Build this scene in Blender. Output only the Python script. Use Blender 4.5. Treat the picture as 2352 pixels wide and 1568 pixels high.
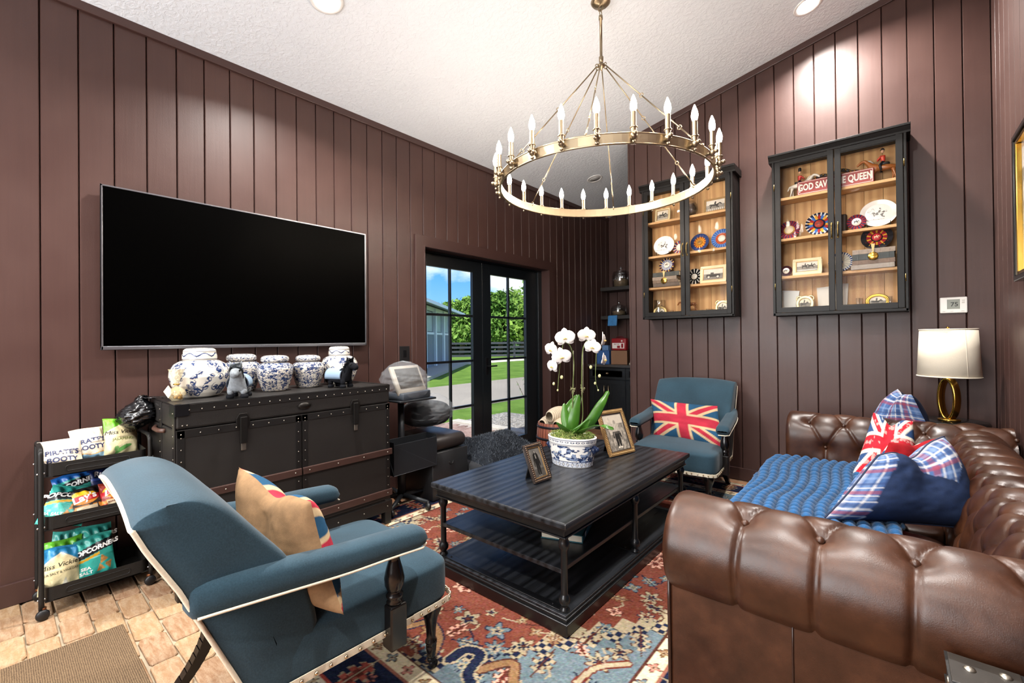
import bpy, bmesh, math, random
import numpy as np
from mathutils import Vector, Matrix, Euler

for _o in list(bpy.data.objects):
    bpy.data.objects.remove(_o)
SC = bpy.context.scene
COL = SC.collection
PI = math.pi
random.seed(7)
RNG = np.random.default_rng(7)

# ------------------------------------------------------------------ camera
def _cam():
    yaw, pitch, roll = math.radians(40.3113), math.radians(0.3053), math.radians(-0.6059)
    f = Vector((-math.sin(yaw)*math.cos(pitch), math.cos(yaw)*math.cos(pitch), math.sin(pitch)))
    r = Vector((math.cos(yaw), math.sin(yaw), 0)); u = r.cross(f)
    r2 = r*math.cos(roll)+u*math.sin(roll); u2 = -r*math.sin(roll)+u*math.cos(roll)
    cd = bpy.data.cameras.new('camera'); c = bpy.data.objects.new('camera', cd); COL.objects.link(c)
    M = Matrix(((r2.x, u2.x, -f.x), (r2.y, u2.y, -f.y), (r2.z, u2.z, -f.z)))
    c.matrix_world = Matrix.Translation((0, 0, 1.35)) @ M.to_4x4()
    cd.sensor_width = 36; cd.lens = 1021.1/2352*36
    cd.shift_x = -(1187-1176)/2352; cd.shift_y = -(784-773.8)/2352
    cd.clip_start = 0.05; cd.clip_end = 400
    SC.camera = c
_cam()
SC.view_settings.view_transform = 'Standard'; SC.view_settings.look = 'None'
SC.view_settings.gamma = 1; SC.view_settings.use_curve_mapping = False
SC.view_settings.exposure = EXPOSURE = 0.46
SC.cycles.max_bounces = 6; SC.cycles.diffuse_bounces = 3; SC.cycles.glossy_bounces = 2
SC.cycles.use_adaptive_sampling = True; SC.cycles.adaptive_threshold = 0.1; SC.cycles.adaptive_min_samples = 16
SC.cycles.transmission_bounces = 4; SC.cycles.transparent_max_bounces = 10
SC.cycles.caustics_reflective = False; SC.cycles.caustics_refractive = False
SC.cycles.sample_clamp_indirect = 4.0

def lin(c):
    if isinstance(c, str):
        c = c.lstrip('#'); c = [int(c[i:i+2], 16)/255 for i in (0, 2, 4)]
    return tuple((x/12.92 if x <= .04045 else ((x+.055)/1.055)**2.4) for x in c[:3])
def lina(a):
    a = np.clip(np.asarray(a, float), 0, 1)
    return np.where(a <= .04045, a/12.92, ((a+.055)/1.055)**2.4)
def hx(c):
    c = c.lstrip('#'); return np.array([int(c[i:i+2], 16)/255 for i in (0, 2, 4)])

# ------------------------------------------------------------------ world: blue sky with fair weather clouds
def _world():
    w = bpy.data.worlds.new('sky'); SC.world = w; w.use_nodes = True
    N = w.node_tree.nodes; L = w.node_tree.links; N.clear()
    tc = N.new('ShaderNodeTexCoord'); sp = N.new('ShaderNodeSeparateXYZ'); L.new(tc.outputs['Generated'], sp.inputs[0])
    rp = N.new('ShaderNodeValToRGB'); L.new(sp.outputs['Z'], rp.inputs[0])
    e = rp.color_ramp.elements; e[0].position = 0.0; e[0].color = (*lin('#86b2de'), 1); e[1].position = .6; e[1].color = (*lin('#2763b0'), 1)
    k = e.new(.18); k.color = (*lin('#3f87d6'), 1)
    mp = N.new('ShaderNodeMapping'); L.new(tc.outputs['Generated'], mp.inputs[0]); mp.inputs['Scale'].default_value = (1, 1, 2.2)
    mp.inputs['Location'].default_value = (.37, .1, .2)
    nz = N.new('ShaderNodeTexNoise'); L.new(mp.outputs[0], nz.inputs['Vector']); nz.inputs['Scale'].default_value = 4.2; nz.inputs['Detail'].default_value = 7; nz.inputs['Roughness'].default_value = .55
    cr = N.new('ShaderNodeValToRGB'); L.new(nz.outputs[0], cr.inputs[0]); cr.color_ramp.elements[0].position = .47; cr.color_ramp.elements[1].position = .63
    mx = N.new('ShaderNodeMix'); mx.data_type = 'RGBA'; L.new(cr.outputs[0], mx.inputs[0]); L.new(rp.outputs[0], mx.inputs[6]); mx.inputs[7].default_value = (*lin('#dfe4ea'), 1)
    bg = N.new('ShaderNodeBackground'); L.new(mx.outputs[2], bg.inputs[0]); bg.inputs[1].default_value = 1.5
    out = N.new('ShaderNodeOutputWorld'); L.new(bg.outputs[0], out.inputs[0])
_world()

def light(name, kind, loc, energy, color=(1, 1, 1), size=.1, size_y=None, aim=None, angle=None, spread=None):
    d = bpy.data.lights.new(name, kind); d.energy = energy; d.color = color
    if kind == 'AREA':
        d.size = size
        if size_y: d.shape = 'RECTANGLE'; d.size_y = size_y
        else: d.shape = 'DISK'
        if spread: d.spread = spread
    elif kind in ('POINT', 'SPOT'): d.shadow_soft_size = size
    if kind == 'SUN': d.angle = angle or .01
    o = bpy.data.objects.new(name, d); COL.objects.link(o); o.location = loc
    if aim is not None:
        o.rotation_euler = Vector(aim).to_track_quat('-Z', 'Y').to_euler()
    return o
# sun: from behind the house, so that no direct sun enters the garden door
light('sun', 'SUN', (-20, -10, 20), 6.5, (1, .96, .9), aim=(-.22, .55, -.8), angle=.009)
# soft fill light added behind the camera, set at an invented, unseen window
light('rear_fill', 'AREA', (-1.5, -1.97, 1.75), 145, (1, .98, .95), 3.0, 1.9, aim=(0, 1, -.02))
# ------------------------------------------------------------------ room dimensions
WL, WB, WR, WF, WA = -3.507, 4.578, .549, -2.0, 6.45     # left / back / right / front (behind camera) / alcove end
BX0 = -2.225                                             # free end of the back wall
def ceil_z(x): return 3.2935+.2077*(x-WL)
# ------------------------------------------------------------------ mesh helpers
class MB:
    def __init__(s): s.v = []; s.f = []; s.m = []; s.s = []
    def add(s, vs, fs, mi=0, sm=False, M=None):
        b = len(s.v)
        if M is not None: vs = [tuple(M @ Vector(p)) for p in vs]
        s.v += [tuple(p) for p in vs]
        s.f += [tuple(b+i for i in q) for q in fs]; s.m += [mi]*len(fs); s.s += [sm]*len(fs)
        return s
    def box(s, c, d, M=None, mi=0):
        x, y, z = [q/2 for q in d]; cx, cy, cz = c
        vs = [(cx+a*x, cy+b*y, cz+e*z) for a in (-1, 1) for b in (-1, 1) for e in (-1, 1)]
        return s.add(vs, [(0, 1, 3, 2), (4, 6, 7, 5), (0, 4, 5, 1), (2, 3, 7, 6), (0, 2, 6, 4), (1, 5, 7, 3)], mi, False, M)
    def b2(s, a, b, M=None, mi=0):
        return s.box([(p+q)/2 for p, q in zip(a, b)], [abs(q-p) for p, q in zip(a, b)], M, mi)
    def rbox(s, c, d, r=.02, n=3, M=None, mi=0, sm=True):
        # rounded box: sphere-cornered superquad by clamping a subdivided cube
        r = min(r, min(d)/2*.999); h = [q/2-r for q in d]
        bm = bmesh.new(); bmesh.ops.create_cube(bm, size=2)
        bmesh.ops.subdivide_edges(bm, edges=bm.edges[:], cuts=2*n-1, use_grid_fill=True)
        vs = []
        for v in bm.verts:
            p = v.co; t = []
            for k in range(3):
                a = math.tan(p[k]*PI/4) if abs(p[k]) < 1 else p[k]
                t.append(a)
            q = Vector(t); qn = q.normalized()
            sg = [(1 if abs(p[k]) > 1e-6 and p[k] > 0 else (-1 if p[k] < -1e-6 else 0)) for k in range(3)]
            vs.append((c[0]+sg[0]*h[0]+qn.x*r, c[1]+sg[1]*h[1]+qn.y*r, c[2]+sg[2]*h[2]+qn.z*r))
        bm.verts.index_update()
        fs = [tuple(v.index for v in f.verts) for f in bm.faces]; bm.free()
        return s.add(vs, fs, mi, sm, M)
    def cyl(s, p0, p1, r0, r1=None, n=12, mi=0, cap=True, sm=True, M=None):
        r1 = r0 if r1 is None else r1
        p0, p1 = Vector(p0), Vector(p1); d = (p1-p0).normalized()
        a = d.orthogonal().normalized(); b = d.cross(a)
        vs = []
        for i in range(n):
            t = 2*PI*i/n; e = a*math.cos(t)+b*math.sin(t); vs += [p0+e*r0, p1+e*r1]
        s.add(vs, [(2*i, 2*((i+1) % n), 2*((i+1) % n)+1, 2*i+1) for i in range(n)], mi, sm, M)
        if cap:
            s.add(vs[0::2], [tuple(range(n))[::-1]], mi, False, M); s.add(vs[1::2], [tuple(range(n))], mi, False, M)
        return s
    def tube(s, pts, r, n=8, closed=False, mi=0, M=None, cap=True, sm=True):
        P = [Vector(p) for p in pts]; k = len(P)
        R = r if isinstance(r, (list, tuple)) else [r]*k
        vs = []; a = None
        for i in range(k):
            if closed: d = P[(i+1) % k]-P[i-1]
            else: d = P[min(i+1, k-1)]-P[max(i-1, 0)]
            d.normalize()
            if a is None: a = d.orthogonal().normalized()
            else:
                a = a-d*a.dot(d)
                a = a.normalized() if a.length > 1e-6 else d.orthogonal().normalized()
            b = d.cross(a)
            for j in range(n):
                t = 2*PI*j/n; vs.append(P[i]+(a*math.cos(t)+b*math.sin(t))*R[i])
        fs = []
        for i in range(k if closed else k-1):
            for j in range(n):
                fs.append((i*n+j, i*n+(j+1) % n, ((i+1) % k)*n+(j+1) % n, ((i+1) % k)*n+j))
        if cap and not closed: fs += [tuple(range(n))[::-1], tuple((k-1)*n+j for j in range(n))]
        return s.add(vs, fs, mi, sm, M)
    def lathe(s, prof, n=24, c=(0, 0, 0), mi=0, sm=True, M=None, sx=1, sy=1, axis='z'):
        vs = []; k = len(prof)
        for r, z in prof:
            r = max(r, 1e-4)
            for j in range(n):
                t = 2*PI*j/n; p = (r*math.cos(t)*sx, r*math.sin(t)*sy, z)
                if axis == 'x': p = (p[2], p[0], p[1])
                if axis == 'y': p = (p[1], p[2], p[0])
                vs.append((p[0]+c[0], p[1]+c[1], p[2]+c[2]))
        fs = [(i*n+j, i*n+(j+1) % n, (i+1)*n+(j+1) % n, (i+1)*n+j) for i in range(k-1) for j in range(n)]
        fs += [tuple(range(n))[::-1], tuple((k-1)*n+j for j in range(n))]
        return s.add(vs, fs, mi, sm, M)
    def prism(s, poly, d0, d1, ax='z', mi=0, M=None, sm=False):
        def P(u, v, w): return {'z': (u, v, w), 'y': (u, w, v), 'x': (w, u, v)}[ax]
        n = len(poly); vs = [P(u, v, d0) for u, v in poly]+[P(u, v, d1) for u, v in poly]
        fs = [tuple(range(n))[::-1], tuple(range(n, 2*n))]; s.add(vs, fs, mi, False, M)
        return s.add(vs, [(i, (i+1) % n, n+(i+1) % n, n+i) for i in range(n)], mi, sm, M)
    def ball(s, c, r, n=12, m=8, mi=0, M=None, sm=True):
        R = r if isinstance(r, (tuple, list)) else (r, r, r)
        vs = []
        for i in range(m+1):
            a = PI*i/m
            for j in range(n):
                t = 2*PI*j/n
                vs.append((c[0]+R[0]*max(math.sin(a), 1e-3)*math.cos(t), c[1]+R[1]*max(math.sin(a), 1e-3)*math.sin(t), c[2]-R[2]*math.cos(a)))
        return s.add(vs, [(i*n+j, i*n+(j+1) % n, (i+1)*n+(j+1) % n, (i+1)*n+j) for i in range(m) for j in range(n)], mi, sm, M)
    def grid(s, fn, nu, nv, cu=False, cv=False, mi=0, sm=True, M=None):
        U = nu if cu else nu+1; V = nv if cv else nv+1
        vs = [fn(i/nu, j/nv) for i in range(U) for j in range(V)]
        fs = [(i*V+j, ((i+1) % U)*V+j, ((i+1) % U)*V+(j+1) % V, i*V+(j+1) % V) for i in range(nu) for j in range(nv)]
        return s.add(vs, fs, mi, sm, M)
    def mesh(s, name, mats):
        me = bpy.data.meshes.new(name); me.from_pydata(s.v, [], s.f)
        for m in (mats if isinstance(mats, (list, tuple)) else [mats]): me.materials.append(m)
        me.polygons.foreach_set('material_index', s.m); me.polygons.foreach_set('use_smooth', s.s)
        me.update(); return me
    def build(s, name, mats, parent=None, loc=None, rot=None, bevel=None, fixn=True):
        me = s.mesh(name, mats)
        if fixn:
            bm = bmesh.new(); bm.from_mesh(me); bmesh.ops.remove_doubles(bm, verts=bm.verts, dist=1e-5)
            bmesh.ops.recalc_face_normals(bm, faces=bm.faces); bm.to_mesh(me); bm.free()
        return obj(name, me, parent, loc, rot, bevel)

def obj(name, me, parent=None, loc=None, rot=None, bevel=None):
    o = bpy.data.objects.new(name, me); COL.objects.link(o)
    if parent is not None: o.parent = parent
    if loc is not None: o.location = loc
    if rot is not None: o.rotation_euler = rot
    if bevel:
        b = o.modifiers.new('bevel', 'BEVEL'); b.width = bevel; b.segments = 2; b.limit_method = 'ANGLE'; b.angle_limit = .6
    return o
def tag(o, label=None, cat=None, group=None, kind=None):
    if label: o['label'] = label
    if cat: o['category'] = cat
    if group: o['group'] = group
    if kind: o['kind'] = kind
    return o
def thing(name, label, cat, loc=(0, 0, 0), rz=0, group=None, rot=None, scale=None):
    o = bpy.data.objects.new(name, None); COL.objects.link(o); o.location = loc
    o.rotation_euler = rot if rot is not None else (0, 0, rz); o.empty_display_size = .05
    if scale: o.scale = (scale,)*3 if not isinstance(scale, (tuple, list)) else scale
    return tag(o, label, cat, group)
def structure(name, parent=None):
    o = bpy.data.objects.new(name, None); COL.objects.link(o); o.empty_display_size = .05
    o['kind'] = 'structure'
    return o
def copy_tree(o, parent=None):
    c = o.copy(); COL.objects.link(c); c.parent = parent
    for ch in o.children: copy_tree(ch, c)
    return c
def cgrid(name, P, C, mat, parent=None, cu=False, cv=False, loc=None, rot=None, thick=None, smooth=True):
    """surface from an (nu, nv, 3) array of points with an sRGB colour per point, printed as a point colour attribute"""
    P = np.asarray(P, float); nu, nv = P.shape[:2]
    I = np.arange(nu*nv).reshape(nu, nv)
    A = np.r_[I, I[:1]] if cu else I
    A = np.c_[A, A[:, :1]] if cv else A
    F = np.stack([A[:-1, :-1], A[1:, :-1], A[1:, 1:], A[:-1, 1:]], -1).reshape(-1, 4)
    me = bpy.data.meshes.new(name)
    me.vertices.add(nu*nv); me.vertices.foreach_set('co', P.reshape(-1).astype('f4'))
    me.loops.add(F.size); me.loops.foreach_set('vertex_index', F.reshape(-1).astype('i4'))
    me.polygons.add(len(F)); me.polygons.foreach_set('loop_start', (np.arange(len(F))*4).astype('i4'))
    me.polygons.foreach_set('use_smooth', np.full(len(F), smooth))
    at = me.color_attributes.new('Col', 'FLOAT_COLOR', 'POINT')
    cc = np.ones((nu*nv, 4)); cc[:, :3] = lina(C).reshape(-1, 3); at.data.foreach_set('color', cc.reshape(-1).astype('f4'))
    me.update(calc_edges=True); me.validate()
    me.materials.append(mat)
    o = obj(name, me, parent, loc, rot)
    if thick:
        s = o.modifiers.new('thickness', 'SOLIDIFY'); s.thickness = thick; s.offset = -1
    return o
def text(name, s, size, mat, parent=None, M=None, ext=.0006, shear=0, bold=0, sx=1, warp=None, align='CENTER', space=1.0):
    cu = bpy.data.curves.new(name, 'FONT'); cu.body = s; cu.size = size; cu.align_x = align; cu.align_y = 'CENTER'
    cu.extrude = ext; cu.shear = shear; cu.offset = bold; cu.resolution_u = 3; cu.space_character = space
    t = bpy.data.objects.new(name, cu); COL.objects.link(t)
    dg = bpy.context.evaluated_depsgraph_get(); dg.update()
    me = bpy.data.meshes.new_from_object(t.evaluated_get(dg)); bpy.data.objects.remove(t); bpy.data.curves.remove(cu)
    for v in me.vertices:
        p = Vector((v.co.x*sx, v.co.y, v.co.z))
        if warp: p = Vector(warp(p.x, p.y, p.z))
        if M is not None: p = M @ p
        v.co = p
    me.materials.clear(); me.materials.append(mat); me.name = name
    return obj(name, me, parent)

# ------------------------------------------------------------------ materials
class NT:
    def __init__(s, name):
        s.mat = bpy.data.materials.new(name); s.mat.use_nodes = True
        s.N = s.mat.node_tree.nodes; s.L = s.mat.node_tree.links
        s.b = s.N['Principled BSDF']
    def n(s, t, **k):
        x = s.N.new(t)
        for a, b in k.items():
            if a in x.inputs: x.inputs[a].default_value = b
            else: setattr(x, a, b)
        return x
    def l(s, a, b): s.L.new(a, b)
    def pos(s, scale=(1, 1, 1), obj=False, rot=(0, 0, 0)):
        if obj: o = s.n('ShaderNodeTexCoord').outputs['Object']
        else: o = s.n('ShaderNodeNewGeometry').outputs['Position']
        m = s.n('ShaderNodeMapping'); s.l(o, m.inputs[0]); m.inputs['Scale'].default_value = scale; m.inputs['Rotation'].default_value = rot
        return m.outputs[0]
    def noise(s, v, scale=5, detail=3, rough=.5, dist=0):
        x = s.n('ShaderNodeTexNoise'); s.l(v, x.inputs['Vector']); x.inputs['Scale'].default_value = scale; x.inputs['Detail'].default_value = detail
        x.inputs['Roughness'].default_value = rough; x.inputs['Distortion'].default_value = dist
        return x.outputs[0]
    def ramp(s, v, stops):
        x = s.n('ShaderNodeValToRGB'); s.l(v, x.inputs[0]); e = x.color_ramp.elements
        while len(e) < len(stops): e.new(.5)
        for q, (p, c) in zip(e, stops):
            q.position = p; q.color = (*lin(c), 1) if isinstance(c, str) else ((c, c, c, 1) if not isinstance(c, tuple) else (*c, 1))
        return x.outputs[0]
    def mix(s, fac, a, b, mode='MIX'):
        x = s.n('ShaderNodeMix'); x.data_type = 'RGBA'; x.blend_type = mode
        for sock, v in ((x.inputs[0], fac), (x.inputs[6], a), (x.inputs[7], b)):
            if isinstance(v, (int, float)): sock.default_value = v
            elif isinstance(v, str): sock.default_value = (*lin(v), 1)
            elif isinstance(v, tuple): sock.default_value = (*v[:3], 1)
            else: s.l(v, sock)
        return x.outputs[2]
    def bump(s, h, strength=.3, dist=.01):
        x = s.n('ShaderNodeBump'); s.l(h, x.inputs['Height']); x.inputs['Strength'].default_value = strength; x.inputs['Distance'].default_value = dist
        s.l(x.outputs[0], s.b.inputs['Normal']); return x
    def set(s, col=None, rough=None, metal=None, spec=None, **k):
        if col is not None:
            if isinstance(col, (str, tuple)): s.b.inputs['Base Color'].default_value = (*(lin(col) if isinstance(col, str) else col), 1)
            else: s.l(col, s.b.inputs['Base Color'])
        if rough is not None:
            if isinstance(rough, (int, float)): s.b.inputs['Roughness'].default_value = rough
            else: s.l(rough, s.b.inputs['Roughness'])
        if metal is not None: s.b.inputs['Metallic'].default_value = metal
        if spec is not None: s.b.inputs['Specular IOR Level'].default_value = spec
        for a, b in k.items(): s.b.inputs[a.replace('_', ' ')].default_value = b
        return s.mat
_MC = {}
def pm(name, col, rough=.5, metal=0, spec=.5, var=.12, vs=6, bs=None, bd=.002, bst=.3, **k):
    """plain procedural material: colour with slight noise variation and optional fine bump"""
    if name in _MC: return _MC[name]
    t = NT(name); c = lin(col) if isinstance(col, str) else col
    v = t.pos()
    if var: cc = t.mix(t.noise(v, vs, 4, .6), tuple(max(0, x*(1-var*1.6)) for x in c), tuple(min(1, x*(1+var*1.6)) for x in c))
    else: cc = c
    t.set(cc, rough, metal, spec, **k)
    if bs: t.bump(t.noise(v, bs, 3), bst, bd)
    _MC[name] = t.mat; return t.mat
def emis(name, col, strength):
    t = NT(name); t.set('#000000', .5)
    t.b.inputs['Emission Color'].default_value = (*lin(col), 1); t.b.inputs['Emission Strength'].default_value = strength
    return t.mat
def vcm(name, rough=.6, bs=None, bd=.002, bst=.3, spec=.4, var=.1, vs=40, **k):
    """material that shows the printed colour attribute"""
    t = NT(name); a = t.n('ShaderNodeAttribute'); a.attribute_name = 'Col'
    v = t.pos()
    c = a.outputs[0]
    if var: c = t.mix(1.0, c, t.ramp(t.noise(v, vs, 3, .6), [(.25, 1-var*1.5), (.75, 1.0)]), 'MULTIPLY')
    t.set(c, rough, 0, spec, **k)
    if bs: t.bump(t.noise(v, bs, 3), bst, bd)
    return t.mat
def glass(name, tint=(1, 1, 1), rough=.0, refl=.08):
    """thin pane: mostly transparent with a clear Fresnel reflection"""
    t = NT(name); t.N.remove(t.b)
    tr = t.n('ShaderNodeBsdfTransparent'); tr.inputs[0].default_value = (*tint, 1)
    gl = t.n('ShaderNodeBsdfGlossy'); gl.inputs['Roughness'].default_value = rough
    fr = t.n('ShaderNodeLayerWeight'); fr.inputs['Blend'].default_value = .25
    mt = t.n('ShaderNodeMath', operation='MULTIPLY_ADD'); t.l(fr.outputs['Fresnel'], mt.inputs[0]); mt.inputs[1].default_value = .16; mt.inputs[2].default_value = refl
    mx = t.n('ShaderNodeMixShader'); t.l(mt.outputs[0], mx.inputs[0]); t.l(tr.outputs[0], mx.inputs[1]); t.l(gl.outputs[0], mx.inputs[2])
    t.l(mx.outputs[0], t.N['Material Output'].inputs[0]); return t.mat

def wood(name, dark, light_, axis='y', scale=1, rough=.45, bst=.25, spec=.5, stretch=14, ring=6):
    t = NT(name); sc = {'x': (1, stretch, stretch), 'y': (stretch, 1, stretch), 'z': (stretch, stretch, 1)}[axis]
    v = t.pos(tuple(q*scale for q in sc))
    n1 = t.noise(v, 1.2, 5, .6, .6)
    wv = t.n('ShaderNodeTexWave'); wv.wave_type = 'BANDS'; wv.bands_direction = {'x': 'Y', 'y': 'X', 'z': 'X'}[axis]
    t.l(v, wv.inputs['Vector']); wv.inputs['Scale'].default_value = .5; wv.inputs['Distortion'].default_value = ring; wv.inputs['Detail'].default_value = 3; wv.inputs['Detail Scale'].default_value = .8
    f = t.mix(.5, n1, wv.outputs[0])
    t.set(t.ramp(f, [(.3, dark), (.7, light_)]), rough, 0, spec)
    t.bump(f, bst, .002)
    return t.mat
WHITE = pm('white_plastic', '#e9e7e2', .4, var=.03)
BLACKM = pm('black_metal', '#17171a', .38, .6, var=.15)
BLACKP = pm('black_plastic', '#121214', .45, var=.1)
BRASS = pm('brass', '#a3937a', .34, 1.0, var=.06)
GOLD = pm('polished_gold', '#d2a64c', .18, 1.0, var=.05)
STEEL = pm('steel', '#b9bcc0', .28, 1.0, var=.05)
NAIL = pm('nail_head', '#8f897e', .38, 1.0, var=.1)
VC_CLOTH = vcm('printed_cloth', .9, 500, .002, .35, .2, .1, 120)
VC_CERAM = vcm('glazed_ceramic', .16, None, spec=.6, var=.04)
VC_PAPER = vcm('printed_paper', .55, None, spec=.35, var=.05)
VC_FOIL = vcm('printed_foil_bag', .33, 60, .004, .5, .55, .06, 30)
def fbm(u, v, seed=0, oct=4, base=3.0):
    """cheap value noise in numpy for printed patterns"""
    out = np.zeros_like(u, dtype=float); amp = 1; tot = 0
    for o in range(oct):
        g = np.random.default_rng(seed*31+o).random((64, 64)); x = u*base*2**o; y = v*base*2**o
        xi = np.floor(x).astype(int); yi = np.floor(y).astype(int); fx = x-xi; fy = y-yi
        fx = fx*fx*(3-2*fx); fy = fy*fy*(3-2*fy)
        a = g[xi % 64, yi % 64]; b = g[(xi+1) % 64, yi % 64]; c = g[xi % 64, (yi+1) % 64]; d = g[(xi+1) % 64, (yi+1) % 64]
        out += amp*((a*(1-fx)+b*fx)*(1-fy)+(c*(1-fx)+d*fx)*fy); tot += amp; amp *= .5
    return out/tot

_yaw = math.radians(40.3113)
_R = Vector((math.cos(_yaw), math.sin(_yaw), 0)); _F = Vector((-math.sin(_yaw), math.cos(_yaw), 0))
def at(x, y, d):
    """world point seen at photograph position (x, y) at a distance d along the viewing direction"""
    roll, pitch = math.radians(-.6059), math.radians(.3053)
    f = Vector((-math.sin(_yaw)*math.cos(pitch), math.cos(_yaw)*math.cos(pitch), math.sin(pitch))); u = _R.cross(f)
    r2 = _R*math.cos(roll)+u*math.sin(roll); u2 = -_R*math.sin(roll)+u*math.cos(roll)
    return Vector((0, 0, 1.35))+(f+r2*((x-1186.98)/1021.1)-u2*((y-773.8)/1021.1))*d
def atY(x, y, Y):
    d = at(x, y, 1.0)-Vector((0, 0, 1.35)); return Vector((0, 0, 1.35))+d*(Y/d.y)

def inpoly(X, Y, P):
    r = np.zeros(X.shape, bool); n = len(P)
    for i in range(n):
        (x0, y0), (x1, y1) = P[i], P[(i+1) % n]
        k = ((y0 > Y) != (y1 > Y)); r ^= k & (X < (x1-x0)*(Y-y0)/(y1-y0+1e-9)+x0)
    return r
# ================================================================== the room shell
def _paint():
    t = NT('brown_wall_paint')
    oi = t.n('ShaderNodeObjectInfo')
    v = t.pos((30, 30, 1.2)); g = t.noise(v, 1.6, 5, .65, .4)
    blot = t.noise(t.pos(), 1.3, 3, .6)
    c = t.ramp(blot, [(.3, '#402b27'), (.7, '#4d352f')])
    c = t.mix(1.0, c, t.ramp(oi.outputs['Random'], [(0, .9), (1, 1.0)]), 'MULTIPLY')
    c = t.mix(.25, c, t.mix(1.0, c, t.ramp(g, [(.3, .72), (.6, 1.0)]), 'MULTIPLY'))
    t.set(c, t.ramp(blot, [(.3, .36), (.7, .48)]), 0, .45)
    t.bump(t.mix(.35, g, t.noise(t.pos(), 160, 2)), .22, .003)
    return t.mat
PAINT = _paint()
TRIM = pm('brown_trim_paint', '#432e2a', .38, 0, .5, .07, 3)
DARKGAP = pm('groove_shadow_backing', '#2a1c1a', .8, 0, .2, .05)
def _ceil():
    t = NT('white_textured_ceiling'); v = t.pos()
    h = t.ramp(t.noise(v, 34, 3, .55, .5), [(.42, 0.0), (.62, 1.0)])
    t.set(t.mix(t.noise(v, 1.5), '#e2e9f0', '#e9eff5'), .85, 0, .2); t.bump(h, .35, .005)
    return t.mat
CEIL = _ceil()

BW = .1509
def board_mesh(name, w, z0, z1, z1b=None, g=.0022, ch=.0055, th=.018):
    """one vertical board, local x along the wall, front face at y = 0, body towards +y"""
    x0, x1 = -w/2+g, w/2-g
    sec = [(x0, th), (x0, ch), (x0+ch*.7, 0), (x1-ch*.7, 0), (x1, ch), (x1, th)]
    zb = z1 if z1b is None else z1b
    top = lambda x: z1+(zb-z1)*(x+w/2)/w
    vs = [(x, y, z0) for x, y in sec]+[(x, y, top(x)) for x, y in sec]; n = 6
    m = MB(); m.add(vs, [(i, (i+1) % n, n+(i+1) % n, n+i) for i in range(n)]+[tuple(range(n))[::-1], tuple(range(n, 2*n))])
    me = m.mesh(name, PAINT); return me
def put_board(me, parent, loc, rz):
    return obj('board', me, parent, loc, (0, 0, rz))

def slab(name, mats, quads_builder, parent=None):
    m = MB(); quads_builder(m); return m.build(name, mats, parent)

# ---- left wall with the garden door opening
DY0, DY1, DZ = 2.731, 4.785, 2.265
wl = structure('wall_left')
zc = ceil_z(WL)
def f(m):
    x0, x1 = WL-.17, WL-.018
    m.b2((x0, WF-.15, -.1), (x1, DY0-.02, zc+.1)); m.b2((x0, DY1+.02, -.1), (x1, WA+.15, zc+.1)); m.b2((x0, DY0-.02, DZ+.02), (x1, DY1+.02, zc+.1))
    m.b2((x0, DY0-.02, -.2), (x1, DY1+.02, -.005))
slab('backing', DARKGAP, f, wl)
_full = board_mesh('board', BW, 0, zc)
_head = board_mesh('board', BW, DZ+.06, zc)
k = -14
while True:
    y0 = .1677+k*BW; y1 = y0+BW
    if y0 > WA-.02: break
    yc = (y0+y1)/2
    if y1 > WF:
        if y1 <= DY0-.04 or y0 >= DY1+.04:
            if y1 > WA: 
                w = WA-y0; put_board(board_mesh('board', w, 0, zc), wl, (WL, y0+w/2, 0), PI/2)
            else: put_board(_full, wl, (WL, yc, 0), PI/2)
        elif y0 >= DY0-.04 and y1 <= DY1+.04: put_board(_head, wl, (WL, yc, 0), PI/2)
        else:
            put_board(_head, wl, (WL, yc, 0), PI/2)
            a, b = (y0, DY0-.06) if y0 < DY0-.04 else (DY1+.06, y1)
            if b-a > .02: put_board(board_mesh('board', b-a, 0, DZ+.06), wl, (WL, (a+b)/2, 0), PI/2)
    k += 1
# ---- back wall (its left end stands free; the passage goes on behind it)
wb = structure('wall_back')
def f(m):
    P = [(BX0+.004, -.1), (WR+.15, -.1), (WR+.15, ceil_z(WR)+.1), (BX0+.004, ceil_z(BX0)+.02)]
    m.prism(P, WB+.018, WB+.13, 'y')
slab('backing', DARKGAP, f, wb)
edges = [BX0]+[-2.159+.1508*i for i in range(18)]+[WR]
for a, b in zip(edges[:-1], edges[1:]):
    put_board(board_mesh('board', b-a, 0, ceil_z(a), ceil_z(b)), wb, ((a+b)/2, WB, 0), 0)
m = MB(); m.b2((BX0-.012, WB-.002, 0), (BX0+.004, WB+.142, ceil_z(BX0))); m.build('end_board', PAINT, wb)
# ---- right wall
wr = structure('wall_right')
slab('backing', DARKGAP, lambda m: m.b2((WR+.018, WF-.15, -.1), (WR+.15, WB+.13, ceil_z(WR)+.1)), wr)
_rb = board_mesh('board', BW, 0, ceil_z(WR))
y = WB
while y > WF:
    put_board(_rb, wr, (WR, y-BW/2, 0), -PI/2); y -= BW
# ---- passage end wall and side
wa = structure('wall_alcove')
slab('backing', DARKGAP, lambda m: (m.b2((WL-.1, WA+.018, -.1), (-1.45, WA+.15, 3.9)), m.b2((-1.55, WB+.13, -.1), (-1.45, WA+.1, 3.9))), wa)
x = WL
while x < -1.6:
    put_board(board_mesh('board', BW, 0, ceil_z(x), ceil_z(x+BW)), wa, (x+BW/2, WA, 0), 0); x += BW
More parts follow.
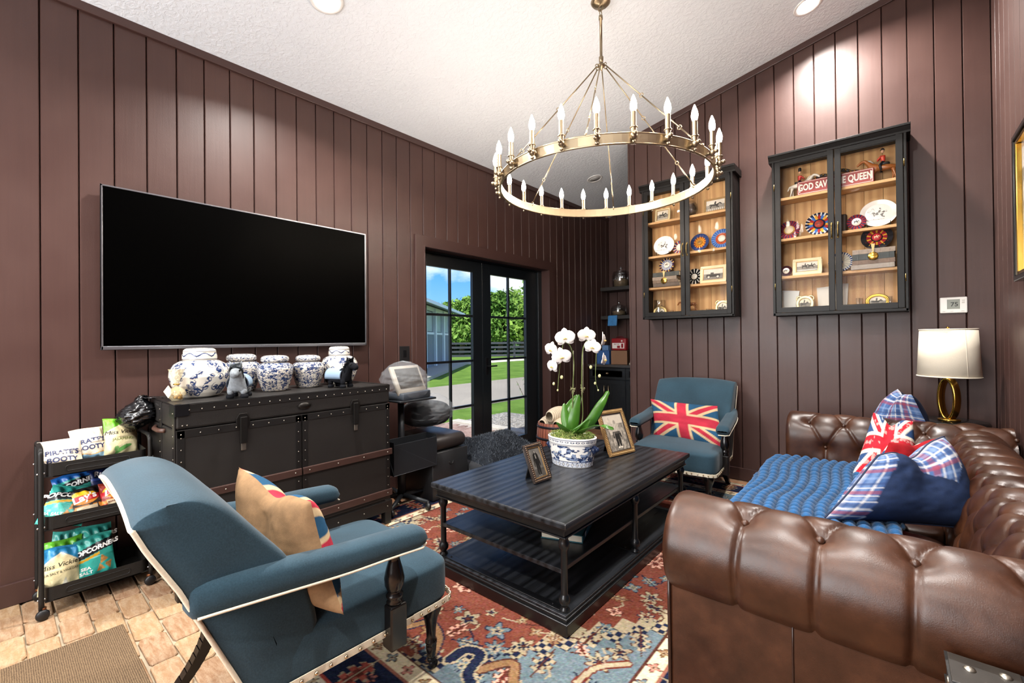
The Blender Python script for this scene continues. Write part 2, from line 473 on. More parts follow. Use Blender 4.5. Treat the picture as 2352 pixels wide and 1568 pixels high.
# ---- wall behind the camera
wf = structure('wall_front')
def f(m):
    y0, y1 = WF-.15, WF
    m.b2((WL-.1, y0, -.1), (-3.1, y1, 4.4)); m.b2((.1, y0, -.1), (WR+.1, y1, 4.4)); m.b2((-3.1, y0, -.1), (.1, y1, .75)); m.b2((-3.1, y0, 2.75), (.1, y1, 4.4))
slab('panelling', PAINT, f, wf)
win = structure('added_window_1')  # unseen window, added to go with the fill light behind the camera
m = MB()
for a, b in (((-3.1, .75), (.1, .82)), ((-3.1, 2.68), (.1, 2.75)), ((-3.1, .75), (-3.03, 2.75)), ((.03, .75), (.1, 2.75)), ((-1.53, .75), (-1.47, 2.75)), ((-3.1, 1.72), (.1, 1.76))):
    m.b2((a[0], WF-.1, a[1]), (b[0], WF-.03, b[1]))
m.build('added_window_frame', pm('black_window_paint', '#15171a', .4), win)
m = MB(); m.b2((-3.1, WF-.075, .75), (.1, WF-.07, 2.75)); m.build('pane', glass('added_window_pane'), win)
# ---- ceiling
def f(m):
    for z0 in (0, .12): pass
    vs = [(WL-.2, WF-.2, 0), (WR+.2, WF-.2, 0), (WR+.2, WA+.2, 0), (WL-.2, WA+.2, 0)]
    vs = [(x, y, ceil_z(x)) for x, y, _ in vs]+[(x, y, ceil_z(x)+.12) for x, y, _ in vs]
    m.add(vs, [(0, 1, 2, 3), (7, 6, 5, 4), (0, 4, 5, 1), (1, 5, 6, 2), (2, 6, 7, 3), (3, 7, 4, 0)])
tag(slab('ceiling', CEIL, f), kind='structure')
# ---- trims: ceiling mould and baseboards
def trimobj(name, fn):
    m = MB(); fn(m); return tag(m.build(name, TRIM, None, bevel=.003), kind='structure')
trimobj('trim_1', lambda m: m.b2((WL-.001, WF, zc-.05), (WL+.018, WA, zc+.004)))
def f(m):
    d = .055
    vs = []
    for x in (BX0, WR):
        z = ceil_z(x); vs += [(x, WB-.018, z-d), (x, WB+.001, z-d), (x, WB+.001, z+.004), (x, WB-.018, z+.004)]
    m.add(vs, [(0, 1, 2, 3), (7, 6, 5, 4), (0, 4, 5, 1), (1, 5, 6, 2), (2, 6, 7, 3), (3, 7, 4, 0)])
trimobj('trim_2', f)
trimobj('baseboard_left', lambda m: (m.b2((WL-.001, WF, 0), (WL+.016, DY0-.115, .115)), m.b2((WL-.001, DY1+.125, 0), (WL+.016, WA, .115))))
trimobj('baseboard_back', lambda m: m.b2((BX0, WB-.016, 0), (WR, WB+.001, .115)))
trimobj('baseboard_right', lambda m: m.b2((WR-.016, WF, 0), (WR+.001, WB, .115)))
# door casing
def f(m):
    m.b2((WL-.005, 2.623, 0), (WL+.022, DY0, DZ+.11)); m.b2((WL-.005, DY1, 0), (WL+.022, 4.907, DZ+.11)); m.b2((WL-.005, DY0, DZ), (WL+.022, DY1, DZ+.11))
    m.b2((WL-.17, DY0-.02, 0), (WL, DY0, DZ)); m.b2((WL-.17, DY1, 0), (WL, DY1+.02, DZ)); m.b2((WL-.17, DY0, DZ), (WL, DY1, DZ+.02))
    m.b2((WL+.02, DY0-.012, 0), (WL+.028, DY0, DZ+.012)); m.b2((WL+.02, DY1, 0), (WL+.028, DY1+.012, DZ+.012)); m.b2((WL+.02, DY0, DZ), (WL+.028, DY1, DZ+.012))
trimobj('trim_3', f)

# ---- the black glazed double door to the garden
DOORP = pm('black_door_paint', '#0d1216', .35, 0, .5, .1, 5)
PANE = glass('door_glass', (.97, .99, 1), 0, .02)
XD = WL-.155
m = MB()
m.b2((XD-.03, DY0, 2.245), (XD+.05, DY1, DZ)); m.b2((XD-.03, DY0, 0), (XD+.05, 2.72+.085, 2.245)); m.b2((XD-.03, 4.71-.0, 0), (XD+.05, DY1, 2.245)); m.b2((XD-.03, DY0, -.03), (XD+.06, DY1, .02))
tag(m.build('trim_4', DOORP, None, bevel=.003), kind='structure')
for n, (y0, y1) in enumerate(((2.808, 3.672), (3.676, 4.708))):
    d = structure('door_%d' % (n+1))
    g0, g1 = ((2.87, 3.53) if n == 0 else (3.818, 4.485)); zs = [.125, .61, 1.115, 1.62, 2.12]
    m = MB()
    m.b2((XD-.022, y0, .022), (XD+.022, g0, 2.243)); m.b2((XD-.022, g1, .022), (XD+.022, y1, 2.243))
    m.b2((XD-.022, g0, .022), (XD+.022, g1, zs[0])); m.b2((XD-.022, g0, zs[4]), (XD+.022, g1, 2.243))
    m.build('leaf_frame', DOORP, d, bevel=.004)
    ym = (g0+g1)/2
    for z in zs[1:4]:
        m = MB(); m.b2((XD-.014, g0, z-.013), (XD+.014, g1, z+.013)); m.build('muntin', DOORP, d, bevel=.003)
    m = MB(); m.b2((XD-.014, ym-.013, zs[0]), (XD+.014, ym+.013, zs[4])); m.build('muntin', DOORP, d, bevel=.003)
    for a, b in ((g0, ym-.013), (ym+.013, g1)):
        for z0, z1 in zip(zs[:-1], zs[1:]):
            m = MB(); m.b2((XD-.002, a-.003, z0), (XD+.002, b+.003, z1)); m.build('pane', PANE, d)
    if n == 1:
        m = MB(); m.cyl((XD+.02, 3.745, 1.04), (XD+.07, 3.745, 1.04), .011); m.cyl((XD+.066, 3.745, 1.04), (XD+.066, 3.87, 1.04), .009)
        m.b2((XD+.02, 3.725, .94), (XD+.028, 3.765, 1.14)); m.build('door_handle', BLACKM, d, bevel=.002)
# ---- floor: reclaimed brick pavers, laid as single bricks where they show
def _brickmat():
    t = NT('reclaimed_brick'); oi = t.n('ShaderNodeObjectInfo'); v = t.pos()
    base = t.ramp(oi.outputs['Random'], [(0, '#86674c'), (.3, '#967655'), (.55, '#7a5940'), (.8, '#a38562'), (1, '#8d6f4f')])
    st = t.noise(t.pos((7, 30, 10)), 1.5, 5, .7, .5); fine = t.noise(v, 70, 4, .7)
    c = t.mix(t.ramp(st, [(.4, 0.0), (.7, .55)]), base, '#b8a48a')
    c = t.mix(t.ramp(fine, [(.5, 0.0), (.72, .45)]), c, '#6e4a38')
    t.set(c, .75, 0, .3); t.bump(t.mix(.5, st, fine), .5, .006); return t.mat
BRICK = _brickmat()
def _mortar():
    t = NT('brick_floor_far'); v = t.pos()
    mp = t.n('ShaderNodeMapping'); t.l(v, mp.inputs[0]); mp.inputs['Location'].default_value = (0, 0, 0)
    br = t.n('ShaderNodeTexBrick'); t.l(mp.outputs[0], br.inputs['Vector'])
    br.inputs['Color1'].default_value = (*lin('#a9805f'), 1); br.inputs['Color2'].default_value = (*lin('#8f6650'), 1); br.inputs['Mortar'].default_value = (*lin('#8a7c6a'), 1)
    br.inputs['Scale'].default_value = 1; br.inputs['Brick Width'].default_value = .25; br.inputs['Row Height'].default_value = .108; br.inputs['Mortar Size'].default_value = .008
    c = t.mix(t.noise(v, 22, 4, .7), br.outputs[0], t.mix(1.0, br.outputs[0], '#d0c0b0', 'MULTIPLY'))
    t.set(c, .8, 0, .3); return t.mat
MORTAR = pm('pale_mortar', '#a39580', .9, 0, .2, .15, 40, 120)
fl = structure('floor')
m = MB(); m.b2((WL-.15, WF-.15, -.12), (WR+.15, WA+.15, -.012)); m.build('mortar_bed', MORTAR, fl)
BX_A, BX_B, BY_A, BY_B = WL+.0, -1.24, -.34, 1.07
m = MB()
m.b2((BX_B, WF, -.012), (WR, WA, -.004)); m.b2((WL, WF, -.012), (BX_B, BY_A, -.004)); m.b2((WL, BY_B, -.012), (BX_B, WA, -.004))
m.build('far_paving', _mortar(), fl)
vars_ = []
for q in range(6):
    m = MB(); L_, W_ = .242, .1; j = lambda a: random.uniform(-a, a)
    ring0 = [(-L_/2, -W_/2), (L_/2, -W_/2), (L_/2, W_/2), (-L_/2, W_/2)]
    o8 = []
    for (a, b) in ring0:
        sx = 1 if a > 0 else -1; sy = 1 if b > 0 else -1
        if sx*sy > 0: o8 += [(a-sx*.018+j(.006), b+j(.004)), (a+j(.003), b-sy*.012+j(.004))][::1 if False else (1 if sx*sy < 0 else -1)]
        else: o8 += [(a+j(.003), b-sy*.012+j(.004)), (a-sx*.018+j(.006), b+j(.004))][::-1 if False else -1]
    o8.sort(key=lambda p: math.atan2(p[1]/W_, p[0]/L_)); n = 8
    vs = [(x, y, -.012) for x, y in o8]+[(x, y, -.004) for x, y in o8]+[(x*.97, y*.93, j(.0012)) for x, y in o8]+[(j(.03), j(.015), j(.0008))]
    fs = [(i, (i+1) % n, n+(i+1) % n, n+i) for i in range(n)]+[(n+i, n+(i+1) % n, 2*n+(i+1) % n, 2*n+i) for i in range(n)]+[(2*n+i, 2*n+(i+1) % n, 3*n) for i in range(n)]
    m.add(vs, fs, 0, False); vars_.append(m.mesh('brick', BRICK))
row = 0; y = BY_A
while y < BY_B-.05:
    x = BX_A+(.125 if row % 2 else .25)-.125; off = random.uniform(-.02, .02)
    while x < BX_B+.12:
        xc = min(max(x+off, BX_A+.06), BX_B+.3)
        o = obj('brick', random.choice(vars_), fl, (xc, y+.054, random.uniform(-.0015, .0015)), (0, 0, random.choice((0, PI))+random.uniform(-.02, .02)))
        x += .25
    y += .108; row += 1
# ================================================================== chandelier and recessed lights
BULB = emis('lit_candle_bulb', '#ffeedb', 115)
def chandelier():
    cx, cy, R, z0, z1 = -1.532-.002, 2.75-.001, .712, 2.393, 2.45
    t = thing('ring_chandelier', 'large antique brass ring chandelier with lit candle bulbs hanging from the ceiling', 'chandelier', (cx, cy, 0))
    # ring band with rolled rims
    m = MB(); n = 96
    sec = [(R-.006, z0), (R+.006, z0), (R+.006, z1), (R-.006, z1)]
    m.grid(lambda u, v: (lambda a, q: (q[0]*math.cos(a), q[0]*math.sin(a), q[1]))(2*PI*u, sec[int(round(v*4)) % 4]), n, 4, True, True, sm=False)
    m.build('ring_band', BRASS, t)
    for z in (z0, z1):
        m = MB(); m.tube([((R+.002)*math.cos(2*PI*i/n), (R+.002)*math.sin(2*PI*i/n), z) for i in range(n)], .006, 8, True); m.build('rim', BRASS, t)
    # canopy, chain link, stem, hub
    zt = ceil_z(cx)
    m = MB(); m.lathe([(.001, zt+.012), (.065, zt+.012), (.068, zt-.012), (.055, zt-.026), (.012, zt-.034), (.001, zt-.036)], 28); m.build('canopy', BRASS, t)
    m = MB(); m.tube([(.018*math.cos(a), 0, zt-.052+.02*math.sin(a)) for a in np.linspace(0, 2*PI, 17)[:-1]], .0035, 6, True)
    m.tube([(0, .015*math.cos(a), zt-.085+.02*math.sin(a)) for a in np.linspace(0, 2*PI, 17)[:-1]], .0035, 6, True); m.build('chain', BRASS, t)
    m = MB(); m.lathe([(.001, 3.27), (.014, 3.27), (.016, 3.31), (.0095, 3.315), (.0095, zt-.13), (.014, zt-.13), (.014, zt-.105), (.001, zt-.1)], 16); m.build('stem', BRASS, t)
    m = MB(); m.lathe([(.001, 3.215), (.006, 3.22), (.012, 3.235), (.026, 3.245), (.026, 3.255), (.014, 3.262), (.014, 3.28), (.001, 3.282)], 20); m.build('hub', BRASS, t)
    # six hooked rods: upper, middle and lower link
    a0 = math.radians(112)
    for k in range(6):
        a = a0+k*PI/3; c, s = math.cos(a), math.sin(a)
        P = lambda r, z: Vector((r*c, r*s, z))
        A, B = P(.03, 3.245), P(R-.004, z1+.004)
        rod = None
        cuts = [0, .42, .80, 1]
        m = MB()
        for i in range(3):
            p, q = A.lerp(B, cuts[i]), A.lerp(B, cuts[i+1]); d = (q-p).normalized()
            hook = lambda o, sgn: [o+d*(sgn*.012*math.sin(w))+Vector((0, 0, 1))*(.012*(1-math.cos(w))-.0) for w in np.linspace(0, PI*1.35, 8)]
            m.tube([p+d*.006, q-d*.006], .0042, 8)
        m.build('suspension_rod', BRASS, t)
        for i in (0, 1, 2, 3):
            o = A.lerp(B, cuts[i]); d = (B-A).normalized(); up = Vector((-s, c, 0)).cross(d)
            mm = MB(); mm.tube([o+d*(.013*math.cos(w))+up*(.013*math.sin(w)) for w in np.linspace(.3, 2*PI*.9, 12)], .0032, 6); mm.build('hook', BRASS, t)
    # candle arms
    arm = MB(); sl = MB(); bl = MB()
    arm.cyl((R+.004, 0, z0+.03), (R+.03, 0, z0+.03), .009, n=10); arm.ball((R+.03, 0, z0+.03), .019, 12, 8); arm.ball((R+.052, 0, z0+.035), .013, 10, 8)
    arm.cyl((R+.03, 0, z0+.03), (R+.03, 0, z0+.075), .011, .017, n=12); arm.lathe([(.001, 0), (.021, .001), (.021, .006), (.001, .008)], 14, (R+.03, 0, z0+.068))
    arm.ball((R+.03, 0, z0-.002), .01, 10, 6)
    sl.cyl((R+.03, 0, z0+.072), (R+.03, 0, z0+.155), .0145, n=14)
    bl.lathe([(.001, .15), (.011, .155), (.0175, .175), (.0185, .19), (.015, .212), (.008, .232), (.003, .245), (.001, .248)], 12, (R+.03, 0, z0))
    ams, slm, blm = arm.mesh('candle_arm', BRASS), sl.mesh('candle_sleeve', BRASS), bl.mesh('bulb', BULB)
    N = 24
    for k in range(N):
        a = math.radians(-48.0)+2*PI*k/N
        o = obj('candle_arm', ams, t, None, (0, 0, a)); obj('candle_sleeve', slm, o); obj('bulb', blm, o)
chandelier()

LENS = emis('lit_downlight_lens', '#fff6ea', 22)
TRIMW = pm('white_light_trim', '#ededeb', .4, var=.03)
_ca = math.atan(.2077)
def downlight(x, y, label, on=True, power=68):
    z = ceil_z(x); t = thing('recessed_light' if on else 'ceiling_speaker', label, 'ceiling light' if on else 'speaker', (x, y, z), rot=(0, -_ca, 0))
    m = MB(); m.lathe([(.072, -.001), (.098, -.001), (.1, -.005), (.094, -.009), (.076, -.007), (.072, -.001)], 32); m.build('trim_ring', TRIMW, t)
    m = MB(); m.lathe([(.001, -.004), (.076, -.003), (.076, -.001), (.001, -.001)], 28); m.build('lens' if on else 'grille', LENS if on else pm('speaker_grille', '#cfcfcd', .7, bs=900), t)
    if on:
        l = light('downlight_beam', 'AREA', (0, 0, -.014), power, (1, .96, .91), .14, spread=2.6); l.parent = t
downlight(-.482, 4.104, 'bright round recessed ceiling light near the cabinet wall')
downlight(-2.663, 1.346, 'bright round recessed ceiling light above the television wall', power=74)
downlight(-.482, 1.346, 'round recessed ceiling light above the sofa')
downlight(-2.663, -.9, 'round recessed ceiling light behind the camera, near the left wall')
downlight(-.482, -1.1, 'round recessed ceiling light behind the camera, near the right wall')
downlight(-2.923, 5.034, 'unlit round ceiling speaker in the passage beyond the chandelier', False)
# ================================================================== television, trunk and what stands on it
def tv():
    t = thing('television', 'large black flat television with thin silver bezel mounted on the left wall', 'television', (WL, 1.235, 1.79))
    hw, hh = .835, .4745
    m = MB(); m.b2((.0, -.3, -.25), (.02, .3, .25)); m.build('wall_mount', BLACKM, t)
    m = MB(); m.b2((.018, -hw+.02, -hh+.02), (.052, hw-.02, hh-.02)); m.build('back_shell', BLACKP, t, bevel=.006)
    sv = pm('silver_bezel', '#8f9299', .3, .9, var=.04)
    m = MB(); w = .009
    m.b2((.04, -hw, hh-w), (.062, hw, hh)); m.b2((.04, -hw, -hh), (.062, hw, -hh+.02)); m.b2((.04, -hw, -hh), (.062, -hw+w, hh)); m.b2((.04, hw-w, -hh), (.062, hw, hh))
    m.build('bezel', sv, t, bevel=.002)
    scr = NT('black_screen').set('#000000', .35, 0, .03)
    m = MB(); m.b2((.05, -hw+w, -hh+.02), (.058, hw-w, hh-w)); m.build('screen', scr, t)
    text('maker_mark', 'SONY', .012, pm('mark_grey', '#6a6c70', .5), t, Matrix.Translation((.0625, 0.02, -hh+.0095)) @ Matrix(((0, 0, 1, 0), (1, 0, 0, 0), (0, 1, 0, 0), (0, 0, 0, 1))))
tv()

def leatherette():
    t = NT('black_trunk_leather'); v = t.pos()
    t.set(t.mix(t.noise(v, 9, 4, .6), '#131110', '#1f1c1a'), .5, 0, .45); t.bump(t.noise(v, 380, 2), .35, .002); return t.mat
LEATH = leatherette()
STRAP = pm('trunk_edge_strap', '#110f0e', .42, 0, .5, .2, 8)
WSTRAP = pm('dark_wood_batten', '#3a2722', .4, 0, .5, .25, 12)
TX0, TX1, TY0, TY1, TZ = -3.455, -2.85, .612, 1.9, 1.025
def trunk():
    t = thing('steamer_trunk', 'large black studded steamer trunk cabinet with brown battens under the television', 'trunk', ((TX0+TX1)/2, (TY0+TY1)/2, 0))
    ox, oy = (TX0+TX1)/2, (TY0+TY1)/2
    x0, x1, y0, y1 = TX0-ox, TX1-ox, TY0-oy, TY1-oy
    zl = .895; zb = .1
    m = MB(); m.b2((x0, y0, zb), (x1-.006, y1, zl-.003)); m.build('body', LEATH, t, bevel=.006)
    lid = MB(); lid.b2((x0, y0, zl), (x1-.004, y1, TZ)); lid = lid.build('lid', LEATH, t, bevel=.012)
    # door panels on the front with a gap in the middle
    for a, b in ((y0+.006, -.004), (.004, y1-.006)):
        m = MB(); m.b2((x1-.012, a, .19), (x1, b, zl-.006)); d = m.build('front_door', LEATH, t, bevel=.004)
        m = MB()
        for yy in (a, b-.034): m.b2((x1-.004, yy, .19), (x1+.003, yy+.034, zl-.006))
        m.b2((x1-.004, a, zl-.045), (x1+.003, b, zl-.006)); m.build('edge_strap', STRAP, d, bevel=.0015)
        nl = MB()
        for yy in (a+.017, b-.017):
            for z in np.arange(.23, zl-.02, .062): nl.ball((x1+.003, yy, z), .0036, 8, 4)
        for yy in np.linspace(a+.017, b-.017, 8): nl.ball((x1+.003, yy, zl-.026), .0044, 8, 4)
        tag(nl.build('nail_row', NAIL, d), kind='stuff')
    # lid straps and nails
    m = MB(); m.b2((x1-.006, y0, TZ-.045), (x1, y1, TZ+.001)); m.b2((x0, y0, TZ-.004), (x1, y0+.03, TZ+.003)); m.b2((x0, y1-.03, TZ-.004), (x1, y1, TZ+.003)); m.b2((x1-.03, y0, TZ-.004), (x1, y1, TZ+.003))
    m.build('edge_strap', STRAP, lid, bevel=.002)
    nl = MB()
    for yy in np.linspace(y0+.06, y1-.03, 22): nl.ball((x1+.001, yy, TZ-.03), .0044, 8, 4)
    for yy in (y0+.03, y0+.05): nl.ball((x1+.001, yy, zl+.02), .0044, 8, 4)
    tag(nl.build('nail_row', NAIL, lid), kind='stuff')
    m = MB(); m.b2((x1-.002, y0-.003, TZ-.06), (x1+.004, y0+.06, TZ+.004)); m.b2((x0+.5, y0-.005, TZ-.07), (x1, y0, TZ+.003)); m.build('corner_plate', BLACKM, lid, bevel=.002)
    # side straps with nails on the left end
    m = MB()
    for xx in (x1-.05, x0+.0, x0+.28): m.b2((xx, y0-.004, zb), (xx+.045, y0+.002, TZ-.003))
    m.build('end_strap', STRAP, t, bevel=.0015)
    nl = MB()
    for xx in (x1-.028, x0+.3, x0+.02):
        for z in np.arange(.14, TZ-.02, .06): nl.ball((xx, y0-.005, z), .0036, 8, 4)
    tag(nl.build('nail_row', NAIL, t), kind='stuff')
    m = MB(); m.tube([(x0+.2, y0-.004, .87), (x0+.24, y0-.02, .866), (x0+.34, y0-.02, .866), (x0+.4, y0-.004, .87)], .012, 8); m.build('end_handle', pm('brown_leather_handle', '#4c3329', .5), t)
    # wood battens: a thick belt and a lower one, and the base
    for z0, z1, dx in ((.515, .558, .014), (.215, .262, .012), (.1, .18, .008)):
        for a, b in ((y0-.006, -.004), (.004, y1+.008)):
            m = MB(); m.b2((x1-.004, a, z0), (x1+dx, b, z1)); bt = m.build('batten', WSTRAP if z0 > .11 else STRAP, t, bevel=.003)
            nl = MB()
            for yy in np.linspace(a+.04, b-.04, 4): nl.ball((x1+dx, yy, (z0+z1)/2), .005, 8, 4)
            tag(nl.build('nail_row', NAIL, bt), kind='stuff')
    for xx in (x0+.03, x1-.05):
        for yy in (y0+.002, y1-.05):
            m = MB(); m.b2((xx, yy, .0095 if xx > 0 and yy > 0 else 0), (xx+.055, yy+.05, zb+.09)); m.build('leg', STRAP, t, bevel=.004)
    # latches and keyhole plate
    for yy in (-.33, .365):
        m = MB(); m.prism([(yy-.036, zl-.02), (yy-.036, zl+.02), (yy-.02, zl+.05), (yy+.02, zl+.05), (yy+.036, zl+.02), (yy+.036, zl-.02), (yy+.02, zl-.045), (yy-.02, zl-.045)], x1, x1+.006, 'x')
        m.b2((x1+.004, yy-.018, zl-.12), (x1+.02, yy+.018, zl+.03)); la = m.build('latch', pm('aged_iron', '#2c2a28', .35, .8, var=.2), t, bevel=.003)
        m = MB(); m.b2((x1+.004, yy-.013, zl-.16), (x1+.012, yy+.013, zl-.105)); m.build('latch_tongue', pm('worn_steel', '#8b8378', .35, .9, var=.2), la, bevel=.003)
    m = MB(); m.lathe([(.001, 0), (.04, 0), (.038, .004), (.001, .005)], 20, (x1, .02, .945), axis='x', sy=.55); m.build('keyhole_plate', pm('aged_iron', '#2c2a28', .35, .8, var=.2), t)
trunk()

# ---- blue and white ginger jars
def jarcol(kind, seed, nu, nv, prof_r, prof_z):
    """printed decoration as an array of sRGB colours: u round the jar, v along the profile"""
    U, V = np.meshgrid(np.linspace(0, 1, nu, endpoint=False), np.linspace(0, 1, nv), indexing='ij')
    rm = max(prof_r); ang = U*2*PI; z = np.interp(V, np.linspace(0, 1, len(prof_z)), prof_z); r = np.interp(V, np.linspace(0, 1, len(prof_r)), prof_r)
    base = hx('#d6cfc2')*np.ones((nu, nv, 1)); ink = hx('#24365f'); mid = hx('#7384a4')
    d = np.zeros((nu, nv)); lt = np.zeros((nu, nv))
    g = np.random.default_rng(seed); x = ang*rm
    if kind == 'scroll':
        for k in range(130):
            ac = g.random()*2*PI; zc_ = g.uniform(.02, .235); s = g.uniform(.008, .02); ph = g.random()*6.28; h = g.choice([-1, 1])
            dx = ((ang-ac+PI) % (2*PI)-PI)*rm; dz = z-zc_; rr = np.hypot(dx, dz); th = np.arctan2(dz, dx)*h+ph
            sp = np.abs(((rr/s*1.1-th/(2*PI)) % 1)-.5)
            d = np.maximum(d, ((sp > .32) & (rr < s*1.25)).astype(float))
            leaf = (np.abs(dx*math.cos(ph)+dz*math.sin(ph)) < .004) & (np.abs(-dx*math.sin(ph)+dz*math.cos(ph)) < .014)
            d = np.maximum(d, leaf)
        for ac in np.arange(0, 2*PI, 2*PI/5):
            dx = ((ang-ac+PI) % (2*PI)-PI)*rm; dz = z-.05; rr = np.hypot(dx, dz); th = np.arctan2(dz, dx)
            fl_ = (rr < .04*(.55+.45*np.abs(np.cos(3*th)))) & (np.abs(np.sin(14*rr/.02)) > .35); d = np.maximum(d, fl_); 
    else:
        c = 34 if kind == 'fine' else 28
        n1 = fbm(U*2, V*1.3, seed, 2, c*.5); n2 = fbm(U*2+.3, V*1.3, seed+3, 2, c)
        d = ((np.abs(n1-.5) < .04) | (n2 > .62)).astype(float); lt = (n2 > .57).astype(float)
        for k in range(90):
            ac = g.random()*2*PI; zc_ = g.uniform(.02, .2); dx = ((ang-ac+PI) % (2*PI)-PI)*rm; dz = z-zc_; rr = np.hypot(dx, dz); th = np.arctan2(dz, dx)
            d = np.maximum(d, (rr < .013*(.7+.3*np.cos(5*th))) & (rr > .003))
    C = base*(1-lt[..., None]*.55)+mid*lt[..., None]*.55
    C = C*(1-d[..., None])+ink*d[..., None]
    return C, V, z
def jar(label, x, y, H, kind, seed, style):
    t = thing('ginger_jar', label, 'jar', (x, y, TZ+.003), rz=seed*.7, group='blue and white ginger jars on the trunk')
    if style in ('big', 'tall'): R = [(.30, 0), (.34, .02), (.40, .10), (.48, .25), (.52, .42), (.51, .55), (.44, .67), (.33, .735), (.285, .75), (.28, .765)]; lid = [(.30, .765), (.30, .86), (.29, .885), (.275, .89), (.285, .9), (.285, .945), (.24, .985), (.1, 1.0), (.0, 1.0)]
    else: R = [(.30, 0), (.32, .02), (.36, .12), (.42, .3), (.46, .5), (.465, .62), (.43, .72), (.34, .78), (.29, .795), (.285, .81)]; lid = [(.31, .81), (.355, .83), (.36, .9), (.34, .945), (.27, .985), (.12, 1.0), (.0, 1.0)]
    kr = .9 if style == 'tall' else 1
    style = 'big' if style == 'tall' else style
    for nm, pr, nv in (('jar_body', R, 150), ('jar_lid', lid, 50)):
        r = np.array([p[0] for p in pr])*H*kr; z = np.array([p[1] for p in pr])*H
        s = np.r_[0, np.cumsum(np.hypot(np.diff(r), np.diff(z)))]; s /= s[-1]; q = np.linspace(0, 1, nv)
        # smooth the profile
        rr = np.interp(q, s, r); zz = np.interp(q, s, z)
        for _ in range(3): rr[1:-1] = (rr[:-2]+2*rr[1:-1]+rr[2:])/4; zz[1:-1] = (zz[:-2]+2*zz[1:-1]+zz[2:])/4
        nu = 220; a = np.linspace(0, 2*PI, nu, endpoint=False)
        P = np.stack([np.outer(np.cos(a), rr), np.outer(np.sin(a), rr), np.outer(np.ones(nu), zz)], -1)
        C, V, _ = jarcol(kind, seed+(50 if nm == 'jar_lid' else 0), nu, nv, list(rr), list(zz))
        if nm == 'jar_body':
            edge = (V > .965) | (V < .02); C[edge] = hx('#d6cfc2'); C[(V > .945) & (V < .955)] = hx('#33466b')
            if style == 'big': C[(V > .87) & (V < .9)] = hx('#d6cfc2')
        else:
            if style == 'big':
                U = np.repeat(np.arange(nu)[:, None]/nu, nv, 1); C[:] = hx('#d6cfc2')
                wv = np.abs(V-.2-.07*np.sin(U*2*PI*7)) < .03; C[wv] = hx('#24365f'); C[(V > .36) & (V < .38)] = hx('#24365f'); C[(V > .02) & (V < .04)] = hx('#24365f')
                tp = (V > .6) & (fbm(U*4, V*2, seed, 3, 9) > .56); C[tp] = hx('#33466b')
        cgrid(nm, P, C, VC_CERAM, t, cu=True)
    m = MB(); m.lathe([(.001, .001), (R[0][0]*H*kr, .0), (R[0][0]*H*kr*.98, .004), (.001, .004)], 32); m.build('foot', pm('jar_foot_white', '#e6dfd2', .3), t)
jar('largest of the blue scroll-painted ginger jars, leftmost on the trunk', -3.2, .809, .292, 'scroll', 1, 'big')
jar('small blue floral jar behind the grey plush horse', -3.335, 1.078, .246, 'fine', 2, 'small')
jar('small dark blue floral jar in the middle of the row of five', -3.15, 1.217, .235, 'floral', 3, 'small')
jar('small pale blue floral jar, second from the right on the trunk', -3.2, 1.459, .228, 'fine', 4, 'small')
jar('tall blue scroll-painted ginger jar behind the black plush horse', -3.24, 1.716, .285, 'scroll', 5, 'tall')

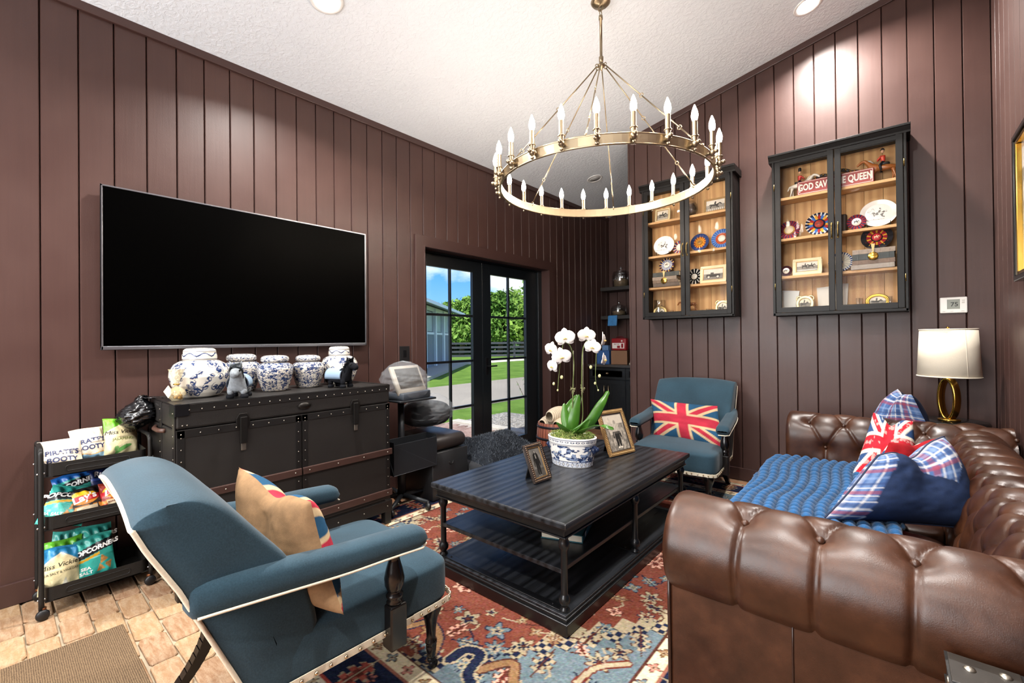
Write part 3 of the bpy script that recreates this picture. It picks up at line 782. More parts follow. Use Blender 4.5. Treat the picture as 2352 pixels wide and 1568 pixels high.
# ---- plush horses: one continuous body mesh each (skinned skeleton)
def skin_body(name, joints, edges, mat, parent, sub=2):
    me = bpy.data.meshes.new(name); me.from_pydata([j[0] for j in joints], edges, []); o = obj(name, me, parent)
    me.materials.append(mat)
    sk = o.modifiers.new('skin', 'SKIN'); sk.use_smooth_shade = True
    for i, j in enumerate(joints):
        v = me.skin_vertices[0].data[i]; r = j[1]; v.radius = (r, r) if not isinstance(r, tuple) else r
    me.skin_vertices[0].data[0].use_root = True
    s = o.modifiers.new('sub', 'SUBSURF'); s.levels = sub; s.render_levels = sub
    return o
def plush(label, x, y, rz, body, saddle, mane, hoof, seed):
    t = thing('plush_horse', label, 'plush toy', (x, y, TZ+.003), rz)
    J = [((0, 0, .075), .045), ((.055, 0, .08), .042), ((-.05, 0, .078), .044), ((.085, 0, .12), .03), ((.105, 0, .16), .032), ((.14, 0, .145), .024), ((.165, 0, .13), .02)]
    E = [(0, 1), (0, 2), (1, 3), (3, 4), (4, 5), (5, 6)]
    for sx, base in ((.055, 1), (-.05, 2)):
        for sy in (-1, 1):
            i = len(J); J += [((sx+.01, sy*.034, .045), .02), ((sx+.014, sy*.036, .018), .0175)]; E += [(base, i), (i, i+1)]
    skin_body('body', J, E, body, t)
    for sx in (.069, -.036):
        for sy in (-1, 1):
            m = MB(); m.lathe([(.001, 0), (.02, .001), (.021, .012), (.017, .022), (.001, .024)], 12, (sx, sy*.036, 0)); m.build('hoof', hoof, t)
    m = MB(); m.grid(lambda u, v: (-.075+.135*u, .055*math.cos(PI*(v*1.2-.1)), .078+.056*math.sin(PI*(v*1.2-.1))*(1 if True else 1)), 10, 14); o = m.build('saddle_cloth', saddle, t)
    sd = o.modifiers.new('s', 'SOLIDIFY'); sd.thickness = .004
    m = MB(); m.tube([(.03*0+.062, .054*math.cos(a), .08+.054*math.sin(a)) for a in np.linspace(-.25, PI+.25, 16)], .0035, 6); m.build('saddle_binding', pm('binding_navy', '#1b2231', .7), t)
    rg = random.Random(seed); m = MB()
    for i in range(46):
        s = rg.random(); px, pz = .07+.045*s, .125+.075*s; sd_ = rg.choice((-1, 1)); 
        m.tube([(px, 0, pz), (px-.012+rg.uniform(-.01, .01), sd_*.022, pz+rg.uniform(-.005, .01)), (px-.012+rg.uniform(-.014, .014), sd_*.036, pz-.03-rg.random()*.02)], [.005, .0045, .001], 5)
    for i in range(16): m.tube([(-.09, rg.uniform(-.006, .006), .1), (-.115, rg.uniform(-.014, .014), .085), (-.118+rg.uniform(-.008, .008), rg.uniform(-.02, .02), .03)], [.004, .0045, .001], 5)
    tag(m.build('mane', mane, t), kind='stuff')
    for sy in (-1, 1):
        m = MB(); m.cyl((.098, sy*.02, .183), (.1, sy*.03, .215), .012, .002, 8); m.build('ear', body, t)
        m = MB(); m.ball((.128, sy*.024, .162), .006, 8, 6); m.build('eye', pm('plush_eye', '#0a0a0a', .1), t)
fur = lambda n, c: pm(n, c, .9, 0, .1, .3, 60, 300, .006, .8)
plush('grey plush horse toy with a blue saddle cloth on the trunk', -2.955, .945, -.5, fur('grey_plush', '#7f858a'), pm('saddle_blue', '#7a8fa3', .85), fur('dark_grey_plush', '#4d5357'), fur('black_plush', '#15161a'), 3)
plush('black plush horse toy with a blue saddle cloth on the trunk', -2.985, 1.575, .35, fur('black_plush', '#15161a'), pm('saddle_blue', '#7a8fa3', .85), fur('black_mane', '#0d0f14'), fur('black_plush', '#15161a'), 4)

# ---- small cellophane gift bag and black plastic bag
def wrinkled(name, fn, nu, nv, mat, parent, cu=True, loc=None):
    m = MB(); m.grid(fn, nu, nv, cu); return m.build(name, mat, parent, loc)
def crinkle(u, v, seed, k=5):
    g = random.Random(seed); s = 0
    for i in range(6):
        a, b, c = g.randint(1, k), g.uniform(2, 9), g.uniform(0, 6.28); s += abs(math.sin(a*2*PI*u+b*v+c+1.3*math.sin(b*1.7*v+2*PI*u)))-.6
    return s/6
CELLO = NT('clear_cellophane'); CELLO.set('#d9c9a0', .08, 0, .8, Alpha=.38); CELLO = CELLO.mat
t = thing('gift_bag', 'small clear cellophane bag of gold sweets with a paper tag on the trunk', 'gift bag', (-3.08, .668, TZ+.003))
def f(u, v):
    r = (.052*math.sin(min(v/.5, 1)*PI*.85+.45) if v < .5 else .012+.035*((v-.5)/.5)**1.2)*(1+.35*crinkle(u, v*2, 5, 7))
    if v == 0: r = .03
    return (r*math.cos(2*PI*u), r*.8*math.sin(2*PI*u), .175*v)
wrinkled('cellophane', f, 40, 26, CELLO, t)
gm = pm('gold_foil', '#b8893c', .25, .9, var=.2)
for i in range(17):
    a = random.random()*6.28; r = random.uniform(0, .026); m = MB(); m.ball((r*math.cos(a), r*math.sin(a)*.8, .014+random.uniform(0, .05)), random.uniform(.010, .015), 7, 5, sm=False); m.build('foil_sweet', gm, t)
m = MB(); m.tube([(.013*math.cos(a), .013*math.sin(a), .09) for a in np.linspace(0, 2*PI, 13)[:-1]], .004, 6, True); m.build('tie', gm, t)
m = MB(); m.b2((-.03, -.001, -.022), (.03, .001, .022)); m.build('paper_tag', pm('tag_paper', '#e3ddcf', .7), t, (.035, -.045, .055), (.3, .5, -.6))

FILM = pm('black_bin_liner', '#0c0d10', .22, 0, .7, .1)
t = thing('plastic_bag', 'crumpled black plastic bag hanging over the left end of the trunk', 'bag', (-3.36, .535, .86))
def f(u, v):
    a = 2*PI*u; r = (.03+.062*math.sin(min(1, v*1.15)*PI)**.8)*(1+.55*crinkle(u, v*3, 9, 6))
    return (r*1.25*math.cos(a)-.01, r*math.sin(a)+.03*v, .17*v+.02*crinkle(u, v*2, 11, 4)+.02*math.cos(a)*v)
wrinkled('bag_film', f, 60, 30, FILM, t)
def f(u, v): return (-.06+.13*u, .02+.085*v+.015*math.sin(9*u), .165+.012*crinkle(u*.5, v, 3)+.012*(1-v))
m = MB(); m.grid(f, 16, 10); o = m.build('bag_neck', FILM, t); o.modifiers.new('s', 'SOLIDIFY').thickness = .002
# ================================================================== armchairs
def _linen():
    t = NT('blue_linen'); v = t.pos()
    wv = []
    for rot in ((0, 0, 0), (0, 0, PI/2)):
        w = t.n('ShaderNodeTexWave'); w.wave_type = 'BANDS'; w.bands_direction = 'Z' if rot[2] == 0 else 'DIAGONAL'
        t.l(v, w.inputs['Vector']); w.inputs['Scale'].default_value = 160; w.inputs['Distortion'].default_value = 1.5; w.inputs['Detail'].default_value = 2; wv.append(w.outputs[0])
    n = t.noise(v, 240, 3, .7); big = t.noise(v, 5, 3)
    c = t.ramp(big, [(.3, '#192b35'), (.7, '#203743')])
    c = t.mix(t.ramp(n, [(.3, 0.0), (.8, .6)]), c, '#314a58')
    t.set(c, .88, 0, .2, Sheen_Weight=.12, Sheen_Roughness=.5); t.bump(t.mix(.5, t.mix(.5, wv[0], wv[1]), n), .25, .0015); return t.mat
LINEN = _linen()
WELT = pm('cream_welt', '#cfc6b2', .85, 0, .2, .12, 60, 300)
EBONY = pm('black_turned_wood', '#0e0c0c', .22, 0, .5, .15, 20)
def catmull(P, n=6, closed=False):
    P = [np.array(p, float) for p in P]; out = []; k = len(P)
    rng = range(k if closed else k-1)
    for i in rng:
        if closed: a, b, c, d = P[i-1], P[i], P[(i+1) % k], P[(i+2) % k]
        else: a, b, c, d = P[max(i-1, 0)], P[i], P[i+1], P[min(i+2, k-1)]
        for j in range(n):
            t = j/n; out.append(.5*((2*b)+(-a+c)*t+(2*a-5*b+4*c-d)*t*t+(-a+3*b-3*c+d)*t**3))
    if not closed: out.append(P[-1])
    return out
def superq(m, c, d, e=.3, nu=40, nv=24, crown=0, mi=0):
    sg = lambda q, p: math.copysign(abs(q)**p, q)
    def fn(u, v):
        a = 2*PI*u; b = PI*(v-.5)*.9999
        x = sg(math.cos(b), e)*sg(math.cos(a), e); y = sg(math.cos(b), e)*sg(math.sin(a), e); z = sg(math.sin(b), e)
        if v < 1e-6 or v > 1-1e-6: x = y = 0
        zz = z+(crown*(1-x*x)*(1-y*y) if z > 0 else 0)
        return (c[0]+x*d[0]/2, c[1]+y*d[1]/2, c[2]+zz*d[2]/2)
    return m.grid(fn, nu, nv, True)
def sweep(m, path, sec, nsec=16):
    """sweep an ellipse-like section; sec(i/n) -> (half width, half height)"""
    P = [Vector(p) for p in path]; k = len(P)
    def fn(u, v):
        i = int(round(u*(k-1))); d = (P[min(i+1, k-1)]-P[max(i-1, 0)]).normalized(); sd = d.cross(Vector((0, 0, 1))).normalized(); up = sd.cross(d)
        a, b = sec(u); t = 2*PI*v; c, s = math.cos(t), math.sin(t)
        cx = math.copysign(abs(c)**.7, c); sx = math.copysign(abs(s)**.7, s)
        return tuple(P[i]+sd*(cx*a)+up*(sx*b*(1 if s > 0 else .8)))
    return m.grid(fn, k-1, nsec, False, True)
def armchair(label, loc, rz, scale=1.0):
    t = thing('armchair', label, 'armchair', loc, rz, 'pair of blue linen armchairs', scale=scale)
    # seat
    m = MB(); superq(m, (0, .09, .372), (.67, .73, .175), .22, 56, 30, .28); m.build('seat', LINEN, t)
    # back: lofted closed section (y, z)
    front = [(-.09, .40), (-.095, .49), (-.12, .58), (-.17, .67), (-.245, .78), (-.31, .87), (-.365, .925), (-.43, .955), (-.51, .945), (-.548, .915)]
    rear = [(-.532, .88), (-.455, .70), (-.39, .55), (-.325, .40), (-.275, .28), (-.20, .27), (-.12, .31)]
    S = np.array(catmull(front+rear, 4, True)); med = np.array([[-.22-.42*(z-.4), z] for z in S[:, 1]])
    med[:, 0] = np.interp(S[:, 1], [.27, .45, .6, .75, .95], [-.22, -.22, -.29, -.375, -.48])
    W = .342; NU = 44
    def fn(u, v):
        q = int(round(u*NU)); i = int(round(v*len(S))) % len(S); y, z = S[i]
        ends = [(1.0, 0), (1.0, .80), (.99, .88), (.965, .95), (.92, .985)]
        if q < 5: tt, k = -ends[q][0], ends[q][1]
        elif q > NU-5: tt, k = ends[NU-q][0], ends[NU-q][1]
        else: tt, k = -.87+1.74*(q-5)/(NU-10), 1.0
        a = abs(tt); rearq = y < med[i][0]
        kk = k if not rearq else (1.0 if k > 0 else 0)
        w = W*(1-.05*max(0, (.9-z))) 
        yy = med[i][0]+(y-med[i][0])*kk; zz = z-.028*a**2.6*max(0, min(1, (z-.7)/.15))
        yy += -.012*math.cos(tt*PI/2) if not rearq else 0
        return (tt*w, yy, zz)
    m = MB(); m.grid(fn, NU, len(S), False, True); m.build('backrest', LINEN, t)
    for sx in (-1, 1):
        m = MB(); m.tube([(sx*(.342*(1-.05*max(0, .9-z))-.002), y, z-.028*max(0, min(1, (z-.7)/.15))) for y, z in catmull([(-.272, .27), (-.325, .40), (-.39, .55), (-.455, .70), (-.532, .88), (-.546, .912)], 6)]+([(q*.33, -.548, .912-.028*abs(q)**2.6) for q in np.linspace(1, -1, 15)] if sx > 0 else []), .0065, 8); m.build('welt', WELT, t)
        # arm pad
        path = catmull([(sx*.30, -.44, .645), (sx*.322, -.36, .648), (sx*.336, -.22, .640), (sx*.34, -.03, .622), (sx*.345, .13, .615), (sx*.35, .29, .605)], 8)
        def sec(u):
            e = max(0, (u-.93)/.07); k = math.sqrt(max(.02, 1-e*e)); k0 = min(1, .25+u*9); b = .042+.014*(1-u); return ((.044+.008*u)*(k*.35+.65)*k0, b*k*k0)
        m = MB(); sweep(m, path, sec); a = m.build('arm_pad', LINEN, t)
        m = MB(); m.tube([(p[0]+sx*.046, p[1], p[2]-.03) for p in path[3:-2]]+[(path[-1][0]+sx*.022, path[-1][1]+.002, path[-1][2]-.028), (path[-1][0]-sx*.03, path[-1][1]+.0, path[-1][2]-.028)], .004, 8); m.build('welt', WELT, a)
        # turned post with square block
        px, py = sx*.348, .17
        m = MB(); m.b2((px-.03, py-.033, .245), (px+.03, py+.033, .40)); m.build('post_block', EBONY, t, bevel=.006)
        m = MB(); m.lathe([(.001, .40), (.028, .40), (.03, .408), (.024, .416), (.03, .424), (.031, .432), (.022, .44), (.025, .446), (.034, .466), (.036, .49), (.03, .52), (.021, .55), (.018, .572), (.024, .577), (.026, .586), (.024, .60), (.001, .60)], 20, (px, py, 0)); m.build('turned_post', EBONY, t)
        # legs
        m = MB(); m.lathe([(.001, .30), (.036, .30), (.043, .275), (.043, .245), (.03, .215), (.021, .17), (.018, .125), (.024, .118), (.024, .108), (.018, .1), (.022, .095), (.018, .06), (.015, .045), (.001, .045)], 18, (sx*.265, .39, 0)); lg = m.build('front_leg', EBONY, t)
        m = MB(); m.lathe([(.001, .05), (.016, .05), (.017, .036), (.001, .03)], 12, (sx*.265, .39, 0)); m.lathe([(.001, -.009), (.017, -.008), (.018, 0), (.017, .008), (.001, .009)], 14, (sx*.265, .40, .018), axis='x'); m.build('caster', BLACKM, lg)
        m = MB(); pts = catmull([(sx*.25, -.24, .31), (sx*.255, -.27, .2), (sx*.265, -.34, .09), (sx*.275, -.45, -.009)], 5)
        k = len(pts)
        for i in range(k-1):
            p, q = pts[i], pts[i+1]; w0, w1 = .024-.008*i/k, .024-.008*(i+1)/k
            m.add([(p[0]-w0, p[1]-.022, p[2]), (p[0]+w0, p[1]-.022, p[2]), (p[0]+w0, p[1]+.022, p[2]), (p[0]-w0, p[1]+.022, p[2]), (q[0]-w1, q[1]-.02, q[2]), (q[0]+w1, q[1]-.02, q[2]), (q[0]+w1, q[1]+.02, q[2]), (q[0]-w1, q[1]+.02, q[2])], [(0, 1, 5, 4), (1, 2, 6, 5), (2, 3, 7, 6), (3, 0, 4, 7)]+([(0, 3, 2, 1)] if i == 0 else [])+([(4, 5, 6, 7)] if i == k-2 else []))
        m.build('rear_leg', EBONY, t)
    # gimp tape with nail heads round the bottom of the seat
    loop = [(.335, -.23), (.336, .2), (.333, .40), (.30, .452), (.2, .457), (-.2, .457), (-.30, .452), (-.333, .40), (-.336, .2), (-.335, -.23)]
    L_ = catmull([(x, y, .298) for x, y in loop], 5)
    m = MB()
    for p, q in zip(L_[:-1], L_[1:]):
        n = Vector((q[1]-p[1], -(q[0]-p[0]), 0)).normalized()*.004
        if n.dot(Vector(((p[0]), p[1]-.1, 0))) < 0: n = -n
        m.add([(p[0]+n.x, p[1]+n.y, p[2]-.012), (q[0]+n.x, q[1]+n.y, q[2]-.012), (q[0]+n.x, q[1]+n.y, q[2]+.012), (p[0]+n.x, p[1]+n.y, p[2]+.012)], [(0, 1, 2, 3)])
    g = m.build('gimp_tape', WELT, t); g.modifiers.new('s', 'SOLIDIFY').thickness = .003
    acc = 0; nl = MB(); prev = L_[0]
    for p in np.array([np.array(a)+(np.array(b)-np.array(a))*k/6 for a, b in zip(L_[:-1], L_[1:]) for k in range(6)]):
        acc += np.linalg.norm(p-prev); prev = p
        if acc > .034: acc = 0; n = Vector((p[0], p[1]-.1, 0)).normalized() if abs(p[1]-.1) > .3 else Vector((1 if p[0] > 0 else -1, 0, 0)); nl.ball((p[0]+n.x*.007, p[1]+n.y*.007, p[2]), .0065, 8, 5)
    tag(nl.build('nail_row', pm('bright_nail', '#c9b79a', .22, 1.0), t), kind='stuff')
    return t
armchair('blue linen armchair in the foreground, nearest the camera', (-1.735, .775, .010), math.radians(-2))
armchair('blue linen armchair standing against the cabinet wall', (-1.40, 3.90, .012), math.radians(180+6))

# ================================================================== coffee table
def _blackoak():
    t = NT('black_oak'); v = t.pos((60, 2.2, 60)); n = t.noise(v, 1.0, 6, .7, .8)
    w = t.n('ShaderNodeTexWave'); t.l(t.pos((5, .5, 5)), w.inputs['Vector']); w.bands_direction = 'X'; w.inputs['Scale'].default_value = 1.1; w.inputs['Distortion'].default_value = 9; w.inputs['Detail'].default_value = 3; w.inputs['Detail Scale'].default_value = .7
    f = t.mix(.5, n, w.outputs[0])
    t.set(t.ramp(t.mix(.25, n, w.outputs[0]), [(.35, '#0c0d0f'), (.65, '#25272b')]), t.ramp(n, [(.3, .26), (.7, .38)]), 0, .5); t.bump(n, .25, .0012); return t.mat
OAK = _blackoak()
BP = pm('black_table_paint', '#0d0e10', .3, 0, .5, .1, 10)
def table():
    x0, x1, y0, y1 = -2.08, -1.128, 1.655, 3.24
    cx, cy = (x0+x1)/2, (y0+y1)/2; hx_, hy = (x1-x0)/2, (y1-y0)/2
    t = thing('coffee_table', 'long black wooden coffee table with three tiers and turned legs on the rug', 'table', (cx, cy, .012))
    H = .52-.012
    m = MB(); m.b2((-hx_, -hy, H-.03), (hx_, hy, H)); m.build('tabletop', OAK, t, bevel=.007)
    m = MB()
    for a, z0, z1 in ((.015, H-.043, H-.03), (.026, H-.075, H-.043), (.02, H-.083, H-.075)): m.b2((-hx_+a, -hy+a, z0), (hx_-a, hy-a, z1))
    m.build('apron', BP, t, bevel=.003)
    m = MB(); m.b2((-hx_+.055, -hy+.04, .253), (hx_-.055, hy-.04, .275)); m.build('middle_shelf', OAK, t, bevel=.003)
    m = MB(); m.b2((-hx_+.02, -hy+.02, .068), (hx_-.02, hy-.02, .08)); m.build('bottom_shelf', OAK, t, bevel=.002)
    m = MB(); m.b2((-hx_+.0, -hy+.0, 0), (hx_-.0, hy-.0, .055)); m.b2((-hx_+.012, -hy+.012, .055), (hx_-.012, hy-.012, .07)); m.build('plinth', BP, t, bevel=.004)
    for sy in (-1, 0, 1):
        m = MB(); m.b2((-hx_+.04, sy*(hy-.055)-.02, .08), (hx_-.04, sy*(hy-.055)+.02, .0865)); st = m.build('brace_strip', BP, t, bevel=.0015)
        m = MB()
        for xx in (-.36, 0, .36): m.ball((xx, sy*(hy-.055), .0865), .006, 8, 4)
        tag(m.build('screw', BLACKM, st), kind='stuff')
        for sx in (-1, 1):
            m = MB(); m.lathe([(.001, .08), (.024, .08), (.024, .09), (.016, .098), (.014, .104), (.02, .11), (.027, .124), (.028, .136), (.022, .15), (.018, .156), (.0165, .16), (.0165, .36), (.019, .364), (.022, .37), (.027, .384), (.026, .4), (.02, .412), (.022, .418), (.022, .428), (.001, .43)], 20, (sx*(hx_-.05), sy*(hy-.055), 0)); m.build('leg', BP, t)
table()
t = thing('book', 'teal hardback book lying on the middle shelf of the coffee table', 'book', (-1.40, 2.08, .2885), math.radians(20))
m = MB(); m.b2((-.11, -.15, .004), (.108, .15, .036)); m.build('pages', pm('page_edges', '#cfc6b4', .8), t)
m = MB(); m.b2((-.113, -.155, 0), (.113, .155, .004)); m.b2((-.113, -.155, .036), (.113, .155, .04)); m.b2((.108, -.155, 0), (.113, .155, .04)); bt = m.build('cover', pm('teal_cover', '#1f5560', .45), t)
text('spine_title', 'IT', .03, pm('print_white', '#e8e6e0', .5), t, Matrix.Translation((.1135, -.08, .02)) @ Matrix(((0, 0, 1, 0), (1, 0, 0, 0), (0, 1, 0, 0), (0, 0, 0, 1))), bold=.0008)

# ================================================================== rug and mat
def rug():
    X0, X1, Y0, Y1 = -3.15, -.45, .78, 4.42
    nx, ny = 400, 540
    x = np.linspace(X0, X1, nx); y = np.linspace(Y0, Y1, ny); X, Y = np.meshgrid(x, y, indexing='ij')
    cx, cy = (X0+X1)/2, (Y0+Y1)/2
    u = np.abs(X-cx); v = np.abs(Y-cy); HX, HY = (X1-X0)/2, (Y1-Y0)/2
    navy, red, salmon, sky, cream, tan, grey, brown = [hx(c) for c in ('#171d33', '#602a21', '#703c2f', '#5e6c72', '#9c8e74', '#826244', '#787565', '#4a2820')]
    C = np.ones((nx, ny, 3))*salmon
    de = np.minimum(HX-u, HY-v)                                   # distance from the edge
    C += (fbm((X-X0)*1.0, (Y-Y0)*1.0, 2, 3, 3)[..., None]-.5)*.1
    def put(mask, col): C[mask] = col
    fx, fy = HX-.35, HY-.36
    # field: light blue corners behind a stepped cream and navy checker
    q = (fx-u)/.62+(fy-v)/.78
    step = np.floor((fx-u)/.07)*.07/.62+np.floor((fy-v)/.09)*.09/.78
    corner = (step < 1.0) & (de > .35); put(corner, sky)
    ck = (step >= 1.0) & (step < 1.13) & (de > .35); par = (np.floor(X/.028)+np.floor(Y/.028)) % 2 == 0
    put(ck & par, navy); put(ck & ~par, cream)
    put((np.abs(step-1.17) < .03) & (de > .35), cream)
    # central medallion
    md = u/.55+v/.85; sm = np.floor(u/.05)*.05/.55+np.floor(v/.07)*.07/.85
    put(sm < 1.0, navy); put((sm < 1.0) & (sm > .88), tan); put(sm < .8, hx('#9a4a38')); put(sm < .45, sky); put(sm < .3, cream)
    g = np.random.default_rng(11)
    def flower(px, py, s, pet, c1, c2, c3, rot=0):
        m = (np.abs(X-px) < s*1.5) & (np.abs(Y-py) < s*1.5)
        i, j = np.where(m)
        if len(i) == 0: return
        a, b, c, d = i.min(), i.max()+1, j.min(), j.max()+1
        xx, yy = X[a:b, c:d]-px, Y[a:b, c:d]-py; r = np.hypot(xx, yy); th = np.arctan2(yy, xx)+rot
        k = s*(.72+.28*np.cos(pet*th)); sub = C[a:b, c:d]
        sub[r < k*1.18] = c3; sub[r < k] = c1; sub[r < k*.55] = c2; sub[r < k*.25] = c3
    def palm(px, py, s, rot, c1, c2, c3):
        m = (np.abs(X-px) < s*1.8) & (np.abs(Y-py) < s*1.8); i, j = np.where(m)
        if len(i) == 0: return
        a, b, c, d = i.min(), i.max()+1, j.min(), j.max()+1
        xx, yy = X[a:b, c:d]-px, Y[a:b, c:d]-py; p = xx*math.cos(rot)+yy*math.sin(rot); w = np.abs(-xx*math.sin(rot)+yy*math.cos(rot)); sub = C[a:b, c:d]
        prof = s*.62*np.clip(1-(p/s)**2, 0, 1)**.5*(.75+.25*np.sign(np.sin(p/s*11)))
        sub[(w < prof*1.25) & (np.abs(p) < s)] = c3; sub[(w < prof) & (np.abs(p) < s*.95)] = c1; sub[(w < prof*.45) & (np.abs(p) < s*.6)] = c2; sub[(w < .004)] = np.where((np.abs(p[w < .004]) < s*1.5)[:, None], c3, sub[w < .004])
    def stroke(pts, w, col, out=None):
        P = np.array(catmull(pts, 8))
        for wd, cc in (((w+.008, out),) if out is not None else ())+((w, col),):
            for a, b in zip(P[:-1], P[1:]):
                lo = np.minimum(a, b)-wd; hi = np.maximum(a, b)+wd
                i0, i1 = np.searchsorted(x, [lo[0], hi[0]]); j0, j1 = np.searchsorted(y, [lo[1], hi[1]])
                if i1 <= i0 or j1 <= j0: continue
                xx, yy = X[i0:i1, j0:j1], Y[i0:i1, j0:j1]; d = b-a; L2 = max(d@d, 1e-9)
                tt = np.clip(((xx-a[0])*d[0]+(yy-a[1])*d[1])/L2, 0, 1); C[i0:i1, j0:j1][np.hypot(xx-a[0]-tt*d[0], yy-a[1]-tt*d[1]) < wd] = cc
    pal = [(cream, red, navy), (tan, cream, brown), (cream, navy, brown), (sky, cream, navy), (hx('#c99a86'), red, brown)]
    # scattered field motifs, mirrored in both axes; vines between them
    pts = []
    for k in range(400):
        px, py = g.uniform(0, fx-.06), g.uniform(0, fy-.06)
        if all((px-a)**2+(py-b)**2 > .09**2 for a, b in pts): pts.append((px, py))
        if len(pts) > 150: break
    for px, py in pts:
        s = g.uniform(.03, .062); kind = g.random(); c = pal[g.integers(len(pal))]; pet = int(g.integers(4, 9)); rot = g.random()*6.28
        e = (px+g.uniform(-.1, .1), py+g.uniform(-.1, .1))
        for sx in (-1, 1):
            for sy in (-1, 1):
                P_ = (cx+sx*px, cy+sy*py)
                if kind > .35: stroke([P_, ((P_[0]+cx+sx*e[0])/2+.03*sx, (P_[1]+cy+sy*e[1])/2), (cx+sx*e[0], cy+sy*e[1])], .0045, c[2] if kind > .7 else cream)
                if kind < .55: flower(*P_, s, pet, *c, rot=rot*sx*sy)
                else: palm(*P_, s*1.15, rot*sx*sy, *c)
    # large tan hooked leaf frames in the near corners
    for sx in (-1, 1):
        for sy in (-1, 1):
            F = lambda a, b: (cx+sx*(fx-a), cy+sy*(fy-b))
            stroke([F(.06, .30), F(.2, .22), F(.33, .16), F(.42, .25), F(.5, .14)], .018, tan, brown)
            stroke([F(.42, .05), F(.52, .09), F(.56, .2), F(.63, .18), F(.64, .1)], .022, navy, cream)
            stroke([F(.05, .55), F(.14, .45), F(.16, .33)], .012, cream, red)
            stroke([F(.7, .04), F(.78, .16), F(.9, .2), F(.95, .12)], .016, tan, navy)
    # borders: guard stripes and navy main border with motifs
    b1 = (de <= .35) & (de > .27); put(b1, hx('#cbbd9f')); put((de <= .355) & (de > .345), brown); put((de <= .275) & (de > .262), hx('#8e5a4a')); put((de <= .262) & (de > .25), navy)
    mb = (de <= .25) & (de > .07); put(mb, navy); put((de <= .07) & (de > .012), hx('#a9a08a')); put((de <= .075) & (de > .062), hx('#8e3b2f')); put(de <= .012, navy)
    def along(off, sp, fn):
        n1 = int((2*(HX-off))/sp); n2 = int((2*(HY-off))/sp)
        for k in range(n1+1):
            for sy in (-1, 1): fn(X0+off+(2*(HX-off))*k/n1, cy+sy*(HY-off), k, 0)
        for k in range(n2+1):
            for sx in (-1, 1): fn(cx+sx*(HX-off), Y0+off+(2*(HY-off))*k/n2, k, PI/2)
    along(.31, .105, lambda a, b, k, r: flower(a, b, .028, 4, [hx('#b3756a'), tan, sky][k % 3], cream, brown))
    along(.16, .24, lambda a, b, k, r: (palm(a, b, .08, r+(k % 2)*PI/2, [cream, hx('#9a4a3c'), sky, tan][k % 4], red, [hx('#8e3b2f'), cream][k % 2])))
    along(.16, .12, lambda a, b, k, r: (flower(a+.03*math.cos(k*2.4), b+.03*math.sin(k*2.4), .024, 5, [tan, cream, hx('#a86a5c')][k % 3], navy, brown) if k % 2 else None))
    along(.04, .07, lambda a, b, k, r: flower(a, b, .016, 4, [red, navy][k % 2], cream, tan))
    # wool: tiny knots jitter
    C += g.normal(0, .025, (nx, ny, 1))+g.normal(0, .012, (nx, ny, 3))
    Z = .008+.0012*g.random((nx, ny)); Z[0] = Z[-1] = 0; Z[:, 0] = Z[:, -1] = 0
    mat = vcm('wool_rug', .95, 420, .004, .6, .1, .18, 60)
    o = cgrid('area_rug', np.stack([X, Y, Z], -1), np.clip(C, 0, 1), mat)
    tag(o, 'large red, navy and pale blue oriental wool rug under the coffee table', 'rug')
rug()
def _mat():
    t = NT('woven_jute'); v = t.pos()
    w1 = t.n('ShaderNodeTexWave'); t.l(v, w1.inputs['Vector']); w1.bands_direction = 'X'; w1.inputs['Scale'].default_value = 60; w1.inputs['Distortion'].default_value = 2
    w2 = t.n('ShaderNodeTexWave'); t.l(v, w2.inputs['Vector']); w2.bands_direction = 'Y'; w2.inputs['Scale'].default_value = 48; w2.inputs['Distortion'].default_value = 2
    f = t.mix(.5, w1.outputs[0], w2.outputs[0]); n = t.noise(v, 90, 3, .7); f = t.mix(.5, f, n)
    t.set(t.ramp(f, [(.3, '#43352a'), (.7, '#7d6850')]), .95, 0, .1); t.bump(f, .8, .005); return t.mat
m = MB(); m.b2((-2.83, -1.15, .0015), (-2.12, .40, .011)); tag(m.build('door_mat', _mat(), None, bevel=.003), 'brown woven jute mat on the brick floor at lower left', 'mat')
# ================================================================== chesterfield sofa
def _leather():
    t = NT('brown_leather'); v = t.pos()
    big = t.noise(v, 7, 4, .65); fine = t.noise(v, 260, 3, .6)
    c = t.ramp(big, [(.25, '#200f07'), (.5, '#351c0f'), (.8, '#4d2c18')])
    c = t.mix(t.ramp(fine, [(.45, 0.0), (.8, .35)]), c, '#20120c')
    t.set(c, t.ramp(big, [(.3, .3), (.7, .44)]), 0, .42); t.bump(t.mix(.5, t.noise(v, 420, 2), t.noise(v, 40, 3)), .22, .0025); return t.mat
HIDE = _leather()
def tuft_field(S, T, btn, links, A=.036, sA=.036, B=.009, sB=.007):
    """displacement of a tufted surface; S, T arc-length coordinates, btn buttons, links fold lines between them"""
    D = np.zeros_like(S)
    for a, b in links:
        d = np.array(b)-np.array(a); L2 = d@d; q = np.clip(((S-a[0])*d[0]+(T-a[1])*d[1])/L2, 0, 1)
        r = np.hypot(S-a[0]-q*d[0], T-a[1]-q*d[1]); D = np.minimum(D, -B*np.exp(-(r/sB)**1.6)-.0025*np.exp(-(r/.03)**1.5))
    E_ = np.zeros_like(S)
    for a in btn:
        r = np.hypot(S-a[0], T-a[1]); E_ = np.minimum(E_, -A*np.exp(-(r/sA)**1.3))
    return D+E_
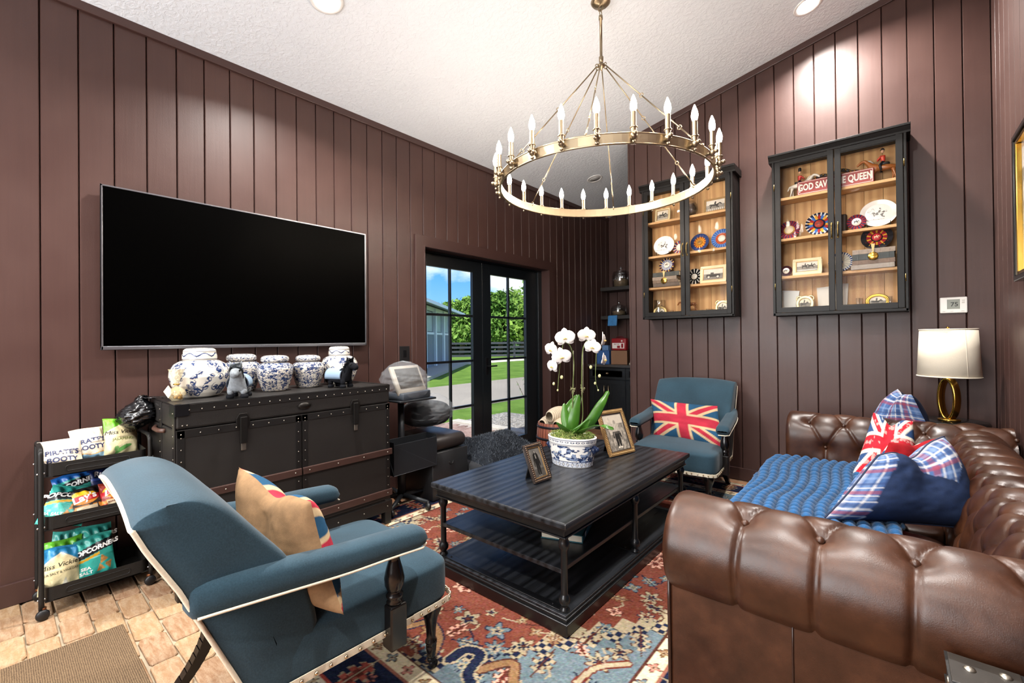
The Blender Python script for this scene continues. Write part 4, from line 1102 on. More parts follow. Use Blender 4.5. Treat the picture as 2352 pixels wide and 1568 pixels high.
def roll_piece(name, section, length, place, rows, links_fn, mat, parent, ds=.008, end0=True, end1=True, caps=.035):
    """leather roll: 2-D section (outward pointing left), swept over a length, with diamond tufts"""
    S2 = np.array(catmull(section, 10)); seg = np.r_[0, np.cumsum(np.hypot(*np.diff(S2, axis=0).T))]
    nt = int(seg[-1]/ds); tt = np.linspace(0, seg[-1], nt); py = np.interp(tt, seg, S2[:, 0]); pz = np.interp(tt, seg, S2[:, 1])
    ty, tz = np.gradient(py), np.gradient(pz); ln = np.hypot(ty, tz); ny_, nz_ = -tz/ln, ty/ln
    cen = np.array([py.mean(), pz.mean()])
    if (ny_*(py-cen[0])+nz_*(pz-cen[1])).mean() < 0: ny_, nz_ = -ny_, -nz_
    ns = int(length/ds); ss = np.linspace(0, length, ns); S, T = np.meshgrid(ss, tt, indexing='ij')
    btn, links = links_fn(seg[-1], rows)
    D = tuft_field(S, T, btn, links)
    k = np.ones(ns); off = np.zeros(ns)
    if end0:
        e = np.clip((caps-ss)/caps, 0, 1); k = np.minimum(k, 1-.16*(1-np.sqrt(1-e**2)))
    if end1:
        e = np.clip((ss-(length-caps))/caps, 0, 1); k = np.minimum(k, 1-.16*(1-np.sqrt(1-e**2)))
    Y = cen[0]+(py[None]-cen[0])*k[:, None]+ny_[None]*D; Z = cen[1]+(pz[None]-cen[1])*k[:, None]+nz_[None]*D
    P = np.zeros((ns, nt, 3))
    for i in range(ns): P[i] = np.stack(place(ss[i], Y[i], Z[i]), -1)
    C = np.ones((ns, nt, 3))
    o = cgrid(name, P, C, mat, parent)
    bm_ = MB(); bm_.ball((0, 0, 0), (.0125, .0125, .0125), 10, 6); bmesh_ = bm_.mesh('button', mat)
    for a in btn:
        i = int(np.clip(round(a[0]/length*(ns-1)), 0, ns-1)); j = int(np.clip(round(a[1]/seg[-1]*(nt-1)), 0, nt-1))
        p = P[i, j]; q = np.array(place(ss[i], np.array([py[j]]), np.array([pz[j]])), float).reshape(3)
        obj('button', bmesh_, o, tuple(p+(q-p)*.22))
    # end caps
    for flag, i in ((end0, 0), (end1, ns-1)):
        if flag:
            me = bpy.data.meshes.new('scroll_facing'); me.from_pydata([tuple(p) for p in P[i]], [], [tuple(range(nt))]); me.materials.append(mat); obj('scroll_facing', me, o)
    return o
def sofa():
    t = thing('chesterfield_sofa', 'brown leather chesterfield sofa with deep button tufting along the right wall', 'sofa', (-.05, 2.7, 0))
    ox, oy = -.05, 2.7
    XF, XB = -.6, .52
    # arm section around (0,0)=roll centre; inner side +, outer side -
    r = .165
    sec = [(.165, -.25), (.162, -.12)]+[(r*math.cos(a), r*math.sin(a)) for a in np.radians([5, 35, 62, 90, 118, 146, 175, 205, 228])]+[(-.093, -.118)]
    def arm_links(Lt, rows):
        btn, links = [], []
        off = .235
        xs = [off+.2*i for i in range(5)]
        t1, t2, t3 = .57, .395, .20       # outer-top row, inner-top row, inner-face row
        for i, s in enumerate(xs):
            btn.append((s, t1)); links.append(((s, t1), (s-.012, Lt+.02)))
        ys = [off-.1+.2*i for i in range(6)]
        for s in ys: btn.append((s, t2))
        for s in xs: btn.append((s, t3)); links.append(((s, t3), (s, -.02)))
        for s in xs:
            for q in ys:
                if abs(abs(s-q)-.1) < .02: links.append(((s, t1), (q, t2))); links.append(((s, t3), (q, t2)))
        return btn, links
    for sy, yc in ((1, 1.585), (-1, 3.815)):
        roll_piece('arm', sec, XB-XF, (lambda s, Y, Z, sy=sy, yc=yc: (np.full_like(Y, XF+s-ox), yc+sy*Y-oy, .64+Z)), 3, arm_links, HIDE, t, .0075, True, False)
        yo = yc-sy*.112; yi = yc+sy*.14
        m = MB(); m.b2((XF+.012-ox, yo-oy, .05), (XB-ox, yi-oy, .56)); p = m.build('arm_panel', HIDE, t, bevel=.012)
        m = MB(); m.tube([(XF+.012-ox, yo-sy*.001-oy, z) for z in np.linspace(.06, .55, 6)], .006, 8); m.build('piping', pm('dark_piping', '#2a1812', .35), p); m = MB(); m.tube([(XF+.37-ox, yo-sy*.001-oy, z) for z in np.linspace(.06, .55, 6)], .003, 6); m.build('panel_seam', pm('dark_piping', '#2a1812', .35), p)
    # back roll, inner face towards -x
    rb = .15
    secb = [(.20, -.28), (.19, -.14)]+[(rb*math.cos(a), rb*math.sin(a)) for a in np.radians([12, 40, 65, 90, 120, 150, 180, 210, 230])]
    def back_links(Lt, rows):
        btn, links = [], []
        n = 13; sp = .185; s0 = .14
        rowsT = [.50, .365, .235, .11]
        for j, tv_ in enumerate(rowsT):
            for i in range(n+(j % 2)):
                s = s0+sp*i-(sp/2 if j % 2 else 0); btn.append((s, tv_))
                if j == 0: links.append(((s, tv_), (s, Lt+.02)))
                if j+1 < len(rowsT):
                    for e in (-sp/2, sp/2): links.append(((s, tv_), (s+e, rowsT[j+1])))
                if j == len(rowsT)-1: links.append(((s, tv_), (s, -.02)))
        return btn, links
    roll_piece('back', secb, 2.58, (lambda s, Y, Z: (.36-Y-ox, 1.42+s-oy+0*Y, .645+Z)), 4, back_links, HIDE, t, .0085, True, True)
    m = MB(); m.b2((.36-.05-ox, 1.47-oy, .05), (.46-ox, 3.93-oy, .6)); m.build('back_panel', HIDE, t, bevel=.01)
    # seat: base rail and two loose cushions
    m = MB(); m.b2((XF+.03-ox, 1.72-oy, .09), (.3-ox, 3.68-oy, .30)); m.build('seat_rail', HIDE, t, bevel=.02)
    for a, b in ((1.745, 2.695), (2.705, 3.655)):
        m = MB(); superq(m, (-.20, (a+b)/2-oy, .385), (.84, b-a, .17), .2, 48, 20, .22); m.build('seat_cushion', HIDE, t)
    for xx in (XF+.08, XB-.1):
        for yy in (1.55, 3.85):
            m = MB(); m.lathe([(.001, .0095 if xx < 0 else 0), (.028, .0095 if xx < 0 else 0), (.038, .02), (.036, .05), (.03, .055), (.001, .055)], 14, (xx-ox, yy-oy, 0)); m.build('bun_foot', EBONY, t)
sofa()

# ---- blue plush throw over the seat and its front edge
def throw():
    pth = np.array(catmull([(.02, .515), (-.15, .505), (-.35, .50), (-.55, .495), (-.645, .47), (-.672, .40), (-.675, .30), (-.67, .16)], 14)); seg = np.r_[0, np.cumsum(np.hypot(*np.diff(pth, axis=0).T))]
    nt = 210; tt = np.linspace(0, seg[-1], nt); X = np.interp(tt, seg, pth[:, 0]); Z = np.interp(tt, seg, pth[:, 1])
    tx, tz = np.gradient(X), np.gradient(Z); ln = np.hypot(tx, tz); nx_, nz_ = tz/ln, -tx/ln
    if nz_[0] < 0: nx_, nz_ = -nx_, -nz_
    y0, y1 = 1.80, 3.60; ns = 330; yy = np.linspace(y0, y1, ns)
    S, T = np.meshgrid(yy, tt, indexing='ij')
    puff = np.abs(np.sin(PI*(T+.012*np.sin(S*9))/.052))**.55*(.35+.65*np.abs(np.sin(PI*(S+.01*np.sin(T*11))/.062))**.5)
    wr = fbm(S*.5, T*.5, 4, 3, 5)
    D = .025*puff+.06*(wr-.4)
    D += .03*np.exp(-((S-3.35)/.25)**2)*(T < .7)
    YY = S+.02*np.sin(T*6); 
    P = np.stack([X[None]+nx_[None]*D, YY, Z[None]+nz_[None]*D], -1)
    C = hx('#204d78')*np.ones((ns, nt, 1)); k = (puff[..., None])**1.2; C = C*(.62+.5*k)*(.9+.2*wr[..., None]); C += np.array([.02, .03, .04])*k  # shade between the bobbles is put into the colour, tips lightened
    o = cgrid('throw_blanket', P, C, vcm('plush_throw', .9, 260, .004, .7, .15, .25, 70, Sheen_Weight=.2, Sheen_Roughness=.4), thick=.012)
    tag(o, 'blue bobbled plush throw blanket spread over the sofa seat', 'blanket')
throw()

# ---- cushions
def cushion(name, label, P00, P10, P01, P11, th, front, back, chop=.0, n=60, group=None, cat='cushion', seam=None, pinch=.06, seed=0):
    """cushion spanned by its four corners (bottom start, bottom end, top start, top end); front face looks along up x across"""
    P00, P10, P01, P11 = [np.array(p, float) for p in (P00, P10, P01, P11)]
    c = (P00+P10)/2
    t = thing(name, label, cat, tuple(c), group=group)
    u = np.linspace(-1, 1, n); U, V = np.meshgrid(u, u, indexing='ij')
    a = U*(1-pinch*(1-V**2)*np.abs(U)**3); b = V*(1-pinch*(1-U**2)*np.abs(V)**3)-chop*np.exp(-(U/.33)**2)*((V+1)/2)**2.2
    s_, r_ = ((a+1)/2)[..., None], ((b+1)/2)[..., None]
    B = (P00*(1-s_)+P10*s_)*(1-r_)+(P01*(1-s_)+P11*s_)*r_-c
    du = (P10+P11-P00-P01); dv = (P01+P11-P00-P10); nn = np.cross(dv, du); nn /= np.linalg.norm(nn)
    bul = np.clip((1-np.abs(U)**2.6)*(1-np.abs(V)**2.6), 0, 1)**.55
    wr = fbm(U*.5+.5, V*.5+.5, seed+2, 3, 4)-.5
    k = .5*(1-np.exp(-(U/.3)**2)*.35*(chop > 0)*np.clip(V+.3, 0, 1))
    for nm, sg, col in (('front_face', 1, front), ('back_face', -1, back)):
        y = sg*bul*th*k+bul*wr*.03
        cgrid(nm, B+nn*y[..., None], col((U+1)/2, (V+1)/2), VC_CLOTH, t)
    if seam is not None:
        e = [(i, 0) for i in range(n)]+[(n-1, j) for j in range(n)]+[(i, n-1) for i in range(n)[::-1]]+[(0, j) for j in range(n)[::-1]]
        m = MB(); m.tube([tuple(B[q]) for q in e[::2]], .0045, 6, True); m.build('piping', seam, t)
    return t
def solid(c, v=.08, seed=1, weave=True):
    c = hx(c)
    def f(u, v_):
        C = c*np.ones(u.shape+(1,)); nse = fbm(u, v_, seed, 3, 20)-.5; return np.clip(C*(1+v*2*nse[..., None]), 0, 1)
    return f
def plaid(u, v):
    C = np.ones(u.shape+(3,))*hx('#3f5a86'); p = 3.2
    a, b = (u*p) % 1, (v*p) % 1; red, cream, navy, lt = hx('#8e3140'), hx('#d9cfc4'), hx('#26355c'), hx('#8b9cba')
    for q in (a, b):
        k = (q > .30) & (q < .46); C[k] = C[k]*.45+red*.55
        k = (q > .52) & (q < .62); C[k] = C[k]*.35+cream*.65
        k = (q > .70) & (q < .82); C[k] = C[k]*.55+navy*.45
        k = (q > .18) & (q < .22); C[k] = C[k]*.3+cream*.7
        k = (q > .92) & (q < .95); C[k] = C[k]*.3+cream*.7
        k = (q > .0) & (q < .1); C[k] = C[k]*.6+lt*.4
    return C
def jack(u, v, asp=1.0, red='#b3202e', white='#e6ddcb', blue='#2d4a76', worn=0, scale=1.0, mg=0):
    R_, W_, B_ = hx(red), hx(white), hx(blue)
    x = (u-.5)*2*asp*scale; y = (v-.5)*2*scale; C = np.ones(u.shape+(3,))*B_; A = asp*1.0
    d1 = np.abs(x/A-y)/math.hypot(1/A, 1); d2 = np.abs(x/A+y)/math.hypot(1/A, 1)
    for d in (d1, d2): C[d < .2] = W_
    for d in (d1, d2): C[d < .085] = R_
    C[(np.abs(x) < .30) | (np.abs(y) < .30)] = W_; C[(np.abs(x) < .20) | (np.abs(y) < .20)] = R_
    if worn: C = np.where((fbm(u, v, 8, 4, 14) > .64)[..., None], C*.4+W_*.6, C)
    return np.clip(C*(.92+.16*fbm(u, v, 5, 3, 10)[..., None]), 0, 1)
def frame_from(origin, xdir, updir):
    x = Vector(xdir).normalized(); z = Vector(updir); z = (z-x*z.dot(x)).normalized(); y = z.cross(x)
    M = Matrix(((x.x, y.x, z.x, origin[0]), (x.y, y.y, z.y, origin[1]), (x.z, y.z, z.z, origin[2]), (0, 0, 0, 1))); return M
DEN = solid('#1d2b48', .16, 3)
SE = pm('cushion_seam', '#1b2742', .8)
G_ = 'scatter cushions on the sofa'
SW = pm('cushion_cord', '#b29a78', .8)
FLAG = lambda u, v: jack(u, v, 1.0, '#a3283a', '#b8a07c', '#1e4866')
TAUPE = solid('#85694c', .12, 6)
RED = solid('#96141c', .08)
JK = lambda u, v: jack(u, v, 1.0, worn=1)
def DENP(u, v):
    C = DEN(u, v); P = plaid(u, v); k = (u > .80+.06*np.sin(v*3)) | inpoly(u, v, np.array([(.0, 1.02), (.27, .5), (.56, .74), (.56, 1.02)])); C[k] = P[k]; return C
cushion('throw_cushion', 'denim and plaid cushion nearest the camera on the sofa', at(2268, 1218, 1.83), at(1890, 1192, 2.0), at(2168, 1002, 2.10), at(2016, 1046, 1.93), .27, DENP, plaid, .3, seam=SE, group=G_, seed=1, pinch=.05)
cushion('throw_cushion', 'red-backed union flag cushion behind the nearest denim cushion', at(2190, 1150, 2.28), at(1975, 1135, 2.34), at(2152, 1006, 2.42), at(2042, 1016, 2.32), .14, RED, JK, .14, group=G_, seed=2)
cushion('throw_cushion', 'union flag cushion with worn print in the middle of the sofa', at(2120, 1110, 2.5), at(1950, 1105, 2.62), at(2097, 967, 2.62), at(2006, 947, 2.85), .16, JK, RED, .25, group=G_, seed=3)
cushion('throw_cushion', 'plaid cushion with a navy back farthest from the camera on the sofa', at(2160, 1020, 2.78), at(1968, 1020, 3.2), at(2094, 906, 2.82), at(2062, 893, 3.22), .2, plaid, solid('#161d33', .12), .1, group=G_, seed=4)
cushion('flag_cushion', 'taupe-backed union flag cushion tilted on the foreground armchair', at(600, 1330, 1.64), at(790, 1412, 1.405), at(548, 1072, 1.70), at(714, 1152, 1.45), .19, FLAG, TAUPE, .2, group='union flag cushions on the armchairs', seed=7)
_q = lambda x, y, Y: atY(x, y, Y)
cushion('flag_cushion', 'union flag cushion on the blue armchair by the wall', _q(1500, 1003, 3.86), _q(1672, 1034, 3.80), _q(1494, 916, 4.0), _q(1648, 932, 4.02), .15, TAUPE, lambda u, v: jack(u, v, 1.5, '#a3283a', '#b8a07c', '#1e4866'), 0, group='union flag cushions on the armchairs', seed=8)
# ================================================================== snack trolley and crisp bags
def cart():
    x0, x1, y0, y1 = -3.485, -3.2, .15, .57
    cx, cy = (x0+x1)/2, (y0+y1)/2; hx_, hy = (x1-x0)/2, (y1-y0)/2
    t = thing('snack_trolley', 'narrow black metal three-tier trolley on casters filled with crisp bags', 'trolley', (cx, cy, 0))
    mt = pm('black_powder_coat', '#1a1918', .5, .2, .4, .2, 30, 500)
    for z0, z1 in ((.69, .758), (.427, .495), (.076, .146)):
        m = MB()
        m.b2((-hx_+.01, -hy+.012, z0), (hx_, hy-.012, z0+.004))
        r = .03; n = 6; out = []
        for (ax, ay, a0) in ((hx_-r, hy-.012-r, 0), (-hx_+.01+r, hy-.012-r, 90), (-hx_+.01+r, -hy+.012+r, 180), (hx_-r, -hy+.012+r, 270)):
            for k in range(n+1): a = math.radians(a0+90*k/n); out.append((ax+r*math.cos(a), ay+r*math.sin(a)))
        k = len(out); vs = [(x, y, z0) for x, y in out]+[(x, y, z1) for x, y in out]+[(x*.985, y*.985, z1) for x, y in out]+[(x*.985, y*.985, z0) for x, y in out]
        m.add(vs, [(i, (i+1) % k, k+(i+1) % k, k+i) for i in range(k)]+[(k+i, k+(i+1) % k, 2*k+(i+1) % k, 2*k+i) for i in range(k)]+[(2*k+i, 2*k+(i+1) % k, 3*k+(i+1) % k, 3*k+i) for i in range(k)])
        tr = m.build('tray', mt, t)
        zc_ = (z0+z1)/2; h2 = .014
        pts = [(hx_+.001, -hy+.1+q*(2*hy-.2), zc_-h2) for q in np.linspace(0, 1, 8)]+[(hx_+.001, hy-.1+h2*math.sin(a), zc_-h2*math.cos(a)) for a in np.linspace(.3, PI-.3, 6)]+[(hx_+.001, hy-.1-q*(2*hy-.2), zc_+h2) for q in np.linspace(0, 1, 8)]+[(hx_+.001, -hy+.1-h2*math.sin(a), zc_+h2*math.cos(a)) for a in np.linspace(.3, PI-.3, 6)]
        m = MB(); m.tube(pts, .0018, 5, True); m.build('embossed_slot', mt, tr)
    for sy in (-1, 1):
        yy = sy*hy
        pts = catmull([(hx_+.004, yy, .05), (hx_+.004, yy, .4), (hx_+.004, yy, .78), (hx_-.006, yy, .815), (hx_-.035, yy, .832), (0, yy, .834), (-hx_+.035, yy, .832), (-hx_+.006, yy, .815), (-hx_, yy, .78), (-hx_, yy, .4), (-hx_, yy, .05)], 6)
        m = MB(); m.tube(pts, .0105, 10); fr = m.build('end_rail', mt, t)
        m = MB()
        for z in (.715, .45, .1):
            for xx in (hx_+.004, -hx_): m.ball((xx+(.0 if True else 0), yy+sy*.011, z), .005, 8, 5); m.ball((xx, yy-sy*.011, z), .005, 8, 5)
        tag(m.build('rivet', STEEL, fr), kind='stuff')
        for xx in (hx_-.006, -hx_+.012):
            m = MB(); m.cyl((xx+.006, yy-sy*.004, .045), (xx+.006, yy-sy*.004, .06), .014, n=12); m.b2((xx-.004, yy-.012-sy*.004, .02), (xx+.016, yy+.012-sy*.004, .048)); c = m.build('caster_fork', pm('copper_fork', '#8a5a3c', .35, .9), t, bevel=.002)
            m = MB(); m.lathe([(.001, -.011), (.022, -.011), (.0255, -.006), (.0255, .006), (.022, .011), (.001, .011)], 20, (xx+.018, yy-sy*.004, .0265), axis='x'); m.build('caster_wheel', BLACKP, c)
cart()

def bag(name, label, y, x, z, w, h, col, texts, lean=12, yaw=0, roll=0, T=.05, seed=0, group='crisp bags on the trolley', foldtop=0):
    """flat crisp bag with crimped seals: local x to the viewer's right, z up, front towards -y (world +x)"""
    t = thing(name, label, 'snack bag', (x, y, z), group=group)
    t.rotation_mode = 'QUATERNION'
    q = Matrix.Rotation(math.radians(90+yaw), 3, 'Z') @ Matrix.Rotation(math.radians(-lean), 3, 'X') @ Matrix.Rotation(math.radians(roll), 3, 'Y')
    t.rotation_quaternion = q.to_quaternion()
    n1, n2 = 56, 64
    U, V = np.meshgrid(np.linspace(0, 1, n1), np.linspace(0, 1, n2), indexing='ij')
    ph = seed*1.7
    def wdt(v): return w*(1-.05*np.exp(-((v-.5)/.22)**2)*0-.045*np.sin(PI*v))
    def body(u, v): return np.clip((1-np.abs(2*u-1)**2.2), 0, 1)**.7*np.clip((1-np.abs((v-.5)/.46)**3), 0, 1)**.75
    def frontY(u, v):
        b = body(u, v); cr = .006*np.sin(u*23+ph+4*v)*np.exp(-((v-.86)/.1)**2)+.005*np.sin(u*17+ph)*np.exp(-((v-.13)/.1)**2)+.007*np.sin(9*v+7*u+ph)*b*(1-b)*3
        return -(T*b+cr*np.clip(b*4, 0, 1)+.0015)-.004*np.sin(u*6+ph)*(v > .5)
    fy = frontY(U, V); by = -fy-.008*np.sin(U*6+ph)*(V > .5)
    X = (U-.5)*wdt(V); Z = V*h*(1-.02*np.sin(U*5+ph))
    cr_ = (np.minimum(V, 1-V) < .05)*np.sin(U*150)*.0012
    f = cgrid('front_film', np.stack([X, fy+cr_, Z], -1), col(U, V), VC_FOIL, t)
    cgrid('back_film', np.stack([X, by+cr_, Z], -1), col(U, V)*.0+col(U, V).mean((0, 1)), VC_FOIL, t)
    for tx in texts:
        s, u, v, size = tx[:4]; o = dict(tx[4]) if len(tx) > 4 else {}
        c = o.pop('col', '#20203a'); rot = math.radians(o.pop('rot', 0)); nm = o.pop('name', 'lettering')
        def warp(a, b, e, u=u, v=v, rot=rot):
            aa = a*math.cos(rot)-b*math.sin(rot); bb = a*math.sin(rot)+b*math.cos(rot)
            uu = u+aa/w; vv = v+bb/h; return (aa+(u-.5)*w, float(frontY(np.array(min(max(uu, .0), 1.)), np.array(min(max(vv, 0.), 1.))))-.0012-e, (v*h+bb))
        text(nm, s, size, pm('ink_'+c[1:], c, .45, var=0), f, None, .0002, warp=warp, **o)
    return t
def lerpc(a, b, k): return hx(a)*(1-k[..., None])+hx(b)*k[..., None]
def c_pirate(U, V):
    C = np.ones(U.shape+(3,))*hx('#d9c9b4'); C = C*(.93+.14*fbm(U, V, 3, 3, 4)[..., None]); k = V < .16+.03*np.sin(U*9); C[k] = hx('#8fb9d4'); k = np.abs(V-.17-.03*np.sin(U*9)) < .012; C[k] = hx('#d9a04a'); return C
def c_vick(top, pepper=False):
    def f(U, V):
        C = np.ones(U.shape+(3,))*hx('#dccfa2'); k = V > .80-.28*np.abs(U-.5)**1.2*2+.06; C[k] = hx(top); C = C*(.92+.16*fbm(U, V, 5, 3, 5)[..., None])
        k = (np.abs(V-(.84-.28*np.abs(U-.5)**1.2*2)) < .012); C[k] = hx('#efe6c4')
        if pepper:
            d = ((U-.5)*math.cos(.35)+(V-.2)*math.sin(.35), -(U-.5)*math.sin(.35)+(V-.2)*math.cos(.35)); k = np.abs(d[1]+.25*(d[0]-.05)**2*2) < .06*np.clip(1-np.abs(d[0]/.26)**2, 0, 1)**.5; C[k] = hx('#5f9a4e')
            k = (U-.32)**2+((V-.2)*1.1)**2 < .006; C[k] = hx('#86b86a')
        else:
            k = (np.abs(U-.62) < .09*np.clip(1-(V/.3)**2, 0, 1)) & (V < .3); C[k] = hx('#b9b5a5')
        return np.clip(C, 0, 1)
    return f
def c_pop(U, V):
    C = np.ones(U.shape+(3,))*hx('#39a99c'); C = C*(.85+.3*fbm(U, V, 6, 3, 4)[..., None]); k = np.abs(V-(.70+.13*(U-.5))) < .105; C[k] = hx('#15181c')
    k = (np.abs(V-(.55+.13*(U-.5))) < .03) & (U < .6); C[k] = hx('#d8a52c')
    for (a, b, s, r) in ((.66, .42, .17, .3), (.78, .26, .16, 1.2), (.55, .22, .15, 2.2)):
        x, y = (U-a), (V-b)*1.25; p = x*math.cos(r)+y*math.sin(r); q = -x*math.sin(r)+y*math.cos(r); k = (q > -s*.55) & (np.abs(p) < (s*.75-q)*.6); C[k] = hx('#c08a4c')*(.75+.5*fbm(U[k]*3, V[k]*3, 4, 3, 12)[..., None])
    return np.clip(C, 0, 1)
def c_popblue(U, V):
    C = c_pop(U, V); C[V > .84] = hx('#1f63b4'); return C
def c_lays(dark):
    def f(U, V):
        C = np.ones(U.shape+(3,))*hx(dark)*(.8+.5*fbm(U, V, 7, 3, 5)[..., None])
        k = (V < .36) & (fbm(U, V, 9, 3, 5) > .42); C[k] = hx('#d98f3c'); k = (V < .2) & (fbm(U, V, 2, 3, 6) > .5); C[k] = hx('#c4472c')
        k = (np.abs(U-.5) < .3) & (np.abs(V-.24) < .09); C[k] = hx('#e6d3b2')
        k = ((U-.5)/.42)**2+((V-.62)/.235)**2 < 1; C[k] = lerpc('#f6c21f', '#d98312', np.clip((.75-V)/.3, 0, 1))[k]
        k = np.abs(V-(.59+.16*(U-.5)+.05*np.sin(U*6))) < .085; k &= np.abs(U-.5) < .5; C[k] = hx('#c21e2a'); return np.clip(C, 0, 1)
    return f
def c_ruff(U, V):
    C = np.ones(U.shape+(3,))*hx('#17295e')*(.8+.4*fbm(U, V, 8, 3, 5)[..., None]); k = np.abs(V-.72) < .035; C[k] = hx('#3b54a0'); return np.clip(C, 0, 1)
def c_teal(U, V): return np.clip(np.ones(U.shape+(3,))*hx('#3f9c93')*(.8+.4*fbm(U, V, 5, 3, 5)[..., None]), 0, 1)
pt = lambda a, b: [("PIRATE'S", .5, a, .034, dict(col='#26325c', bold=.0008)), ('BOOTY', .5, b, .034, dict(col='#26325c', bold=.0008))]
XT = -3.345
bag('crisp_bag', "cream Pirate's Booty snack bag at the left of the top tray", .232, -3.30, .70, .165, .165, c_pirate, pt(.5, .27), 30, 8, 2, .032, 1)
bag('crisp_bag', "cream Pirate's Booty snack bag in the middle of the top tray", .352, -3.36, .715, .14, .18, c_pirate, pt(.56, .36), 22, 8, -4, .03, 2)
bag('crisp_bag', "green-topped Miss Vickie's jalapeño crisp bag on the top tray", .475, -3.375, .71, .155, .215, c_vick('#6fbf2e', True), [("Miss Vickie's", .5, .62, .030, dict(col='#1d1f18', shear=.25)), ('JALAPEÑO', .5, .44, .019, dict(col='#6b7a3a'))], 12, 8, 2, .035, 3)
pp = lambda s=.034: [('POPCORNERS', .5, .70, s, dict(col='#f2f2ee', shear=.25, bold=.0014, rot=7))]
bag('crisp_bag', 'teal PopCorners bag tilting out past the trolley post on the middle tray', .212, -3.235, .435, .175, .215, c_pop, pp()+[('SEA SALT', .25, .22, .02, dict(col='#f2f2ee', bold=.0006))], 40, 6, 24, .028, 4)
bag('crisp_bag', 'blue-topped PopCorners bag behind the tilted one on the middle tray', .31, -3.40, .445, .165, .205, c_popblue, pp(.032), 16, 6, -8, .028, 5)
bag('crisp_bag', "black Lay's crisp bag at the front of the middle tray", .325, -3.25, .437, .145, .165, c_lays('#2a2220'), [("Lay's", .5, .61, .05, dict(col='#ffffff', bold=.0016, shear=.15, rot=8))], 34, 6, -6, .03, 6)
bag('crisp_bag', "small orange Lay's barbecue crisp bag on the middle tray", .43, -3.27, .45, .11, .145, c_lays('#8a2c1c'), [("Lay's", .5, .61, .042, dict(col='#ffffff', bold=.0014, shear=.15, rot=8)), ('BARBECUE', .5, .25, .012, dict(col='#7a2418'))], 24, 6, 0, .03, 7)
bag('crisp_bag', 'navy Ruffles crisp bag at the back of the middle tray', .405, -3.415, .445, .15, .2, c_ruff, [('Ruffles', .5, .85, .036, dict(col='#e8e4ea', bold=.0012, shear=.2))], 12, 6, 3, .028, 8)
bag('crisp_bag', "cream Miss Vickie's sea salt and vinegar crisp bag on the bottom tray", .215, -3.27, .088, .155, .215, c_vick('#2b86b8'), [("Miss Vickie's", .5, .6, .031, dict(col='#1d1f18', shear=.25, rot=5)), ('SEA SALT & VINEGAR', .5, .44, .0145, dict(col='#5a5a48', rot=5))], 14, 6, 4, .033, 9)
bag('crisp_bag', 'green crisp bag squeezed behind the sea salt bag on the bottom tray', .245, -3.36, .088, .165, .225, c_vick('#5fae2f'), [], 12, 6, -2, .028, 10)
bag('crisp_bag', 'plain teal snack bag at the back left of the bottom tray', .235, -3.425, .088, .13, .25, c_teal, [], 8, 6, 9, .022, 11)
bag('crisp_bag', 'teal PopCorners sea salt bag at the front of the bottom tray', .365, -3.29, .088, .155, .225, c_pop, pp(.031)+[('SEA', .2, .3, .022, dict(col='#f2f2ee', bold=.0008)), ('SALT', .2, .2, .022, dict(col='#f2f2ee', bold=.0008))], 14, 6, -3, .033, 12)
bag('crisp_bag', 'teal PopCorners bag standing behind another on the bottom tray', .375, -3.385, .088, .15, .25, c_pop, pp(.03), 12, 6, -2, .028, 13)
